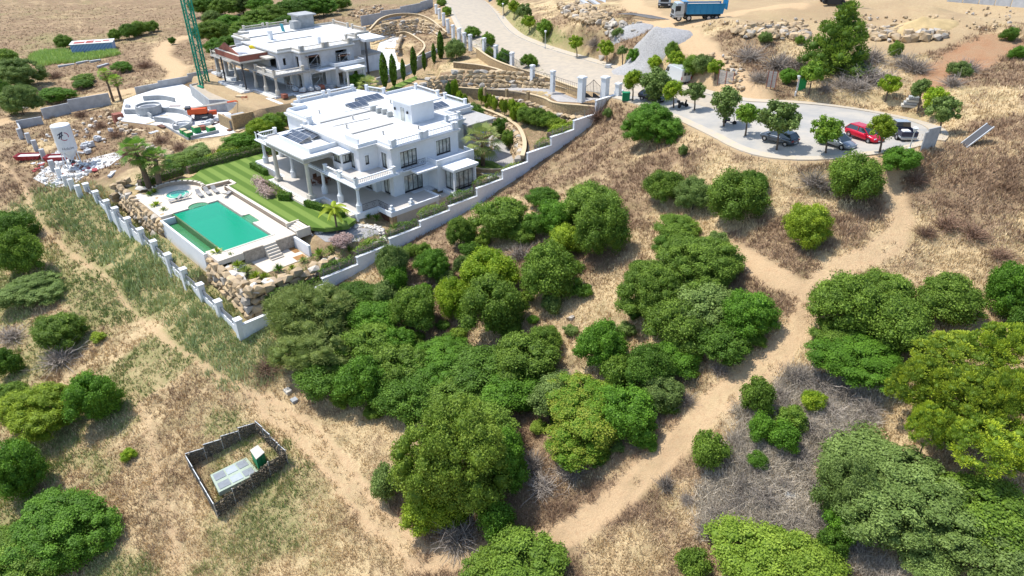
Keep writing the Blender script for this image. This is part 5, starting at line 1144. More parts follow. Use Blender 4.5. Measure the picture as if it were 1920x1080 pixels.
# planting strip along the white wall
yy = [33.2,38.2,43.0,47.9,52.8,57.6]; hs = [39.5,38.6,37.8,37.0,36.4,35.5]
for i in range(6):
    x_ = -65.25; z0 = toz(hs[i])-.35
    hedge(x_, yy[i]-.3, x_, yy[i]+4.2, 1.0, 1.25, z0, 'ragged climbing shrubs above the white wall, '+ord_(i)+' wall step from the pool end', 'olive' if i % 2 else 'dark', 'shrub_row', False, 60)
hedge(-65.6,26,-65.4,32.8,1.4,1.3,toz(40.9),'dark shrubs filling the corner below the boulder edge','dark','shrub_row',False,60)
hedge(-65.3,69.5,-65.3,71.8,1.2,1.1,toz(33.2),'green shrub in the strip beside the drive wall','olive','shrub_row',False,60); hedge(-65.5,72.5,-65.5,79.5,1.6,1.3,toz(32.2),'leafy shrubs along the upper white wall','lime','shrub_row',False,60)
hedge(-65.2,62.5,-65.2,66.4,1.0,.8,toz(35.0),'thin shrubs on the wall beside the garage drive','yellow','shrub_row',False,50)
# shrubs and clipped columns on the shelf above the drive
zs = lambda x, y: 16.6+.03*(x+78)+.12*(y-78)
def on(px, py, h): q = P(px, py, h); return float(q[0]), float(q[1])
TOP = [(842,182,850-842,26,'dark','dark'),(852,182,8,24,'lime','lime'),(862,186,8,22,'lime','lime'),(871,188,8,20,'lime','lime'),(902,192,6.5,22,'lime','lime'),(910,193,6,18,'lime','lime'),(919,197,6,17,'yellow','yellow'),(924,201,6,18,'yellow','yellow'),(928,204,6,17,'yellow','yellow'),(940,205,5.5,15,'yellow','yellow'),(946,212,7,20,'yellow','yellow'),(960,212,9,20,'lime','lime'),(962,222,7,18,'lime','lime'),(912,199,4,8,'yellow','yellow')]
for i, (px, py, rx, hp, k, _) in enumerate(TOP):
    x, y = on(px, py, 33); z = float(gz(x, y)); D = depth((x, y, z)); r_ = rx*D/F; H_ = hp*D/F/.86/2
    t = empty('clipped_shrub', (x, y, z), ord_(i % 12)+' clipped column shrub '+('from the left in' if i < 12 else 'of the second file in')+' the row above the curved drive wall', 'shrub', 'clipped column shrubs above the drive')
    inst('crown', CM['S', i % 3], t, LEAF[k], (r_*.95, r_*.95, H_*1.35), (0, 0, H_*1.3)); MB().cyl((0, 0), .06, -.3, H_, 6).build('trunk', BARK, t)
for q in [(975,208,18,17,'lime','round lime bush at the end of the clipped columns'),(985,218,20,18,'olive','olive bush after the lime bush on the shelf'),(1005,222,22,20,'olive','broad dark olive tree in the middle of the shelf'),(1028,226,22,17,'street','bright shrub right of the broad olive on the shelf'),(1045,236,20,14,'yellow','yellowish shrub nearest the stepped wall on the shelf'),
          (865,150,1,1,'x',''),(888,215,26,20,'dark','dark shrub with red flowers behind the villa corner'),(938,240,18,20,'dark','dark oleander leaning on the curved boulder wall'),(955,262,15,18,'olive','green oleander below the curved boulder wall'),
          (855,95,21,20,'grey','round grey green tree at the junction of the boulder walls'),(885,62,16,12,'street','bright tree at the road side behind the pillars'),(915,75,14,15,'street','bright tree right of the first one behind the pillars'),(945,108,14,18,'bright','climbing green bush between fence pillars'),(992,115,17,14,'street','bright bush at the road by the middle fence pillars'),(918,98,9,14,'lime','light green climber on the fence between pillars'),(838,22,10,10,'street','street side bush near the upper pillars'),(828,4,10,8,'olive','bush at the top edge near the upper pillars'),(668,152,16,14,'bright','leafy bush left of the squat palm'),
          (275,342,16,12,'bright','shrub at the foot of the thick palm pair')]:
    if q[5]: plant(*q[:6])
def spiky(px, py, h, r_, kind, label):
    x, y = on(px, py, h); t = empty('yucca', (x, y, toz(h)), label, 'plant'); rng = np.random.default_rng(int(px*3)); n_ = 70; a = rng.uniform(0, 6.28, n_); e = rng.uniform(.2, 1.45, n_); d = np.c_[np.cos(a)*np.cos(e), np.sin(a)*np.cos(e), np.sin(e)]; s_ = unit(np.cross(d, [0, 0, 1.]))*.05*r_; tip = d*r_*rng.uniform(.7, 1.1, (n_, 1)); tip[:, 2] -= .15*r_; mid = d*r_*.5
    V_ = np.stack([s_*0, mid-s_, tip, mid+s_], 1).reshape(-1, 3); inst('leaves', npmesh('leaves', V_, np.arange(n_*4).reshape(-1, 4), [LEAF['olive']], rng.uniform(0, 1, n_), nsides=4), t, LEAF[kind]); MB().cyl((0, 0), .12*r_, -.2, .25*r_, 7, .05*r_).build('stem', BARKP, t); return t
for px, py, h, r_, k, lb in [(290,362,38,1.0,'yellow','yellowish agave on the boulder edge beside the spa'),(292,388,38.2,1.2,'lime','bright agave on the boulder edge left of the pool'),(308,396,38.2,.9,'feather','pale agave next to the bright one left of the pool'),(281,366,38,.8,'bright','small green agave near the palm foot'),
    (407,476,38.2,1.1,'yellow','yellow agave at the front corner of the pool'),(434,482,38.4,.9,'dark','dark spiky shrub right of the yellow agave'),(446,500,38.8,1.1,'yellow','yellow agave in the corner bed behind the boulders'),(462,512,39,1.4,'feather','large pale agave in the corner bed'),(480,520,39.2,1.1,'yellow','yellow agave at the outer corner of the bed'),(497,520,39.2,.9,'yellow','last yellow agave of the corner bed'),(523,507,39.2,1.1,'dark','dark agave beside the lower paving'),
    (548,505,39.3,.8,'yellow','small yellow agave beside the dark one'),(570,490,39.2,.9,'feather','pale agave between lower paving and boulders'),(600,480,39,1.3,'olive','tall grassy clump right of the lower paving'),(620,470,38.9,1.1,'feather','feathery grass clump near the pink shrub'),(690,408,38,.9,'olive','spiky shrub at the villa corner'),(706,412,38,1.1,'dark','dark sago palm at the villa corner'),(655,470,39,.8,'olive','small clump behind the shrub row below the pink shrub'),(410,288,37.5,1.0,'lime','bright banana like plant at the lawn hedge'),(690,455,38.8,.8,'lime','light clump at the end of the gravel bed')]:
    spiky(px, py, h, r_, k, lb)
# ---------------------------------------------------------------- ground cover nobody could count
def at_many(px, py):
    dx = (px-960)/F; dy = (py-540)/F; x0 = dx; y0 = cp-dy*sp; z0 = -sp-dy*cp
    rx = x0*AX+y0*AY; ry = x0*BX+y0*BY; h = np.full(px.shape, 36.)
    for _ in range(25):
        t = h/-z0; h = .5*h+.5*(CAMZ-gz(rx*t, ry*t))
    t = h/-z0; return rx*t, ry*t
rng = np.random.default_rng(99); N = 230000
px = rng.uniform(-120, 2040, N); py = 1160-1150*rng.uniform(0, 1, N)**1.0
X_, Y_ = at_many(px, py); Z_ = gz(X_, Y_)
hard = np.minimum(sdist(ROAD, X_, Y_)-1.6, 99)
for poly, z, fo in PADS[:-1]: hard = np.minimum(hard, sdist(poly, X_, Y_)-.4)
okk = (hard > 0) & ~((Y_ > 23.8) & (Y_ < 26) & (X_ > -113) & (X_ < -64)) & ~((X_ > -66.5) & (X_ < -64.2) & (Y_ > 22) & (Y_ < 88))
okk &= ~((X_ < -68) & (Y_ > 60) & (Y_ < 104) & (X_ > -118)) & ~((X_ < -64.5) & (Y_ > 24) & (Y_ < 60) & (X_ > -118))
tr = samp(A_tr, X_, Y_); ea = samp(earth, X_, Y_); gr = samp(A_gr, X_, Y_); br = samp(A_br, X_, Y_); gy = samp(A_gy, X_, Y_)
dens = noise2(X_, Y_, 1.6, 3)*.7+noise2(X_, Y_, .6, 9)*.6
okk &= (tr < .50+.12*rng.uniform(-1, 1, N)) & (ea < .4) & (samp(A_red, X_, Y_)+rng.uniform(-.6,.3,N) < .4) & (dens+rng.uniform(-.3, .3, N) > .42)
def tufts(name, sel, nb, h0, h1, w, m, label, spread=.12, lean=.5):
    x = X_[sel]; y = Y_[sel]; z = Z_[sel]; n_ = len(x)
    if n_ == 0: return
    x = np.repeat(x, nb)+rng.normal(size=n_*nb)*spread; y = np.repeat(y, nb)+rng.normal(size=n_*nb)*spread; z = np.repeat(z, nb)-.03
    D = np.repeat(np.hypot(X_[sel], Y_[sel]), nb); sc = np.clip(D/55, .8, 1.8)
    a = rng.uniform(0, 2*PI, n_*nb); H_ = rng.uniform(h0, h1, n_*nb)*np.repeat(.6+.8*noise2(X_[sel], Y_[sel], 3, 21), nb); ww = w*sc*rng.uniform(.6, 1.4, n_*nb)
    l_ = rng.uniform(0, 2*PI, n_*nb); le = rng.uniform(0, lean, n_*nb)*H_*1.3
    b0 = np.c_[x-np.cos(a)*ww, y-np.sin(a)*ww, z]; b1 = np.c_[x+np.cos(a)*ww, y+np.sin(a)*ww, z]; tp = np.c_[x+np.cos(l_)*le, y+np.sin(l_)*le, z+H_]
    V_ = np.stack([b0, b1, tp], 1).reshape(-1, 3); tint = np.clip(np.repeat(noise2(X_[sel], Y_[sel], 2.2, 66), nb)+rng.normal(0, .25, n_*nb), 0, 1)
    o = bpy.data.objects.new(name, npmesh(name, V_, np.arange(n_*nb*3).reshape(-1, 3), [m], tint)); COL.objects.link(o); o['kind'] = 'stuff'; tag(o, label, 'grass'); return o
STRAW = mat('straw blades', (.50,.365,.20), .9, attr=(.80,.63,.38)); BRN = mat('brown dry stalks', (.24,.15,.09), .9, attr=(.40,.275,.175)); GRN = mat('green weeds', (.20,.26,.07), .8, attr=(.46,.46,.20)); REED = mat('reed leaves', (.25,.33,.11), .7, attr=(.52,.56,.28)); GRYB = mat('grey dry stalks', (.34,.29,.22), .9, attr=(.62,.54,.42))
u = rng.uniform(0, 1, N)
isg = okk & (gr > .35+.5*u); isb = okk & ~isg & (br > .15+.75*u); isy = okk & (gy > .4) & (u < .75); isb = isb & ~isy; isg = isg & ~isy; iss = okk & ~isg & ~isb & ~isy
tufts('grey_brush', isy, 9, .3, .9, .03, GRYB, 'grey dry twiggy brush filling the scrub right of the track', .3, 1.1)
tufts('dry_grass', iss, 4, .12, .42, .035, STRAW, 'pale dry straw grass covering the open slopes')
tufts('brown_brush', isb, 6, .15, .55, .03, BRN, 'brown withered stalks covering patches of the slope', .16, .9)
tufts('green_weeds', isg, 5, .15, .5, .04, GRN, 'green and yellowing weeds over the left side of the plot', .14, .7)
reed = okk & (samp(nearf, X_, Y_) > .3) & (u > .45)
tufts('reeds', reed, 5, .3, 1.0, .04, REED, 'tall green reeds growing against the pillared white fence', .2, .5)
# ---------------------------------------------------------------- boulders
ROCKA = mat('tan boulder', (.44,.32,.18), .9, col2=(.35,.27,.18), vs=.9, bump=.5, bs=6, objvar=.22); ROCKB = mat('grey boulder', (.36,.33,.29), .9, col2=(.44,.38,.30), vs=.9, bump=.5, bs=6, objvar=.22)
ROCKW = mat('white garden stone', (.58,.54,.48), .9, objvar=.15, bump=.3)
def rock_mesh(seed, m=ROCKA):
    r_ = random.Random(seed); bm = bmesh.new()
    for i in range(18):
        v = Vector([r_.uniform(-1, 1) for _ in range(3)]); k = max(abs(c) for c in v); v = v/k*(.5*r_.uniform(.75, 1)); v = Vector((v.x, v.y, v.z)); bm.verts.new(v)
    bmesh.ops.convex_hull(bm, input=bm.verts[:]); bmesh.ops.dissolve_limit(bm, angle_limit=.25, verts=bm.verts[:], edges=bm.edges[:])
    for v in [v for v in bm.verts if not v.link_faces]: bm.verts.remove(v)
    me = bpy.data.meshes.new('boulder'); bm.to_mesh(me); bm.free(); me.materials.append(m); return me
RK = [rock_mesh(i) for i in range(8)]
def rock(parent, x, y, z, sx, sy, sz, rz, m=None, name='boulder'):
    o = inst(name, RK[random.randrange(8)], parent, m or (ROCKA if random.random() < .82 else ROCKB), (sx*1.18, sy*1.18, sz*1.18), (x, y, z), rz); o.rotation_euler.x = random.uniform(-.12, .12); o.rotation_euler.y = random.uniform(-.12, .12); return o
def boulder_wall(path, label, side=1, bw=1.0, bh=.7, batter=.28, name='boulder_wall', mat_=None, top=True):
    """path of (x,y,zfoot,ztop); batter leans to the left of the path when side=1"""
    t = empty(name, (0, 0, 0), label, 'wall'); cnt = 0
    P_ = [Vector(q[:2]) for q in path]; L_ = [0]
    for a, b_ in zip(P_[:-1], P_[1:]): L_.append(L_[-1]+(b_-a).length)
    arr = np.array(path); row = 0
    while True:
        u = random.uniform(0, .5)*bw; any_ = False
        while u < L_[-1]:
            x, y, zf, zt = [float(np.interp(u, L_, arr[:, k])) for k in range(4)]; k = min(max(0, int(np.searchsorted(L_, u))-1), len(P_)-2); d = (P_[k+1]-P_[k]).normalized(); nrm = Vector((-d.y, d.x))*side
            w = bw*random.uniform(.75, 1.45)
            if zf+row*bh < zt-.15:
                any_ = True; off = row*batter+random.uniform(-.06, .1)
                h_ = bh*random.uniform(.9, 1.1)
                if cnt < 295: rock(t, x+nrm.x*off+d.x*w/2, y+nrm.y*off+d.y*w/2, zf+(row+.45)*bh, w*.98, .9, h_, math.atan2(d.y, d.x)+random.uniform(-.08, .08), mat_); cnt += 1
            u += w*.95
        row += 1
        if not any_ or row > 9: break
    return t
boulder_wall([(-108.2,27.0,9.5,11.9),(-107.4,24.5,9.4,11.9),(-101,24.3,9.1,11.8),(-90.6,24.3,8.7,11.6)], 'boulder wall left of the pool facing the pillared fence', 1, 1.1, .75, .12)
boulder_wall([(-76.9,24.4,8.6,11.6),(-71,24.3,8.1,11.3),(-66.9,24.3,7.7,11.2),(-66.0,25.2,7.7,11.1),(-66.0,31,8.6,11.1),(-66.1,36,9.5,11.0)], 'boulder wall below the front corner of the pool garden', 1, 1.15, .8, .15)
bt = empty('boulder_edging', (0, 0, 0), 'flat pale boulders edging the garden on top of the boulder wall', 'rocks')
for i in range(46):
    if i < 20: x = random.uniform(-106.5,-91.5); y = random.uniform(25.2,27.2) if x > -101 else random.uniform(25.2,29); z = 11.75
    else:
        u = random.uniform(0, 22); x, y = (-77+u, 25.8+random.uniform(-.4,.8)) if u < 11 else (-66.9+random.uniform(-.6,.4), 25.5+(u-11)); z = 11.1-.02*u
    rock(bt, x, y, z, random.uniform(.9,1.6), random.uniform(.7,1.2), .45, random.uniform(0, 3), ROCKW if random.random() < .6 else ROCKA)
ws = empty('white_stone_edging', (0, 0, 0), 'band of small white stones round the grey gravel bed below the lawn', 'rocks')
gp = [(-73.6,37.0),(-73.2,39.9),(-71.9,41.5),(-70.6,43.0),(-68.4,44.0),(-66.9,43.2),(-66.6,41.4)]
for i in range(210):
    k = random.randrange(len(gp)-1); u = random.random(); x = gp[k][0]*(1-u)+gp[k+1][0]*u+random.uniform(-.35,.35); y = gp[k][1]*(1-u)+gp[k+1][1]*u+random.uniform(-.35,.35); s_ = random.uniform(.2,.45)
    rock(ws, x, y, float(gz(x, y))+s_*.3, s_, s_, s_*.8, random.uniform(0, 3), ROCKW, 'stone')
boulder_wall([(-102,68.5,17.0,17.8),(-98.5,73.0,17.3,18.8),(-97.2,76.5,17.7,20.3),(-94.4,80.8,17.9,21.0),(-90.7,83.4,18.0,21.3),(-86.6,85.3,18.2,21.2),(-82,86.7,18.5,20.9),(-78,87.4,18.9,20.7),(-75.0,87.2,19.4,20.6)], 'great tan boulder wall between the sloping ramp and the road fence', 1, 1.1, .68, .26)
boulder_wall([(-93,77.8,13.4,15.2),(-85,77.3,13.4,16.3),(-80,76.4,13.4,16.4),(-76,74.8,13.4,16.5),(-73.3,73.0,13.4,16.5),(-70.2,70.6,13.4,16.5),(-67.6,67.8,13.4,16.5),(-66.0,65.9,13.4,16.4)], 'curved boulder wall beside the grey garage drive', 1, .95, .62, .12)
boulder_wall([(-88,80.6,17.0,18.2),(-82,82.3,17.2,18.4),(-76.5,82.2,17.4,18.6),(-72,80.4,17.4,18.7),(-68,80.6,17.7,19.0),(-65.2,81.2,18.0,19.2)], 'low line of boulders under the curved ramp parapet', 1, .95, .6, .15)
boulder_wall([(*P(692,80,34.2),15.8,17.6),(*P(712,74,34),15.9,18.6),(*P(745,64,33.8),16.0,19.0),(*P(780,60,33.6),16.2,19.0),(*P(808,64,33.5),16.4,19.0),(*P(828,76,33.4),16.5,18.3)], 'tall curved boulder wall behind the pale drive of the unfinished house', 1, 1.1, .65, .3)
boulder_wall([(*P(744,100,34.2),15.8,16.9),(*P(747,86,34.1),15.9,17.2),(*P(752,74,33.9),16.0,17.2)], 'short boulder face of the planter beside the pale drive', -1, .9, .6, .12)
def ribbon(path, w0, w1, z0, z1, name, m, parent):
    """low wall following a path of (x,y,z)"""
    mb = MB(); n_ = len(path); ps = [Vector(p[:2]) for p in path]; vs = []
    for i in range(n_):
        d = (ps[min(i+1, n_-1)]-ps[max(i-1, 0)]).normalized(); nn = Vector((-d.y, d.x)); z = path[i][2]
        for o_, zz in ((w0, z0), (w1, z0), (w1, z1), (w0, z1)): q = ps[i]+nn*o_; vs.append((q.x, q.y, z+zz))
    fs = []
    for i in range(n_-1):
        for j in range(4): a = i*4+j; b_ = i*4+(j+1) % 4; fs.append((a, b_, b_+4, a+4))
    fs += [(0, 3, 2, 1), ((n_-1)*4, (n_-1)*4+1, (n_-1)*4+2, (n_-1)*4+3)]
    return mb.add(vs, fs).build(name, m, parent)
def smoothp(L_, n_=2):
    L_ = [tuple(map(float, q)) for q in L_]
    for _ in range(n_):
        o_ = [L_[0]]
        for a, b_ in zip(L_[:-1], L_[1:]): o_.append(tuple(.75*x+.25*y for x, y in zip(a, b_))); o_.append(tuple(.25*x+.75*y for x, y in zip(a, b_)))
        L_ = o_+[L_[-1]]
    return L_
def stonewall(path, h, label, t_=.35, foot=1.0):
    t = empty('garden_wall', (0, 0, 0), label, 'wall'); path = smoothp(path); ribbon(path, 0, t_, -foot, h, 'wall_body', CLAD, t); ribbon(path, -.06, t_+.06, h, h+.1, 'coping', CLADT, t); return t
stonewall([(-94.4,79.0,16.4),(-85,78.5,16.4),(-80,77.5,16.4),(-75.6,75.8,16.4),(-73,74.0,16.4),(-70,71.6,16.4),(-67.3,68.8,16.4),(-65.4,66.4,16.4)], .15, 'sand coloured coping wall curving above the garage drive', .5, .3)
stonewall([(-95,79.2,18.4),(-89.2,81.7,18.6),(-85.5,83.4,18.8),(-81.4,84.3,18.9),(-76.5,83.4,19.2),(-73.5,81.3,19.6),(-70.6,80.9,19.9),(-67.5,82.0,20.1),(-65.2,82.6,20.2)], .12, 'ochre stone parapet on the garden side of the ramp', .35, 1.6)
stonewall([(-103.4,86.5,20.2),(-98.5,91.0,19.6),(-91,89.5,19.6),(-83,88.0,20.1),(-76,86.9,20.4),(-70.3,85.2,20.8)], .2, 'lower sand coping above the great boulder wall', .4, .8)
stonewall([(-113,101,18.9),(-103.5,96.0,19.1),(-95.3,93.0,19.4),(-83.5,87.9+1.6,20.2),(-77.3,87.4,20.5),(-69.5,84.6,21.0)], .7, 'ochre stone base wall of the road side fence', .35, 1.2)
stonewall([(*P(695,62,33),17.8),(*P(716,32,31.3),18.8),(*P(760,26,31.2),19.0),(*P(800,32,31.2),19.0),(*P(836,62,31.6),18.5)], .1, 'sand coping round the top of the tall curved boulder wall', .3, .5)
stonewall([(*P(744,66,33.6),16.6),(*P(760,62,33.5),16.6),(*P(778,72,33.6),16.5),(*P(800,88,33.7),16.4),(*P(780,110,34.0),16.2)], .3, 'stone rim of the planter beside the pale drive', .35, .6)
stonewall([(-68.0,66.8,13.6),(-69.2,64.6,13.6),(-71.3,63.2,13.6),(-74.4,63.6,13.6)], .35, 'curved yellowish wall round the palm bed near the garage drive', .3, .5)
MB().prism([(-68.4,66.8),(-69.4,64.9),(-71.4,63.6),(-74.3,64),(-75,66.4),(-72.5,67.6)], 13.3, 13.62).build('lawn', LM_)['kind'] = 'structure'
# road side fence of white pillars and railings, and the gate
RF = empty('roadside_fence', (0, 0, 0), 'white pillars with thin railings along the road above the boulder wall', 'fence')
PL = [(-127,108.3,32),(-121.5,105.2,31.6),(*P(882,90,31),31),(*P(908,97,30.8),30.8),(*P(930,112,30.6),30.6),(*P(960,127,30.2),30.2),(*P(998,153,29.7),29.7),(*P(1036,165,29.3),29.3)]
PL = [(float(a), float(b_), float(c_)) for a, b_, c_ in PL]
def pillar(parent, x, y, z, w, H_, m=WHITE, foot=.6):
    p_ = MB().box(x-w/2, x+w/2, y-w/2, y+w/2, z-foot, z+H_).build('pillar', m, parent); MB().box(x-w*.64, x+w*.64, y-w*.64, y+w*.64, z+H_, z+H_+.12).box(x-w*.55, x+w*.55, y-w*.55, y+w*.55, z+H_+.12, z+H_+.24).build('pillar_cap', m, p_); return p_
def railpanel(parent, a, b_, za, zb, h, name='railing', step=.5):
    mb = MB(); mb.tube([(a[0], a[1], za+h), (b_[0], b_[1], zb+h)], .03, 4); mb.tube([(a[0], a[1], za+.75), (b_[0], b_[1], zb+.75)], .03, 4); n_ = int(math.dist(a[:2], b_[:2])/step)
    for i in range(1, n_):
        u = i/n_; x = a[0]*(1-u)+b_[0]*u; y = a[1]*(1-u)+b_[1]*u; z = za*(1-u)+zb*u; mb.box(x-.012, x+.012, y-.012, y+.012, z+.1, z+h)
    return mb.build(name, IRON, parent)
for i, (x, y, h) in enumerate(PL):
    pillar(RF, x, y, toz(h), .62, 2.6)
    if i: a = PL[i-1]; railpanel(RF, a, (x, y), toz(a[2]), toz(h), 2.0)
g0 = tuple(map(float, P(1090,184,29)))+(21.0,); g1 = tuple(map(float, P(1133,184,28.9)))+(21.1,)
railpanel(RF, PL[-1], g0, toz(PL[-1][2]), 21.0, 2.0)
GT = empty('entrance_gate', (0, 0, 0), 'arched black iron gate between two white pillars at the road', 'gate')
pillar(GT, g0[0], g0[1], 21.0, .95, 3.1); pillar(GT, g1[0], g1[1], 21.1, .95, 3.1)
pillar(RF, g1[0]+1.9, g1[1]+.9, 21.2, .75, 2.2)
def gate_leaf(a, b_, flip):
    Mx, L_ = LM(a, b_, 21.0); mb = MB()
    arch = lambda u: 1.6+1.3*(u/L_ if not flip else 1-u/L_)**1.6
    for k in range(9):
        u = L_*k/8; w = .04 if k in (0, 8) else .018; mb.box(u-w, u+w, -w, w, .05, arch(u), Mx)
    mb.tube([Mx @ Vector((L_*k/12, 0, arch(L_*k/12))) for k in range(13)], .035, 5)
    wave = lambda u: .55+.3*math.sin(u/L_*PI*1.5+(0 if not flip else 1.5))
    for k in range(12):
        u0, u1 = L_*k/12, L_*(k+1)/12; mb.add([(u0,-.02,.1),(u1,-.02,.1),(u1,-.02,wave(u1)),(u0,-.02,wave(u0)),(u0,.02,.1),(u1,.02,.1),(u1,.02,wave(u1)),(u0,.02,wave(u0))], [(0,1,2,3),(7,6,5,4),(3,2,6,7)], Mx)
    return mb.build('gate_leaf', IRON, GT)
mid = ((g0[0]+g1[0])/2, (g0[1]+g1[1])/2); gate_leaf(g0, mid, False); gate_leaf(mid, g1, True)
rp = empty('ramp_railing', (0, 0, 0), 'short stone posts with thin rails on the ramp edge', 'railing')
rpp = [(*P(909,176,31.2),18.85),(*P(950,178,31.0),19.0),(*P(990,184,30.9),19.2)]
rpp = [tuple(map(float, q)) for q in rpp]
for i, q in enumerate(rpp):
    MB().box(q[0]-.22,q[0]+.22,q[1]-.22,q[1]+.22,q[2]-.3,q[2]+1.0).build('post', CLAD, rp)
    if i: railpanel(rp, rpp[i-1], q, rpp[i-1][2]-.2, q[2]-.2, 1.0, 'rail', 1.2)
# tall fence pillars at the top, unfinished grey wall
uw = empty('unfinished_wall', (0, 0, 0), 'stepped white and grey fence pillars along the road at the top', 'wall')
for px_, py_, h, H_ in [(862,74,31.4,2.9),(850,72,31.6,3.4),(840,58,31.8,3.2),(832,44,32,3.0),(824,32,32.2,2.6),(818,22,32.4,2.4)]:
    x, y = on(px_, py_, h); pillar(uw, x, y, toz(h), .6, H_-.6, WHITE)
gw = empty('grey_site_wall', (0, 0, 0), 'bare grey block wall stepping up behind the unfinished house', 'wall')
def gwall(parent, L_, H_, m=BLOCK, t_=.25, name='wall_section'):
    for (xa, ya, ha), (xb, yb, hb) in zip(L_[:-1], L_[1:]):
        a = P(xa, ya, ha); b_ = P(xb, yb, hb); Mx, LL = LM(a, b_, 0); zt = max(toz(ha), toz(hb))+H_; MB().box(0, LL, 0, t_, min(toz(ha), toz(hb))-.6, zt, Mx).build(name, m, parent)
gwall(gw, [(678,45,34.4),(715,35,33.9),(752,27,33.4),(790,16,32.9),(812,8,32.6)], 1.6)
gs = empty('grey_plot_wall', (0, 0, 0), 'long grey block wall along the sand road above the building site', 'wall')
gwall(gs, [(36,244,40.6),(82,232,40.2)], 1.4); gwall(gs, [(82,220,39.9),(132,206,39.6)], 1.4); gwall(gs, [(132,205,39.4),(207,188,39)], 1.5); gwall(gs, [(257,180,38.6),(300,169,38.3),(355,156,37.9),(402,143,37.4)], 1.5)
gwall(gs, [(36,244,40.6),(42,256,40.8)], 1.4)
for i, (a, b_) in enumerate([((42,262),41),((58,272),41),((70,285),41.1),((84,300),41.2),((100,318),41.3),((112,330),41.3),((124,342),41.2),((136,352),41.1),((150,365),41)]):
    x, y = on(a[0], a[1], b_-.3); z = float(gz(x, y)); p_ = MB().box(x-.35,x+.35,y-.35,y+.35,z-.3,z+1.9).build('block_pillar', BLOCK if i < 5 else WHITE, gs)
drape('pale_drive', [tuple(map(float, P(x_, y_, h_))) for x_, y_, h_ in [(704,98,34.4),(712,78,34.2),(735,66,34),(775,60,33.8),(780,64,33.8),(748,70,34.0),(741,92,34.2),(746,112,34.3),(775,122,34.3),(770,136,34.5),(715,140,34.6)]], mat('pale screed drive', (.58,.57,.54), .9, var=.1, vs=.8), .08, 2)
pw = empty('cypress_wall', (0, 0, 0), 'grey retaining wall behind the row of cypresses', 'wall'); gwall(pw, [(708,160,34.9),(745,145,34.6),(785,122,34.3),(832,96,33.6)], 1.1, BLOCK)
drape('lawn', [tuple(map(float, P(x_, y_, 34.9))) for x_, y_ in [(724,172),(740,160),(780,143),(783,149),(745,168)]], LM_, .12, 2)
# ---------------------------------------------------------------- building site
SLAB = mat('chalky white screed', (.66,.66,.65), .9, var=.12, vs=.6, bump=.2)
site = [(-153.6,41.5),(-155.5,44.5),(-160,55),(-146,54.5),(-140,53.5),(-124,52.6),(-118,50),(-117.5,46),(-119.5,40.8),(-130,40.4),(-139,36),(-143,37.3)]
MB().prism(site, 10.6, 12.2).build('site_slab', SLAB)['kind'] = 'structure'
sb = empty('retaining_terrace', (0, 0, 0), 'raised earth terrace with concrete rim carrying the green crane', 'terrace')
tp_ = [(-147,52.5),(-133,50.4),(-131,52.5),(-126,53.5),(-124,58.0),(-148,59)]
MB().prism(inset(tp_, .26), 12.1, 14.2).build('earth_fill', SANDY, sb); ringwall(tp_, .25, 12.1, 14.45, 'rim_wall', CONC, sb, edges=(0, 1, 2, 3, 5))
st_ = empty('site_staircase', (0, 0, 0), 'broad pale staircase in front of the unfinished house', 'stairs')
mb = MB()
for k in range(8): mb.box(-124,-118.5,52.6+k*.7,52.6+(k+1)*.7+.02,12.2,12.6+k*.36)
mb.build('flight', SLAB, st_); MB().box(-118.4,-118.0,48,58.4,11,15.0).box(-124,-118.4,48.0,48.3,11,14.2).build('side_wall', CLAD, st_); MB().box(-124,-118.4,48.3,52.6,11,13.6).build('landing', CONC, st_); MB().box(-119.4,-118.7,47.93,48.0,12.2,13.9).build('doorway', STEEL, st_)
def ring_pool(px_, py_, h, r_, H_, label, steps=True):
    x, y = on(px_, py_, h); t = empty('concrete_basin', (x, y, toz(h)), label, 'concrete basin'); mb = MB(); mb.lathe((0, 0), [(r_,0),(r_,H_),(r_-.25,H_),(r_-.25,.1)], 28, caps=False); mb.build('basin_wall', CONC, t)
    MB().cyl((0, 0), r_-.25, .05, .1, 28).build('basin_floor', SLAB, t)
    if steps: mb = MB(); mb.lathe((0, 0), [(r_-.25,H_*.75),(r_-.7,H_*.75),(r_-.7,.1)], 28, caps=False); mb.build('bench', SLAB, t)
ring_pool(281,211,37.7,2.3,1.5,'round raised concrete basin in the middle of the white slab'); ring_pool(343,238,37.7,1.7,.7,'low round concrete basin right of the raised one')
pc = empty('pool_shell', (0, 0, 0), 'unfinished curved concrete pool walls on the white slab', 'pool shell')
cwalls = [[(-143,38),(-141.5,39.6),(-139,40.6),(-136,40.4)],[(-140,43),(-136.5,45.6),(-132,46),(-128,44.5)],[(-128,44.5),(-125.5,43.2),(-124.6,41)],[(-134,40.2),(-131,42),(-127,41.6)],[(-150,44),(-148.5,47),(-144.5,48)]]
for L_ in cwalls: ribbon(smoothp([(x, y, 12.2) for x, y in L_]), 0, .25, 0, .9, 'curved_wall', CONC, pc)
mb = MB()
for k in range(4): mb.box(-126+k*.5,-125.5+k*.5,43.4,46.5,12.2,12.35+k*.2)
mb.build('steps', SLAB, pc); MB().box(-119.6,-119.4,40.9,45.8,10.8,12.7).box(-130,-119.6,40.4,40.6,10.6,12.5).build('edge_wall', CONC, pc)
MB().box(-142.6,-141,35.6,37.2,11.2,12.9).build('brick_pier', BRICKM, pc)
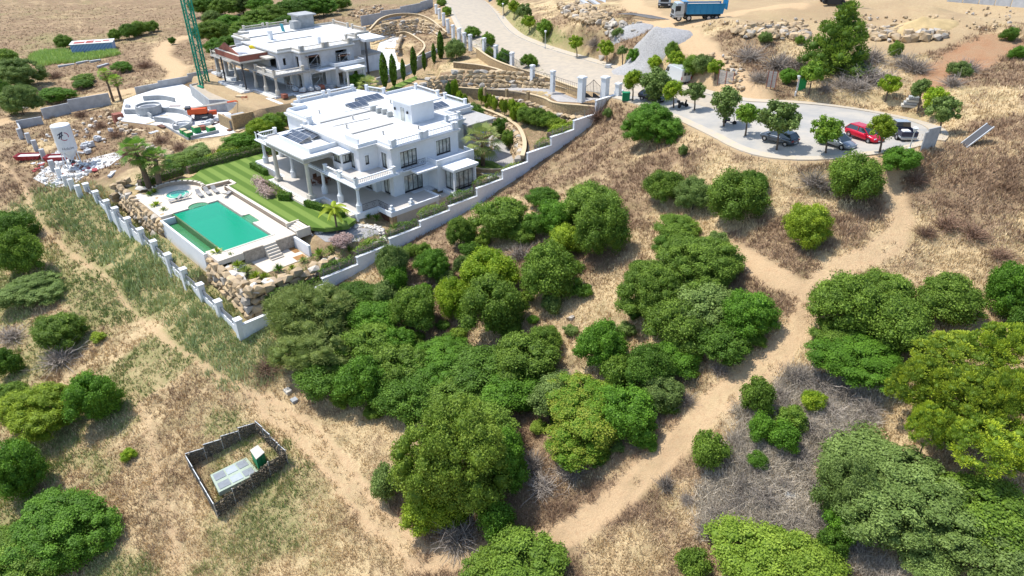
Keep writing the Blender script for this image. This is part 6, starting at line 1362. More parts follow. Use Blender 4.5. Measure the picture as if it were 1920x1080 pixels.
# crane
CR = empty('tower_crane', (-144.2, 54.6, 14.2), 'green lattice tower crane mast rising out of the top edge', 'crane')
GRN_ = mat('green crane paint', (.005,.20,.12), .5, objvar=0)
MB().box(-1.2,1.2,-1.2,1.2,0,.25).build('base_frame', GRN_, CR)
ch = MB(); w = .7
for sx in (-w, w):
    for sy in (-w, w): ch.box(sx-.12, sx+.12, sy-.12, sy+.12, .2, 30)
ch.build('corner_post', GRN_, CR, kind=None); br_ = MB()
for k in range(20):
    z0, z1 = .3+k*1.45, .3+(k+1)*1.45; s = 1 if k % 2 else -1
    for a, b_ in (((-w,-w),(w,-w)),((w,-w),(w,w)),((w,w),(-w,w)),((-w,w),(-w,-w))):
        if s < 0: a, b_ = b_, a
        br_.tube([(a[0],a[1],z0),(b_[0],b_[1],z1)], .075, 4); br_.tube([(a[0],a[1],z0),(b_[0],b_[1],z0)], .04, 4)
br_.build('lattice', GRN_, CR, kind='stuff')
ld = MB()
for k in range(70): ld.box(-.2,.2,-.35,-.32,.6+k*.4,.64+k*.4)
ld.box(-.22,-.19,-.36,-.31,.3,29).box(.19,.22,-.36,-.31,.3,29); ld.build('ladder', ALU, CR)
# silo with its lettering
sx_, sy_ = on(137, 308, 40.3); sz_ = float(gz(sx_, sy_)); SI = empty('cement_silo', (sx_, sy_, sz_), 'white cement silo on legs with lettering and a dark red emblem', 'silo')
SW = mat('white silo paint', (.66,.68,.70), .5, var=.08, vs=1.5); r_ = 1.42
MB().lathe((0, 0), [(.25,1.2),(r_,3.1),(r_,7.0),(r_*.96,7.15),(.2,7.35)], 28).build('tank', SW, SI, smooth=False)
for a in (.8, 2.37, 3.94, 5.5):
    MB().tube([(math.cos(a)*1.5, math.sin(a)*1.5, -.1), (math.cos(a)*1.3, math.sin(a)*1.3, 3.3)], .09, 6).build('leg', SW, SI)
MB().tube([(math.cos(.8)*1.3,math.sin(.8)*1.3,.5),(math.cos(5.5)*1.2,math.sin(5.5)*1.2,2.6)], .05, 5).tube([(math.cos(5.5)*1.3,math.sin(5.5)*1.3,.5),(math.cos(3.94)*1.2,math.sin(3.94)*1.2,2.6)], .05, 5).tube([(math.cos(5.5)*1.3,math.sin(5.5)*1.3,.5),(math.cos(.8)*1.2,math.sin(.8)*1.2,2.6)], .05, 5).build('brace', SW, SI)
MB().box(-.35,.35,-.35,.35,.7,1.3).build('outlet', STEEL, SI)
lad = MB(); ca = math.atan2(-sy_, -sx_)
def cyl_wrap(me_, M_name, m, r2, cx_ang, z0):
    for v in me_.vertices:
        a = cx_ang+v.co.x/r2; v.co = Vector((math.cos(a)*(r2+v.co.z), math.sin(a)*(r2+v.co.z), z0+v.co.y))
    me_.materials.clear(); me_.materials.append(m); return me_
def text_mesh(s, size, m):
    cu = bpy.data.curves.new('lettering', 'FONT'); cu.body = s; cu.size = size; cu.extrude = .004; cu.align_x = 'CENTER'; cu.resolution_u = 3; o = bpy.data.objects.new('lettering', cu); COL.objects.link(o)
    dg = bpy.context.evaluated_depsgraph_get(); dg.update(); me_ = bpy.data.meshes.new_from_object(o.evaluated_get(dg)); bpy.data.objects.remove(o)
    bm = bmesh.new(); bm.from_mesh(me_); bmesh.ops.triangulate(bm, faces=bm.faces); 
    for _ in range(2): bmesh.ops.subdivide_edges(bm, edges=[e for e in bm.edges if e.calc_length() > .25], cuts=1); bmesh.ops.triangulate(bm, faces=bm.faces)
    bm.to_mesh(me_); bm.free(); return me_
INK = mat('dark navy ink', (.03,.035,.07), .6); REDI = mat('crimson emblem', (.30,.02,.06), .6)
me_t = cyl_wrap(text_mesh('Holcim', .62, INK), 'x', INK, r_+.006, ca+.06, 3.35); inst('lettering', me_t, SI)
def emblem(quads_, m, nm):
    mb = MB()
    for (x0, y0, x1, y1, w_) in quads_:
        d = Vector((x1-x0, y1-y0)); k = max(1, int(d.length/.12)); nn = Vector((-d.y, d.x)).normalized()*w_/2
        for i in range(k):
            a = Vector((x0, y0))+d*(i/k); b_ = Vector((x0, y0))+d*((i+1)/k); mb.add([(*(a-nn), .004), (*(b_-nn), .004), (*(b_+nn), .004), (*(a+nn), .004)], [(0, 1, 2, 3)])
    me_ = mb.mesh(nm, m); cyl_wrap(me_, nm, m, r_+.006, ca-.05, 5.1); inst(nm, me_, SI)
emblem([(-.75,.25,.05,.75,.16),(-.75,.75,.05,1.2,.16),(-.65,.15,-.2,1.15,.16),(-.35,.15,.05,1.25,.14)], INK, 'emblem_bars')
arc_ = [(.15+.62*math.cos(t_), .45+.62*math.sin(t_)) for t_ in np.linspace(R(-150), R(-60), 7)]; arc2 = [(.15+.62*math.cos(t_), .45+.62*math.sin(t_)) for t_ in np.linspace(R(-20), R(80), 7)]
emblem([(a[0],a[1],b_[0],b_[1],.13) for L_ in (arc_, arc2) for a, b_ in zip(L_[:-1], L_[1:])], REDI, 'emblem_arcs')
# skips, crates, pallets, lift
REDP = mat('faded red paint', (.36,.045,.05), .6, var=.3, vs=2); GRNP = mat('green crate paint', (.02,.26,.07), .6, var=.2, vs=2); ORG = mat('orange machine paint', (.62,.09,.02), .45)
def skip(px_, py_, L_, w_, h_, rz, label, m=REDP, fill=SLAB, name='skip', cat='skip'):
    g_ = at(px_, py_); t = empty(name, tuple(g_), label, cat, rz=rz); mb = MB(); a, b_ = L_/2, w_/2; i = .82
    vs = [(-a*i,-b_*i,.05),(a*i,-b_*i,.05),(a*i,b_*i,.05),(-a*i,b_*i,.05),(-a,-b_,h_),(a,-b_,h_),(a,b_,h_),(-a,b_,h_),(-a+.08,-b_+.08,h_),(a-.08,-b_+.08,h_),(a-.08,b_-.08,h_),(-a+.08,b_-.08,h_),(-a*i,-b_*i,h_*.6),(a*i,-b_*i,h_*.6),(a*i,b_*i,h_*.6),(-a*i,b_*i,h_*.6)]
    fs = [(3,2,1,0)]+[(k, (k+1) % 4, 4+(k+1) % 4, 4+k) for k in range(4)]+[(4+k, 4+(k+1) % 4, 8+(k+1) % 4, 8+k) for k in range(4)]+[(8+k, 8+(k+1) % 4, 12+(k+1) % 4, 12+k) for k in range(4)]
    mb.add(vs, fs).build('tub', m, t); MB().box(-a*i,a*i,-b_*i,b_*i,h_*.55,h_*.72).build('load', fill, t)
    for k in (-.4, 0, .4): MB().box(a*k*1.6-.05,a*k*1.6+.05,-b_-.03,-b_+.02,h_*.5,h_).build('rib', m, t)
    return t
skip(56,298,4.2,2.0,.8,.9,'red skip lying open on the sand road left of the silo'); skip(112,302,4.2,1.9,1.0,.9,'red skip with rubble between block pillars and silo')
for i, (px_, py_, s_, lb) in enumerate([(346,253,1.0,'leftmost green crate of the group on the slab edge'),(355,258,1.1,'front green crate of the pair on the slab edge'),(369,248,1.1,'bright green crate right of the pair'),(397,248,1.15,'rightmost green crate on the slab edge')]):
    x, y = on(px_, py_, 37.8); t = empty('green_crate', (x, y, 12.2), lb, 'crate'); MB().box(-.65*s_,.65*s_,-.5*s_,.5*s_,.08,.95).build('crate_body', GRNP, t); MB().box(-.58*s_,.58*s_,-.43*s_,.43*s_,.95,1.05).build('load', CLADT, t); MB().box(-.65,.65,-.5,-.4,0,.08).box(-.65,.65,.4,.5,0,.08).build('skid', WOOD, t)
PLM = mat('shrink wrapped blocks', (.55,.56,.57), .6, var=.2, vs=3)
PAL = [(385,236,37.7,.9,'pale block stack beside the orange lift wheels'),(395,232,37.7,.9,'pale block stack right behind the red bricks'),(408,226,37.7,.8,'grey block stack next to the curved steps'),(240,201,37.8,.7,'grey block pile at the left rim of the slab'),(161,280,40,1.0,'large pallet of white blocks behind the silo'),(172,278,40,1.0,'second large pallet of white blocks behind the silo'),(186,268,39.8,1.0,'single white bag pallet right of the block pallets'),(166,290,40.2,.9,'white pallet in front of the two large ones'),(210,252,39.5,.7,'small white bags on the dry slope above the silo'),
       (555,170,34.4,.8,'white sacks left of the scaffold on the porch rim'),(568,172,34.4,.9,'heap of white sacks in the middle of the porch rim'),(583,170,34.4,.8,'white sacks right of the middle heap'),(596,168,34.4,.8,'blue white sacks near the red barrel'),(412,143,34.6,.8,'plastic covered stack behind the left concrete posts'),(440,152,34.6,.9,'plastic covered stack on the left porch edge'),(455,165,34.8,.9,'long pale plastic bundle on the porch edge')]
for px_, py_, h, s_, lb in PAL:
    x, y = on(px_, py_, h); z = max(toz(h)-.1, float(gz(x, y))); t = empty('pallet_load', (x, y, z), lb, 'pallet', rz=random.uniform(0, 1)); MB().box(-.6*s_,.6*s_,-.5*s_,.5*s_,0,.12).build('pallet', WOOD, t)
    for a in (-1, 0, 1):
        for b_ in (-1, 1): MB().box(a*.4*s_-.19*s_,a*.4*s_+.19*s_,b_*.25*s_-.23*s_,b_*.25*s_+.23*s_,.12,.12+s_*random.uniform(.6,.95)).build('block', PLM, t, bevel=.04)
for px_, py_, h, lb in [(381,243,37.8,'stack of red bricks among the pale stacks'),(534,183,34.6,'stack of red bricks on the porch corner'),(603,166,34.4,'stack of red bricks right of the sacks')]:
    x, y = on(px_, py_, h); t = empty('brick_stack', (x, y, max(toz(h)-.1, float(gz(x, y)))), lb, 'bricks'); MB().box(-.6,.6,-.5,.5,0,.12).build('pallet', WOOD, t); MB().box(-.55,.55,-.45,.45,.12,.8).build('bricks', BRICKM, t, bevel=.02)
x, y = on(383, 222, 37.8); LI = empty('boom_lift', (x, y, 12.2), 'orange boom lift with cream arm stretched over the white slab', 'boom lift', rz=.85)
MB().box(-1.5,1.5,-.9,.9,.5,.9).build('chassis', STEEL, LI); MB().box(-2.6,.9,-.85,.85,1.0,2.1).build('engine_cover', ORG, LI, bevel=.25); MB().box(-2.9,-1.9,-.7,.7,1.9,2.4).build('counterweight', STEEL, LI, bevel=.1); MB().box(.9,2.4,-.6,.6,.6,1.3).build('front_cover', ORG, LI, bevel=.15)
for a in (-1.1, 1.2):
    for b_ in (-.95, .95): MB().lathe((0, 0), [(.2,-.16),(.5,-.14),(.5,.14),(.2,.16)], 14, Matrix.Translation((a, b_, .5)) @ Matrix.Rotation(PI/2, 4, 'X')).build('wheel', STEEL, LI)
LI.rotation_euler.z = 0; tipx, tipy = on(455, 190, 35.3); LI.rotation_euler.z = math.atan2(tipy-y, tipx-x); DL_ = math.hypot(tipx-x, tipy-y)
MB().tube([(-1.6,0,2.1),(DL_*.62,0,2.6)], .2, 4).build('boom', CREAM, LI); MB().tube([(DL_*.62,0,2.6),(DL_*.85,0,2.7)], .15, 4).tube([(DL_*.85,0,2.7),(DL_*.95,0,2.1),(DL_,0,2.4)], .1, 4).build('jib', ORG, LI)
bk_ = MB(); 
for zz in (2.3,2.8,3.3): bk_.tube([(DL_,-.6,zz),(DL_+.9,-.6,zz),(DL_+.9,.6,zz),(DL_,.6,zz),(DL_,-.6,zz)], .03, 4)
for a, b_ in ((0,-.6),(.9,-.6),(.9,.6),(0,.6)): bk_.tube([(DL_+a,b_,2.25),(DL_+a,b_,3.3)], .03, 4)
bk_.build('basket', ORG, LI)
# scaffold, sheets, tarpaulin, shed
def scaffold(x, y, z, L_, w_, H_, label, rz=0):
    t = empty('scaffold', (x, y, z), label, 'scaffold', rz=rz); lv = max(1, int(H_/2))
    for a in (0, L_):
        mb = MB()
        for b_ in (0, w_): mb.tube([(a,b_,0),(a,b_,H_)], .035, 5)
        for k in range(int(H_/.45)): mb.tube([(a,0,.3+k*.45),(a,w_,.3+k*.45)], .025, 4)
        mb.build('ladder_frame', ALU, t)
    for k in range(lv+1): MB().tube([(0,0,k*H_/lv if k else .2),(L_,0,k*H_/lv if k else .2)], .03, 4).tube([(0,w_,k*H_/lv if k else .2),(L_,w_,k*H_/lv if k else .2)], .03, 4).build('bar', ALU, t)
    for k in range(lv): MB().tube([(0,0,k*H_/lv+.2),(L_,0,(k+1)*H_/lv)], .025, 4).build('brace', ALU, t)
    MB().box(0,L_,.1,w_-.1,H_-.5,-.44+H_).build('platform', WOOD, t); return t
scaffold(*v2(.2,7.4,0), 2.5,1.2,6.4,'tall pale scaffold tower against the grey house wall', PI/2); scaffold(*v2(.6,14.0,3.75),2.4,1.0,1.9,'low scaffold on the upper terrace of the unfinished house', PI/2); scaffold(*v2(-2.8,3.6,0),1.6,.8,1.6,'small scaffold under the balcony of the unfinished house')
x, y = V2[0]-13.5, V2[1]+3.4; t = MB(); bmr = RK[2]; o = inst('tarpaulin', RK[3], None, mat('yellow tarpaulin', (.75,.55,.01), .6), (2.4,1.6,1.0), (x, y, V2[2]+6.4), .6); tag(o, 'bright yellow tarpaulin heap on the unfinished roof', 'tarpaulin')
x, y, z = v2(-22.5, 14.5, 6.95); t = empty('tile_stack', (x, y, z), 'teal boards leaning beside the concrete rooftop tower', 'boards'); TEALP = mat('teal board', (.02,.25,.30), .5)
for k in range(4): MB().box(k*.35,k*.35+.28,0,.08,0,1.6, Matrix.Rotation(.15, 4, 'X')).build('board', TEALP, t)
g_ = at(178, 96); SH = empty('metal_shed', (g_.x, g_.y, g_.z+.2), 'low blue and white shed with patched rusty roof in the reeds', 'shed', rz=1.15)
CORR = mat('blue corrugated wall', (.05,.16,.42), .5); MB().box(-5.2,5.2,-2.6,2.6,0,2.3).build('wall', CORR, SH)
mb = MB()
for k in range(30): mb.box(-5.2+k*.35,-5.1+k*.35,-2.66,-2.6,0,2.3)
for k in range(14): mb.box(5.2,5.26,-2.6+k*.37,-2.5+k*.37,0,2.3)
mb.build('rib', mat('pale blue rib', (.5,.6,.75), .5), SH, kind='stuff'); MB().box(-5.4,5.4,-2.8,2.8,2.3,2.42).build('roof', SLAB, SH)
for k, (a, b_, c_, d) in enumerate([(-4.5,-1.8,-1.8,.8),(-1.5,.4,-2.0,1.6),(.8,2.4,-1.2,.2),(2.7,4.4,-.4,1.5)]): MB().box(a,b_,c_,d,2.42,2.45).build('roof_patch', mat('rust red patch', (.38,.09,.07), .8, var=.5, vs=2), SH)
# reeds round the shed, boulders and heaps, hoardings
def patch(poly_px, n_, h0, h1, m, name, label, w=.07, nb=5, lean=.4):
    a = np.array(poly_px); px_ = rng.uniform(a[:, 0].min(), a[:, 0].max(), n_); py_ = rng.uniform(a[:, 1].min(), a[:, 1].max(), n_); s_ = sdist([tuple(q) for q in poly_px], px_, py_) < 0
    x, y = at_many(px_[s_], py_[s_]); n2 = len(x); x = np.repeat(x, nb)+rng.normal(size=n2*nb)*.3; y = np.repeat(y, nb)+rng.normal(size=n2*nb)*.3; z = gz(x, y)-.05
    al = rng.uniform(0, 6.28, n2*nb); H_ = rng.uniform(h0, h1, n2*nb); l_ = rng.uniform(0, 6.28, n2*nb); b0 = np.c_[x-np.cos(al)*w, y-np.sin(al)*w, z]; b1 = np.c_[x+np.cos(al)*w, y+np.sin(al)*w, z]; tp = np.c_[x+np.cos(l_)*H_*lean, y+np.sin(l_)*H_*lean, z+H_]
    o = bpy.data.objects.new(name, npmesh(name, np.stack([b0, b1, tp], 1).reshape(-1, 3), np.arange(n2*nb*3).reshape(-1, 3), [m], rng.uniform(0, 1, n2*nb))); COL.objects.link(o); o['kind'] = 'stuff'; return tag(o, label, 'plants')
LIMER = mat('lush reed leaves', (.30,.44,.08), .7, attr=(.56,.66,.22))
patch([(55,108),(75,97),(120,94),(150,103),(180,100),(214,95),(228,102),(190,110),(150,117),(105,120),(75,126),(60,118)], 3500, .5, 1.3, LIMER, 'reed_bed', 'lush light green reed bed in front of the blue shed', .14)
def rocks_in(poly_px, n_, s0, s1, label, name='rock_pile', up=.2, m=None, cat='rocks'):
    a = np.array(poly_px, float); t = empty(name, (0, 0, 0), label, cat); k = 0
    while k < n_:
        px_ = rng.uniform(a[:, 0].min(), a[:, 0].max()); py_ = rng.uniform(a[:, 1].min(), a[:, 1].max())
        if sdist([tuple(q) for q in poly_px], px_, py_) > 0: continue
        x, y = at_many(np.array([px_]), np.array([py_])); x = float(x[0]); y = float(y[0]); s_ = random.uniform(s0, s1); z = float(gz(x, y))+random.uniform(.0, up)+s_*.2
        rock(t, x, y, z, s_, s_*random.uniform(.6, 1), s_*random.uniform(.5, .9), random.uniform(0, 3), m, 'boulder' if s1 > .6 else 'stone'); k += 1
    return t
rocks_in([(1372,62),(1390,50),(1440,52),(1500,48),(1520,66),(1510,78),(1430,72),(1390,72)], 150, .6, 1.5, 'long row of tan boulders left of the tall pine')
rocks_in([(1600,58),(1650,52),(1720,58),(1780,62),(1770,74),(1690,80),(1610,76)], 130, .5, 1.5, 'row of tan boulders right of the tall pine')
rocks_in([(1045,8),(1100,12),(1140,28),(1145,52),(1110,48),(1070,38),(1050,28)], 140, .7, 1.8, 'heap of big sandy boulders under the top edge left of the gravel')
rocks_in([(1145,40),(1195,46),(1210,62),(1180,72),(1130,72),(1128,58)], 60, .5, 1.4, 'grey boulders on the left shoulder of the gravel heap', m=ROCKB)
rocks_in([(650,28),(715,10),(720,22),(660,36)], 60, .4, 1.1, 'pale stones by the grey site wall at the top')
rocks_in([(70,265),(150,300),(210,262),(240,215),(190,210)], 40, .3, .8, 'scattered rubble stones on the slope above the silo', m=ROCKW)
rocks_in([(60,320),(120,300),(200,300),(225,285),(150,340),(90,352)], 90, .3, .9, 'white rubble and sacks spread in front of the silo', m=mat('white rubble', (.6,.6,.58), .9, objvar=.1))
rocks_in([(196,205),(215,222),(240,240),(262,262),(250,262),(225,245),(200,222)], 70, .4, .9, 'tumbled stone wall running down from the slab corner')
rocks_in([(245,262),(330,290),(312,300),(255,272)], 60, .5, 1.0, 'rough boulder row between the slab edge and the lawn hedge')
rocks_in([(0,108),(30,112),(70,150),(50,190),(66,205),(45,210),(30,150)], 26, .3, .9, 'white litter and stones among the upper left trees', m=ROCKW, name='litter_pile')
rocks_in([(1320,108),(1345,96),(1395,130),(1400,165),(1385,172),(1350,130)], 40, .3, .8, 'small rocks along the cut right of the sand road')
rocks_in([(1060,598),(1086,596),(1086,606),(1060,608)], 3, .4, .6, 'three pale rocks on bare soil in the middle of the field', name='stone_group')
rocks_in([(1240,50),(1900,12),(1900,60),(1500,45)], 130, .2, .6, 'loose stones over the yellow construction ground')
patch([(420,490),(500,540),(620,500),(715,452),(700,430),(600,468),(570,495),(530,515),(480,512),(440,485)], 2600, .12, .45, GRN, 'garden_groundcover', 'green ground cover in the garden bed above the boulders', .04)
patch([(850,182),(960,225),(1000,270),(1060,240),(1095,238),(1060,225),(950,195)], 1500, .1, .35, GRN, 'shelf_groundcover', 'sparse ground cover on the shelf above the drive', .04)
patch([(300,300),(400,280),(545,212),(552,235),(470,275),(330,310)], 3000, .2, .7, BRN, 'slope_brush', 'brown brush on the slope between building site and lawn hedge', .04)
patch([(690,175),(800,130),(870,95),(885,108),(800,150),(720,182)], 1200, .15, .5, GRN, 'bank_weeds', 'weeds on the bank above the great boulder wall', .04)
patch([(845,60),(880,85),(950,120),(1010,150),(1060,165),(1050,150),(960,105),(870,50)], 1500, .2, .6, GRN, 'fence_weeds', 'weeds along the road side fence', .04)
patch([(60,335),(160,372),(230,400),(240,385),(180,345),(100,322)], 1500, .2, .6, STRAW, 'fence_straw', 'dry straw behind the block pillars', .04)
patch([(1700,260),(1790,240),(1860,250),(1850,310),(1760,330),(1700,320)], 900, .1, .4, STRAW, 'bank_straw', 'sparse straw on the sandy ground right of the turning circle', .04)
drape('lime_dust', wl([(62,335),(90,312),(140,306),(175,296),(215,286),(232,292),(205,312),(170,322),(140,345),(100,352)]), SLAB, .05, 1.5)
for i in range(80):
    px_, py_ = [(random.uniform(245,470), random.uniform(195,255)), (random.uniform(60,220), random.uniform(285,340))][i % 2]
    x, y = at_many(np.array([px_]), np.array([py_])); z = float(gz(x[0], y[0])); zz = 12.2 if sdist(site, x, y)[0] < -.3 else z+.05
    o = MB().box(0, random.uniform(.8, 2.6), 0, random.uniform(.12, .9), 0, random.uniform(.06, .3)).build('timber_board' if i % 3 else 'foil_sheet', [WOOD, PLM, CLADT, PLM, PLM, REDP][i % 6]); o.location = (float(x[0]), float(y[0]), zz); o.rotation_euler.z = random.uniform(0, 3); tag(o, 'loose board or sheet left lying among the building site clutter', 'site debris', 'loose boards and sheets on the building site')
cwl = empty('panel_wall', (0, 0, 0), 'row of pale grey concrete panels cut by the upper right corner', 'wall')
for k in range(6):
    a = at(1775+k*30, 3+k*2.4); b_ = at(1775+(k+1)*30-2, 3+(k+1)*2.4); Mx, L_ = LM((a.x, a.y), (b_.x, b_.y), a.z); MB().box(0,L_,0,.2,-.3,1.6, Mx).build('panel', BLOCK, cwl)
# gravel and sand heaps
def heap(px_, py_, rx, ry, H_, rz, m, label, name='gravel_heap'):
    g_ = at(px_, py_); n_ = 26; V_ = []; Fc = []
    for i in range(n_+1):
        for j in range(n_+1):
            u, v = i/n_*2-1, j/n_*2-1; x = g_.x+math.cos(rz)*u*rx-math.sin(rz)*v*ry; y = g_.y+math.sin(rz)*u*rx+math.cos(rz)*v*ry; d = math.hypot(u, v)
            V_.append((x, y, float(gz(x, y))+H_*max(0, 1-d)**.9*(1+.25*(float(noise2(x, y, 1.3, 4))-.5))-(.3 if d > .98 else 0)))
    for i in range(n_):
        for j in range(n_): a = i*(n_+1)+j; Fc.append((a, a+n_+1, a+n_+2, a+1))
    o = MB().add(V_, Fc).build(name, m, None, smooth=True); tag(o, label, 'heap'); return o
GRV = mat('blue grey crushed gravel', (.36,.35,.34), .95, var=.3, vs=4, bump=.6, bs=20)
heap(1222,86,6.8,5,2.8,.8,GRV,'big grey crushed gravel heap beside the sand road'); heap(1185,60,4,3,1.4,.4,GRV,'smaller grey gravel heap behind the big one'); heap(1722,55,5.5,3.5,1.8,.5,mat('ochre sand', (.46,.34,.17), .95, var=.2, vs=1, bump=.4),'yellow sand heap among the boulders','sand_heap')
HB = mat('rusty hoarding sheet', (.42,.38,.34), .7, var=.3, vs=2)
def hoarding(px0, py0, px1, py1, H_, label):
    a = at(px0, py0); b_ = at(px1, py1); Mx, L_ = LM((a.x, a.y), (b_.x, b_.y), a.z); t = empty('site_hoarding', (0, 0, 0), label, 'hoarding')
    for k in range(8): MB().box(0,L_,0,.03,.25+k*H_/8,.25+(k+1)*H_/8-.04, Mx).build('sheet', HB, t)
    for u in (0, L_/2, L_): MB().box(u-.05,u+.05,-.05,-.003,0,H_+.3, Mx).build('post', BRICKM, t)
hoarding(1345,159,1374,157,2.0,'left metal hoarding panel beside the sand road'); hoarding(1436,166,1452,170,2.2,'right metal hoarding panel beside the sand road')
a = at(1726,284); b_ = at(1753,276); Mx, L_ = LM((a.x, a.y), (b_.x, b_.y), a.z); o = MB().box(0,L_,0,.12,-.2,2.0, Mx).box(.4,L_,0,.12,2.0,2.3, Mx).build('upright_slab', CONC); tag(o, 'grey upright concrete panel right of the turning circle', 'panel')
a = at(1806,273); t = empty('leaning_panel', tuple(a), 'dark panel leaning on the slope right of the concrete panel', 'panel', rz=.79); Mx = Matrix.Rotation(.75, 4, 'Y'); MB().box(0,.08,-.55,.55,0,3.0, Mx).build('board', STEEL, t); MB().box(-.02,.1,-.65,-.55,0,3.1, Mx).box(-.02,.1,.55,.65,0,3.1, Mx).build('frame', ALU, t)
def lamp(bx, by, ty, label):
    g_ = at(bx, by); H_ = min(np.linspace(1.5, 9, 120), key=lambda h: abs(pixof(g_.x, g_.y, g_.z+h)[1]-ty)); t = empty('street_lamp', tuple(g_), label, 'street lamp', 'street lamps')
    MB().lathe((0, 0), [(.14,-.1),(.14,.5),(.06,.6),(.045,H_-.5)], 8).build('pole', ALU, t); MB().lathe((0, 0), [(.12,H_-.5),(.24,H_-.2),(.24,H_-.12),(.28,H_-.1),(.02,H_+.05)], 10).build('lantern', WHITE, t)
lamp(1491,179,141,'street lamp left of the upright street tree beyond the turning circle'); lamp(1022,92,57,'lower street lamp on the grass verge'); lamp(943,36,6,'upper street lamp on the grass verge at the top'); lamp(1703,286,238,'street lamp beside the low glossy bush')
gv = at(1491,172); t = empty('green_screen', tuple(gv), 'green cloth screen beside the far street lamp', 'screen', rz=.9); MB().box(.3,1.4,0,.05,0,2.6).build('cloth', GRNP, t); MB().box(.25,.3,-.02,.07,0,2.8).build('post', ALU, t)
# small fenced enclosure in the foreground
EN = empty('fenced_enclosure', (0, 0, 0), 'small square enclosure of ragged dark screen fence in the dry grass', 'fence')
ec = [(-55.6,11.2),(-47.4,10.3),(-47.5,18.2),(-53.9,18.0)]; NET = mat('ragged dark screen', (.10,.10,.09), .95, alpha=.78, var=.5, vs=3, bump=.8, bs=8); DRYN = mat('dry creeper on fence', (.14,.11,.08), .95, attr=(.26,.21,.14))
ez = 3.2
ec = [(float(P(352,866,47)[0]),float(P(352,866,47)[1])),(float(P(404,956,47.3)[0]),float(P(404,956,47.3)[1])),(float(P(542,876,47.1)[0]),float(P(542,876,47.1)[1])),(float(P(486,822,46.8)[0]),float(P(486,822,46.8)[1]))]
for i in range(4):
    a, b_ = ec[i], ec[(i+1) % 4]; Mx, L_ = LM(a, b_, 0); nseg = 4
    for k in range(nseg):
        u0, u1 = L_*k/nseg, L_*(k+1)/nseg; q = Mx @ Vector(((u0+u1)/2, 0, 0)); z = float(gz(q.x, q.y)); H_ = 1.55+random.uniform(-.08, .12)
        MB().box(u0+.04,u1-.04,-.02,.02,z-.1,z+H_, Mx).build('screen_panel', NET, EN); p_ = MB().cyl((0, 0), .04, z-.2, z+H_+.12, 6, M=Matrix.Translation((*(Mx @ Vector((u0,0,0))).xy, 0))).build('post', ALU, EN)
        if i in (3, 0, 2): MB().box(u0,u1,-.03,.03,z+H_,z+H_+.05, Mx).build('top_rail', ALU, EN)
    if i in (1, 3, 2):
        n_ = 1500 if i == 1 else 600; u = rng.uniform(0, L_, n_); z = np.array([float(gz(*(Mx @ Vector((x_, 0, 0))).xy)) for x_ in np.linspace(0, L_, 8)]); zz = np.interp(u, np.linspace(0, L_, 8), z)+rng.uniform(0, 1.75, n_); pos = np.array([Mx @ Vector((x_, y_, z_)) for x_, y_, z_ in zip(u, rng.uniform(-.22,.22,n_), zz)])
        V_, F_ = quads_at(pos, unit(rng.normal(size=(n_, 3))), rng.uniform(.03,.08,n_), rng.uniform(.05,.14,n_), rng); o = bpy.data.objects.new('creeper', npmesh('creeper', V_, F_, [DRYN], rng.uniform(0,1,n_), nsides=4)); link(o, EN); o['kind'] = 'stuff'
cz = float(gz(-50.5, 14)); pd = empty('concrete_pad', (0, 0, 0), 'pale green concrete pad with dark covers inside the small enclosure', 'pad')
pq = [tuple(map(float, P(x_, y_, 47))) for x_, y_ in ((395,893),(411,926),(487,888),(462,860))]; PGR = mat('pale green concrete', (.36,.42,.33), .9, var=.15, vs=2)
zp = max(float(gz(*q)) for q in pq)+.05; MB().prism(pq, zp-.5, zp).build('slab', PGR, pd)
def lerp2(u, v):
    a = Vector(pq[0])*(1-u)+Vector(pq[3])*u; b_ = Vector(pq[1])*(1-u)+Vector(pq[2])*u; return tuple(a*(1-v)+b_*v)
for k, (u0, u1) in enumerate(((.05,.33),(.37,.64),(.68,.93))):
    for v0, v1 in ((.08,.42),(.58,.9)): MB().prism([lerp2(u0,v0),lerp2(u1,v0),lerp2(u1,v1),lerp2(u0,v1)], zp, zp+.04).build('cover', mat('grey cover plate', (.22,.24,.26), .7, var=.15) if k != 1 else mat('light cover plate', (.36,.40,.43), .7, var=.15), pd)
a = [tuple(map(float, P(x_, y_, 47))) for x_, y_ in ((474,866),(486,884),(502,870),(489,856))]; CB = empty('cabinet', (0, 0, 0), 'green cabinet with pale concrete top inside the enclosure', 'cabinet'); GCB = mat('green cabinet paint', (.01,.22,.09), .6, var=.2, vs=3)
cc = Vector((sum(q[0] for q in a)/4, sum(q[1] for q in a)/4)); a = [tuple(cc+(Vector(q)-cc)*.92) for q in a]
MB().prism(a, zp-.3, zp+1.25).build('cabinet_body', GCB, CB); MB().prism([tuple(cc+(Vector(q)-cc)*1.06) for q in a], zp+1.25, zp+1.34).build('cabinet_top', CREAM, CB)
q0, q1 = Vector(a[1]), Vector(a[2]); Mx, L_ = LM(q0, q1, zp); 
for k in range(2): MB().box(L_*(.06+k*.46),L_*(.46+k*.46),-.03,.0,.1,1.15, Mx).build('door', GCB, CB)
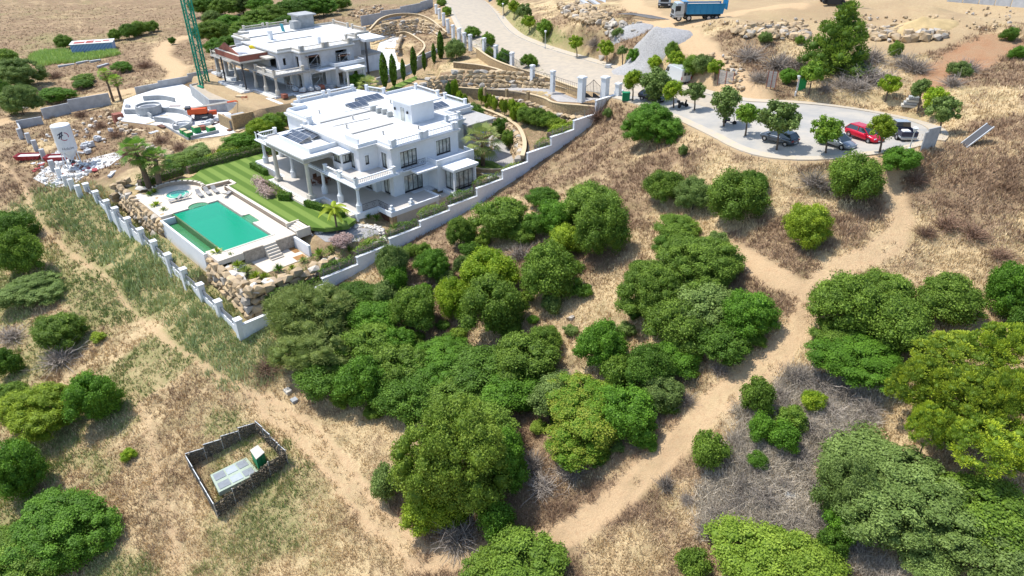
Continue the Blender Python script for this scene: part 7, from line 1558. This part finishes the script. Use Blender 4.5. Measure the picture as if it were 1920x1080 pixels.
# small things
g_ = at(1483, 928); o = MB().box(-.45,.45,-.35,.35,-.2,.12).build('inspection_cover', CREAM); o.location = g_; o.rotation_euler.z = .5; tag(o, 'pale square frame cover lying in the dead scrub', 'cover')
MB().box(-.33,.33,-.24,.24,.12,.13).build('lid', CONC, o)
g_ = at(540, 735); o = MB().box(-.4,.4,-.3,.3,-.2,.3).build('concrete_block', CREAM); o.location = g_; tag(o, 'pale concrete block at the left rim of the lower clump', 'block'); g_ = at(552, 752); o = MB().box(-.3,.3,-.3,.3,-.2,.25).build('concrete_block', CONC); o.location = g_; tag(o, 'smaller grey block in front of the pale block by the clump', 'block')
for (x0, y0, x1, y1), lb in zip([(110,127,140,121),(145,121,168,115),(170,118,190,114),(186,128,205,121),(140,112,155,108)], ['left fallen concrete beam below the reeds','second fallen concrete beam from the left','third fallen concrete beam below the shed','right fallen concrete slab near the sand road','short beam lying in the front of the reeds']):
    a = at(x0, y0); b_ = at(x1, y1); Mx, L_ = LM((a.x, a.y), (b_.x, b_.y), a.z); o = MB().box(0,L_,0,.7,-.2,.5, Mx).build('fallen_beam', BLOCK); tag(o, lb, 'beam')
# porch furniture
x, y, z = vone(-12.4, 1.9, 0); t = empty('dining_set', (x, y, z), 'brown wicker cube table under the villa porch', 'table'); MB().box(-.8,.8,-.8,.8,.68,.75).build('table_top', WOOD, t); MB().box(-.35,.35,-.35,.35,0,.68).build('pedestal', WOOD, t)
for i, (a, b_, rz) in enumerate([(-1.2,0,PI),(1.2,0,0),(0,-1.2,-PI/2),(0,1.2,PI/2)]):
    t = empty('wicker_chair', (x+a, y+b_, z), ['wicker chair on the far end of the porch table','wicker chair on the near end of the porch table','wicker chair between porch table and lawn','wicker chair on the house side of the porch table'][i], 'chair', rz=rz)
    MB().box(-.3,.3,-.3,.3,.35,.45).build('seat', WOOD, t); MB().box(.24,.32,-.3,.3,.45,1.0).build('backrest', WOOD, t)
    for q in ((-.28,-.28),(.22,-.28),(-.28,.22),(.22,.22)): MB().box(q[0],q[0]+.06,q[1],q[1]+.06,0,.35).build('leg', WOOD, t)
g_ = at(1173, 190); t = empty('wheelie_bin', tuple(g_), 'green rubbish container at the end of the white wall', 'bin', rz=.7); MB().prism([(-.55,-.45),(.55,-.45),(.55,.45),(-.55,.45)], .15, 1.25).build('bin_body', GCB, t, bevel=.05); MB().box(-.6,.6,-.5,.5,1.25,1.38).build('lid', GCB, t, bevel=.04)
for a_ in (-.45, .45): MB().lathe((0,0), [(.1,-.04),(.1,.04)], 10, Matrix.Translation((a_,-.4,.1)) @ Matrix.Rotation(PI/2,4,'X')).build('wheel', STEEL, t)
g_ = at(1704, 200); t = empty('rubble_bin', tuple(g_), 'broken grey concrete stack beside the thin grey street tree', 'rubble', rz=.4)
for a in range(4): MB().box(-.9+a*.2,.7+a*.1,-.5,.5,a*.35,a*.35+.28).build('slab', CONC if a % 2 else CREAM, t)
g_ = at(1140,128); o = rock(None, g_.x, g_.y, g_.z+.3, 1.3,.8,.8,.4,SLAB,'white_sack'); tag(o, 'white sack on the pavement under the verge trees', 'sack')
# ---------------------------------------------------------------- vehicles
TYRE = mat('tyre rubber', (.02,.02,.02), .8); RIM = mat('alloy rim', (.45,.46,.48), .35, metal=.7); CGLASS = mat('car glass', (.02,.03,.035), .05, spec=.9); LAMPW = mat('headlight glass', (.6,.62,.64), .15, spec=.8); LAMPR = mat('tail light', (.35,.01,.01), .3); DARKP = mat('black plastic', (.03,.03,.03), .6)
def wheel(parent, x, y, r_, w=.22):
    Mx = Matrix.Translation((x, y, r_)) @ Matrix.Rotation(PI/2, 4, 'X')
    t = MB().lathe((0, 0), [(r_*.6,-w/2),(r_*.93,-w/2),(r_,-w/2+.04),(r_,w/2-.04),(r_*.93,w/2),(r_*.6,w/2)], 20, Mx, caps=False).build('wheel', TYRE, parent, smooth=False)
    mb = MB(); mb.lathe((0, 0), [(.02,-w/2+.03),(r_*.62,-w/2+.05),(r_*.62,w/2-.05),(.02,w/2-.03)], 14, Mx); mb.build('rim', RIM, t); return t
def car(x, y, z, rz, paint, label, L_=4.3, w_=1.78, H_=1.45, kind='hatch', pitch=0, cat='car', name='parked_car'):
    t = empty(name, (x, y, z), label, cat, rz=rz); t.rotation_euler = (0, pitch, rz)
    # side profile stations: x, bottom, shoulder height, half width low, half width at shoulder
    st = [(-.5,.34,.62,.60,.56),(-.485,.24,.80,.80,.74),(-.42,.20,.90,.88,.86),(-.30,.20,.94,.89,.88),(-.05,.20,.92,.89,.88),(.18,.20,.90,.89,.87),(.33,.20,.82,.88,.84),(.44,.22,.72,.84,.76),(.485,.26,.62,.72,.62),(.5,.34,.52,.5,.46)]
    vs = []; 
    for sx, zb, zs, wl_, ws_ in st:
        X = sx*L_; a = wl_/.89*w_/2; b_ = ws_/.89*w_/2; ks = H_/1.45
        vs += [(X,-a*.92,zb*ks),(X,-a,(zb+.18)*ks),(X,-b_,zs*ks),(X,-b_*.8,(zs+.03)*ks),(X,b_*.8,(zs+.03)*ks),(X,b_,zs*ks),(X,a,(zb+.18)*ks),(X,a*.92,zb*ks)]
    fs = []; n_ = len(st)
    for i in range(n_-1):
        for j in range(8): a = i*8+j; b_ = i*8+(j+1) % 8; fs.append((a, b_, b_+8, a+8))
    fs += [tuple(range(8))[::-1], tuple(range((n_-1)*8, n_*8))]
    body = MB().add(vs, fs).build('body', paint, t, smooth=True); sd = body.modifiers.new('round', 'SUBSURF'); sd.levels = 1; sd.render_levels = 1
    rear = {'hatch': (-.47,-.36), 'sedan': (-.38,-.22), 'suv': (-.48,-.40)}[kind]; zb = .90*H_/1.45
    g = [(rear[0],zb,.80),(.28,zb*.97,.78),(.06,H_-.04,.60),(-.02,H_,.59),(rear[1],H_-.05,.58)]
    def cab(pts_, m, nm, k=1., zt=0):
        vs = []
        for sx, zz, ww in pts_: vs += [(sx*L_, -ww*w_/1.78*k, zz), (sx*L_, ww*w_/1.78*k, zz)]
        return vs
    v_ = cab(g, None, ''); fc = [(0,1,3,2),(2,3,5,4),(4,5,7,6),(6,7,9,8),(8,9,1,0),(0,2,4,6,8),(9,7,5,3,1)]
    MB().add(v_, fc).build('cabin_glass', CGLASS, t)
    # roof skin and pillars
    rf = MB(); rw = .60*w_/1.78
    rf.add([(.07*L_,-rw-.01,H_-.035),(.07*L_,rw+.01,H_-.035),(-.02*L_,rw+.01,H_+.015),(-.02*L_,-rw-.01,H_+.015),(rear[1]*L_-.05,rw,H_-.03),(rear[1]*L_-.05,-rw,H_-.03),(.07*L_,-rw-.03,H_-.10),(.07*L_,rw+.03,H_-.10),(rear[1]*L_-.05,rw+.02,H_-.12),(rear[1]*L_-.05,-rw-.02,H_-.12)],
           [(0,1,2,3),(3,2,4,5),(0,3,5,9,6),(1,7,8,4,2)]); rf.build('roof', paint, t)
    for s in (-1, 1):
        pm = MB(); yw = s*.79*w_/1.78
        for xa, xb in ((.27,.06),(-.08,-.09),(rear[0],rear[1])): pm.tube([(xa*L_,yw*1.0,zb-.02),(xb*L_,s*(rw+.02),H_-.05)], .045, 5)
        pm.build('pillar', paint, t); MB().box(.19*L_,.19*L_+.2,s*.86*w_/1.78,s*1.05*w_/1.78,zb-.02,zb+.13).build('mirror', paint, t)
        MB().box(.455*L_,.475*L_,s*.42*w_/1.78,s*.74*w_/1.78,.58*H_/1.45,.70*H_/1.45).build('headlight', LAMPW, t, bevel=.02); MB().box(-.492*L_,-.478*L_,s*.45*w_/1.78,s*.78*w_/1.78,.66*H_/1.45,.82*H_/1.45).build('tail_light', LAMPR, t)
    MB().box(.497*L_,.502*L_,-.26,.26,.36,.47).build('number_plate', WHITE, t); MB().box(-.505*L_,-.497*L_,-.26,.26,.42,.53).build('number_plate', WHITE, t)
    for sx in (-.31, .31):
        for s in (-1, 1): wheel(t, sx*L_, s*(w_/2-.10), .32)
    return t
def paint(name, c): return mat(name, c, .25, metal=.35, spec=.6)
def span(ax, ay, ah, bx, by, bh): a = P(ax, ay, ah); b_ = P(bx, by, bh); return (a[0]+b_[0])/2, (a[1]+b_[1])/2, math.atan2(b_[1]-a[1], b_[0]-a[0])
def put(px_, py_): g_ = at(px_, py_); return g_.x, g_.y, float(road_z(g_.x, g_.y))+.06
def heading(px0, py0, px1, py1): a = at(px0, py0); b_ = at(px1, py1); return math.atan2(b_.y-a.y, b_.x-a.x)
x, y, z = put(1618, 262); car(x, y, z, heading(1594,259,1636,270), paint('red car paint', (.55,.005,.03)), 'bright red hatchback parked in the turning circle', 4.3, 1.8, 1.45)
x, y, z = put(1566, 274); car(x, y, z, heading(1542,269,1585,279), paint('silver blue paint', (.22,.25,.28)), 'silver grey sedan half hidden behind a street tree', 4.4, 1.76, 1.40, 'sedan')
x, y, z = put(1459, 268); car(x, y, z, heading(1482,273,1437,266), paint('dark grey paint', (.06,.075,.095)), 'dark grey hatchback under the biggest street tree', 4.3, 1.8, 1.48)
x, y, z = put(1223, 190); car(x, y, z, heading(1200,188,1240,191), paint('black car paint', (.015,.017,.025)), 'black car under the large grey tree near the gate', 4.3, 1.78, 1.45)
x, y, z = put(921, 2); car(x, y, z, heading(915,-4,925,6), MATS['black car paint'], 'dark car at the top edge of the road', 4.3, 1.8, 1.45); x, y, z = put(935, -2); car(x, y, z, heading(929,-8,939,2), MATS['dark grey paint'], 'second dark car at the top edge behind the first')
# pickup
x, y, z = put(1682, 256); pk = empty('pickup', (x, y, z), 'silver and navy pickup with open bed beside the red hatchback', 'pickup', rz=heading(1712,262,1668,240)); SIL = paint('silver pickup paint', (.35,.37,.38)); NAV = paint('navy paint', (.02,.025,.06))
MB().box(-2.5,2.5,-.86,.86,.45,.72).build('lower_body', SIL, pk, bevel=.08); MB().add([(.9,-.85,.7),(2.45,-.82,.7),(2.45,.82,.7),(.9,.85,.7),(.9,-.82,1.08),(2.35,-.74,.95),(2.35,.74,.95),(.9,.82,1.08)], [(0,3,2,1),(4,5,6,7),(0,1,5,4),(1,2,6,5),(2,3,7,6),(3,0,4,7)]).build('bonnet', SIL, pk)
MB().add([(-.7,-.86,.7),(1.0,-.86,.7),(1.0,.86,.7),(-.7,.86,.7),(-.62,-.7,1.72),(.35,-.7,1.74),(.35,.7,1.74),(-.62,.7,1.72),(-.7,-.86,1.1),(1.0,-.86,1.08),(1.0,.86,1.08),(-.7,.86,1.1)], [(8,9,5,4),(9,10,6,5),(10,11,7,6),(11,8,4,7)]).build('cabin_glass', CGLASS, pk); MB().box(-.7,1.0,-.87,.87,.7,1.1).build('door', NAV, pk); MB().box(-.66,.38,-.71,.71,1.72,1.78).build('roof', SIL, pk, bevel=.03)
MB().box(-2.48,-.75,-.86,-.78,.7,1.2).build('bed_side', NAV, pk); MB().box(-2.48,-.75,.78,.86,.7,1.2).build('bed_side', NAV, pk); MB().box(-2.5,-2.42,-.86,.86,.7,1.2).build('tailgate', NAV, pk); MB().box(-2.42,-.75,-.78,.78,.7,.76).build('bed_floor', DARKP, pk); MB().box(-.8,-.7,-.86,.86,.72,1.2).build('bed_front', NAV, pk); MB().box(-1.9,-1.1,-.4,.4,.76,1.15).build('load', SLAB, pk, bevel=.1)
for s in (-1, 1):
    for sx in (-1.55, 1.6): wheel(pk, sx, s*.78, .38, .26)
    MB().box(2.36,2.47,s*.5-.18,s*.5+.18,.75,.92).build('headlight', LAMPW, pk); MB().box(.85,1.0,s*.9,s*1.05,1.05,1.25).build('mirror', DARKP, pk)
MB().box(-2.62,-2.5,-.8,.8,.42,.58).build('bumper', RIM, pk)
# white van
x, y, z = put(1268, 152); vn = empty('white_van', (x, y, z), 'tall white delivery van parked on the road by the gravel', 'van', rz=heading(1288,160,1250,145)); VW = paint('white van paint', (.62,.65,.66)); prof = [(-2.7,.4),(-2.7,2.3),(-2.55,2.55),(1.2,2.55),(1.55,2.3),(2.1,1.35),(2.65,1.1),(2.75,.8),(2.75,.4)]
vs = [(a, -.98 if b_ < 1.5 else -.9, b_) for a, b_ in prof]+[(a, .98 if b_ < 1.5 else .9, b_) for a, b_ in prof]; n_ = len(prof); MB().add(vs, [tuple(range(n_)), tuple(range(n_, 2*n_))[::-1]]+[(i, i+n_, (i+1) % n_+n_, (i+1) % n_) for i in range(n_)]).build('body', VW, vn, bevel=.06)
MB().add([(1.6,-.85,2.25),(2.1,-.88,1.4),(2.1,.88,1.4),(1.6,.85,2.25)], [(0,1,2,3)], Matrix.Translation((.03,0,.02))).build('windscreen', CGLASS, vn)
for s in (-1, 1):
    MB().add([(.9,s*.985,1.5),(1.95,s*.985,1.45),(1.5,s*.93,2.15),(.9,s*.93,2.2)], [(0,1,2,3) if s < 0 else (3,2,1,0)]).build('side_window', CGLASS, vn); MB().box(-2.73,-2.70,s*.3-.22,s*.3+.22,1.55,2.1).build('rear_window', CGLASS, vn); MB().box(-2.74,-2.70,s*.85-.07,s*.85+.07,.9,1.4).build('tail_light', LAMPR, vn)
    for sx in (-1.75, 1.75): wheel(vn, sx, s*.86, .35)
MB().box(-2.80,-2.70,-.9,.9,.4,.6).build('bumper', DARKP, vn); MB().box(-2.71,-2.705,-.015,.015,.65,2.3).build('door_seam', DARKP, vn)
# tipper trucks
BLU = paint('blue tipper paint', (.005,.19,.42)); TWH = paint('truck cab paint', (.42,.46,.50))
def truck(x, y, z, rz, label, tub_c, name='tipper_truck'):
    t = empty(name, (x, y, z), label, 'truck', rz=rz); cb_ = MB(); prof = [(2.7,.7),(2.7,2.85),(2.95,3.05),(4.0,3.05),(4.35,2.2),(4.45,1.2),(4.45,.7)]
    vs = [(a, -1.2, b_) for a, b_ in prof]+[(a, 1.2, b_) for a, b_ in prof]; n_ = len(prof); cb_.add(vs, [tuple(range(n_)), tuple(range(n_, 2*n_))[::-1]]+[(i, i+n_, (i+1) % n_+n_, (i+1) % n_) for i in range(n_)]); cb_.build('cab', TWH, t, bevel=.08)
    MB().add([(4.06,-1.08,2.95),(4.38,-1.1,2.1),(4.38,1.1,2.1),(4.06,1.08,2.95)], [(0,1,2,3)], Matrix.Translation((.03,0,0))).build('windscreen', CGLASS, t); MB().box(4.45,4.52,-1.22,1.22,.5,1.0).build('bumper', DARKP, t); MB().box(4.45,4.48,-.8,.8,1.25,1.9).build('grille', DARKP, t)
    for s in (-1, 1):
        MB().box(3.35,4.1,s*1.2,s*1.215,1.75,2.6).build('side_window', CGLASS, t); MB().box(4.2,4.35,s*1.25,s*1.5,1.7,2.6).build('mirror', DARKP, t); MB().box(4.5,4.54,s*.95-.2,s*.95+.2,.65,.85).build('headlight', LAMPW, t)
        for sx in (3.5,1.7,-1.9,-3.3): wheel(t, sx, s*1.0, .52, .32)
        MB().box(2.4,4.1,s*1.0,s*1.22,1.06,1.14).build('mudguard', DARKP, t)
    MB().box(-4.2,2.7,-.45,.45,.75,1.15).build('chassis', DARKP, t); a = [(-4.3,1.25),(2.2,1.25),(2.3,2.9),(-4.6,2.9)]
    for s in (-1, 1): 
        MB().prism([(p[0], p[1]) for p in a], 0, .06, Matrix.Translation((0, s*1.22 if s > 0 else -1.22+.06, 0)) @ Matrix.Rotation(PI/2, 4, 'X')).build('tub_side', tub_c, t)
        for k in range(6): MB().box(-3.7+k*1.1,-3.55+k*1.1,s*1.22,s*1.30,1.3,2.85).build('rib', tub_c, t)
        MB().box(-4.6,2.3,s*1.2,s*1.32,2.86,2.98).build('rim', tub_c, t)
    MB().box(-4.3,2.2,-1.2,1.2,1.2,1.3).build('tub_floor', tub_c, t); MB().box(2.2,2.28,-1.2,1.2,1.25,3.2).build('headboard', tub_c, t); MB().box(-5.0,-4.9,-1.25,1.25,1.9,3.5, Matrix.Translation((0,0,0))).build('tailgate', tub_c, t); MB().box(2.0,3.0,-1.1,1.1,3.2,3.3).build('cab_guard', tub_c, t)
    MB().prism([(-4.2,-1.1),(2.1,-1.1),(2.1,1.1),(-4.2,1.1)], 2.0, lambda x_, y_: 2.75).build('load', SANDY, t); return t
g_ = at(1305, 38); truck(g_.x, g_.y, g_.z, heading(1345,32,1268,42), 'blue tipper truck with pale cab on the construction track', BLU); g_ = at(1246, 10); truck(g_.x, g_.y, g_.z, heading(1250,-10,1243,20), 'second tipper truck facing the camera at the top edge', MATS['dark grey paint'])
# excavator tracks at the top edge
g_ = at(1560, 6); t = empty('excavator', tuple(g_), 'dark tracked machine cut by the top edge right of the trucks', 'excavator', rz=.6)
for s in (-1, 1): MB().lathe((0,0), [(.4,-.3),(.4,.3)], 12, Matrix.Translation((-1.5,s*1.1,.4)) @ Matrix.Rotation(PI/2,4,'X')).lathe((0,0), [(.4,-.3),(.4,.3)], 12, Matrix.Translation((1.5,s*1.1,.4)) @ Matrix.Rotation(PI/2,4,'X')).box(-1.5,1.5,s*1.1-.3,s*1.1+.3,0,.8).build('crawler_track', DARKP, t)
MB().box(-1.6,1.4,-1.2,1.2,1.0,2.0).build('engine_housing', ORG, t, bevel=.15); MB().box(.4,1.6,.2,1.2,1.0,2.7).build('cab', CGLASS, t, bevel=.1); MB().tube([(1.2,-.3,1.5),(3.2,-.3,3.6),(5.0,-.3,2.6)], [.25,.22,.18], 4).build('boom', ORG, t)
# scooters
def scooter(px_, py_, label, c, rz):
    x, y, z = put(px_, py_); t = empty('scooter', (x, y, z), label, 'scooter', rz=rz)
    for sx in (-.62, .62): MB().lathe((0,0), [(.15,-.06),(.26,-.06),(.26,.06),(.15,.06)], 14, Matrix.Translation((sx,0,.26)) @ Matrix.Rotation(PI/2,4,'X')).build('wheel', TYRE, t)
    MB().box(-.8,.05,-.15,.15,.35,.7).build('body', c, t, bevel=.06); MB().box(-.75,-.02,-.13,.13,.7,.8).build('seat', DARKP, t, bevel=.03); MB().add([(.25,-.2,.3),(.25,.2,.3),(.5,.16,1.0),(.5,-.16,1.0)], [(0,1,2,3),(3,2,1,0)], None).box(.05,.35,-.15,.15,.25,.32).build('leg_shield', c, t); MB().tube([(.62,0,.3),(.45,0,1.05)], .04, 6).tube([(.42,-.32,1.08),(.42,.32,1.08)], .025, 6).build('fork', STEEL, t); MB().box(-1.0,-.65,-.18,.18,.8,1.1).build('top_box', DARKP, t, bevel=.05)
scooter(1280, 203, 'dark scooter parked between two street trees near the van', DARKP, 1.2); scooter(1367, 234, 'dark motorcycle under the grey street tree right of the scooter', MATS['navy paint'], .3)
# steel bars, top left of the trucks
t = empty('rebar_bundle', (0, 0, 0), 'bundle of long dark steel bars lying beside the track', 'steel bars'); a = at(1170, 28); b_ = at(1240, 38); mb = MB()
for k in range(26): o1 = random.uniform(-1.6, 1.6); mb.tube([(a.x+o1*.3, a.y+o1, float(gz(a.x, a.y))+.3), ((a.x+b_.x)/2+o1, (a.y+b_.y)/2+o1*.6, float(gz((a.x+b_.x)/2, (a.y+b_.y)/2))+.5), (b_.x+o1*1.2, b_.y+o1*.4, float(gz(b_.x, b_.y))+.2)], .035, 4)
mb.build('bars', STEEL, t, kind='stuff')
for k, (a0, b0, c0, d0) in enumerate([(1090,8,1150,20),(1100,2,1160,14),(1110,-4,1165,8)]):
    a = at(a0, b0); b_ = at(c0, d0); Mx, L_ = LM((a.x, a.y), (b_.x, b_.y), a.z+.6); o = MB().box(0,L_,-.5,.5,0,.5, Mx).build('concrete_beam', BLOCK); tag(o, ['front grey beam of the three stacked at the top edge','middle grey beam of the three stacked at the top edge','rear grey beam of the three stacked at the top edge'][k], 'beam')
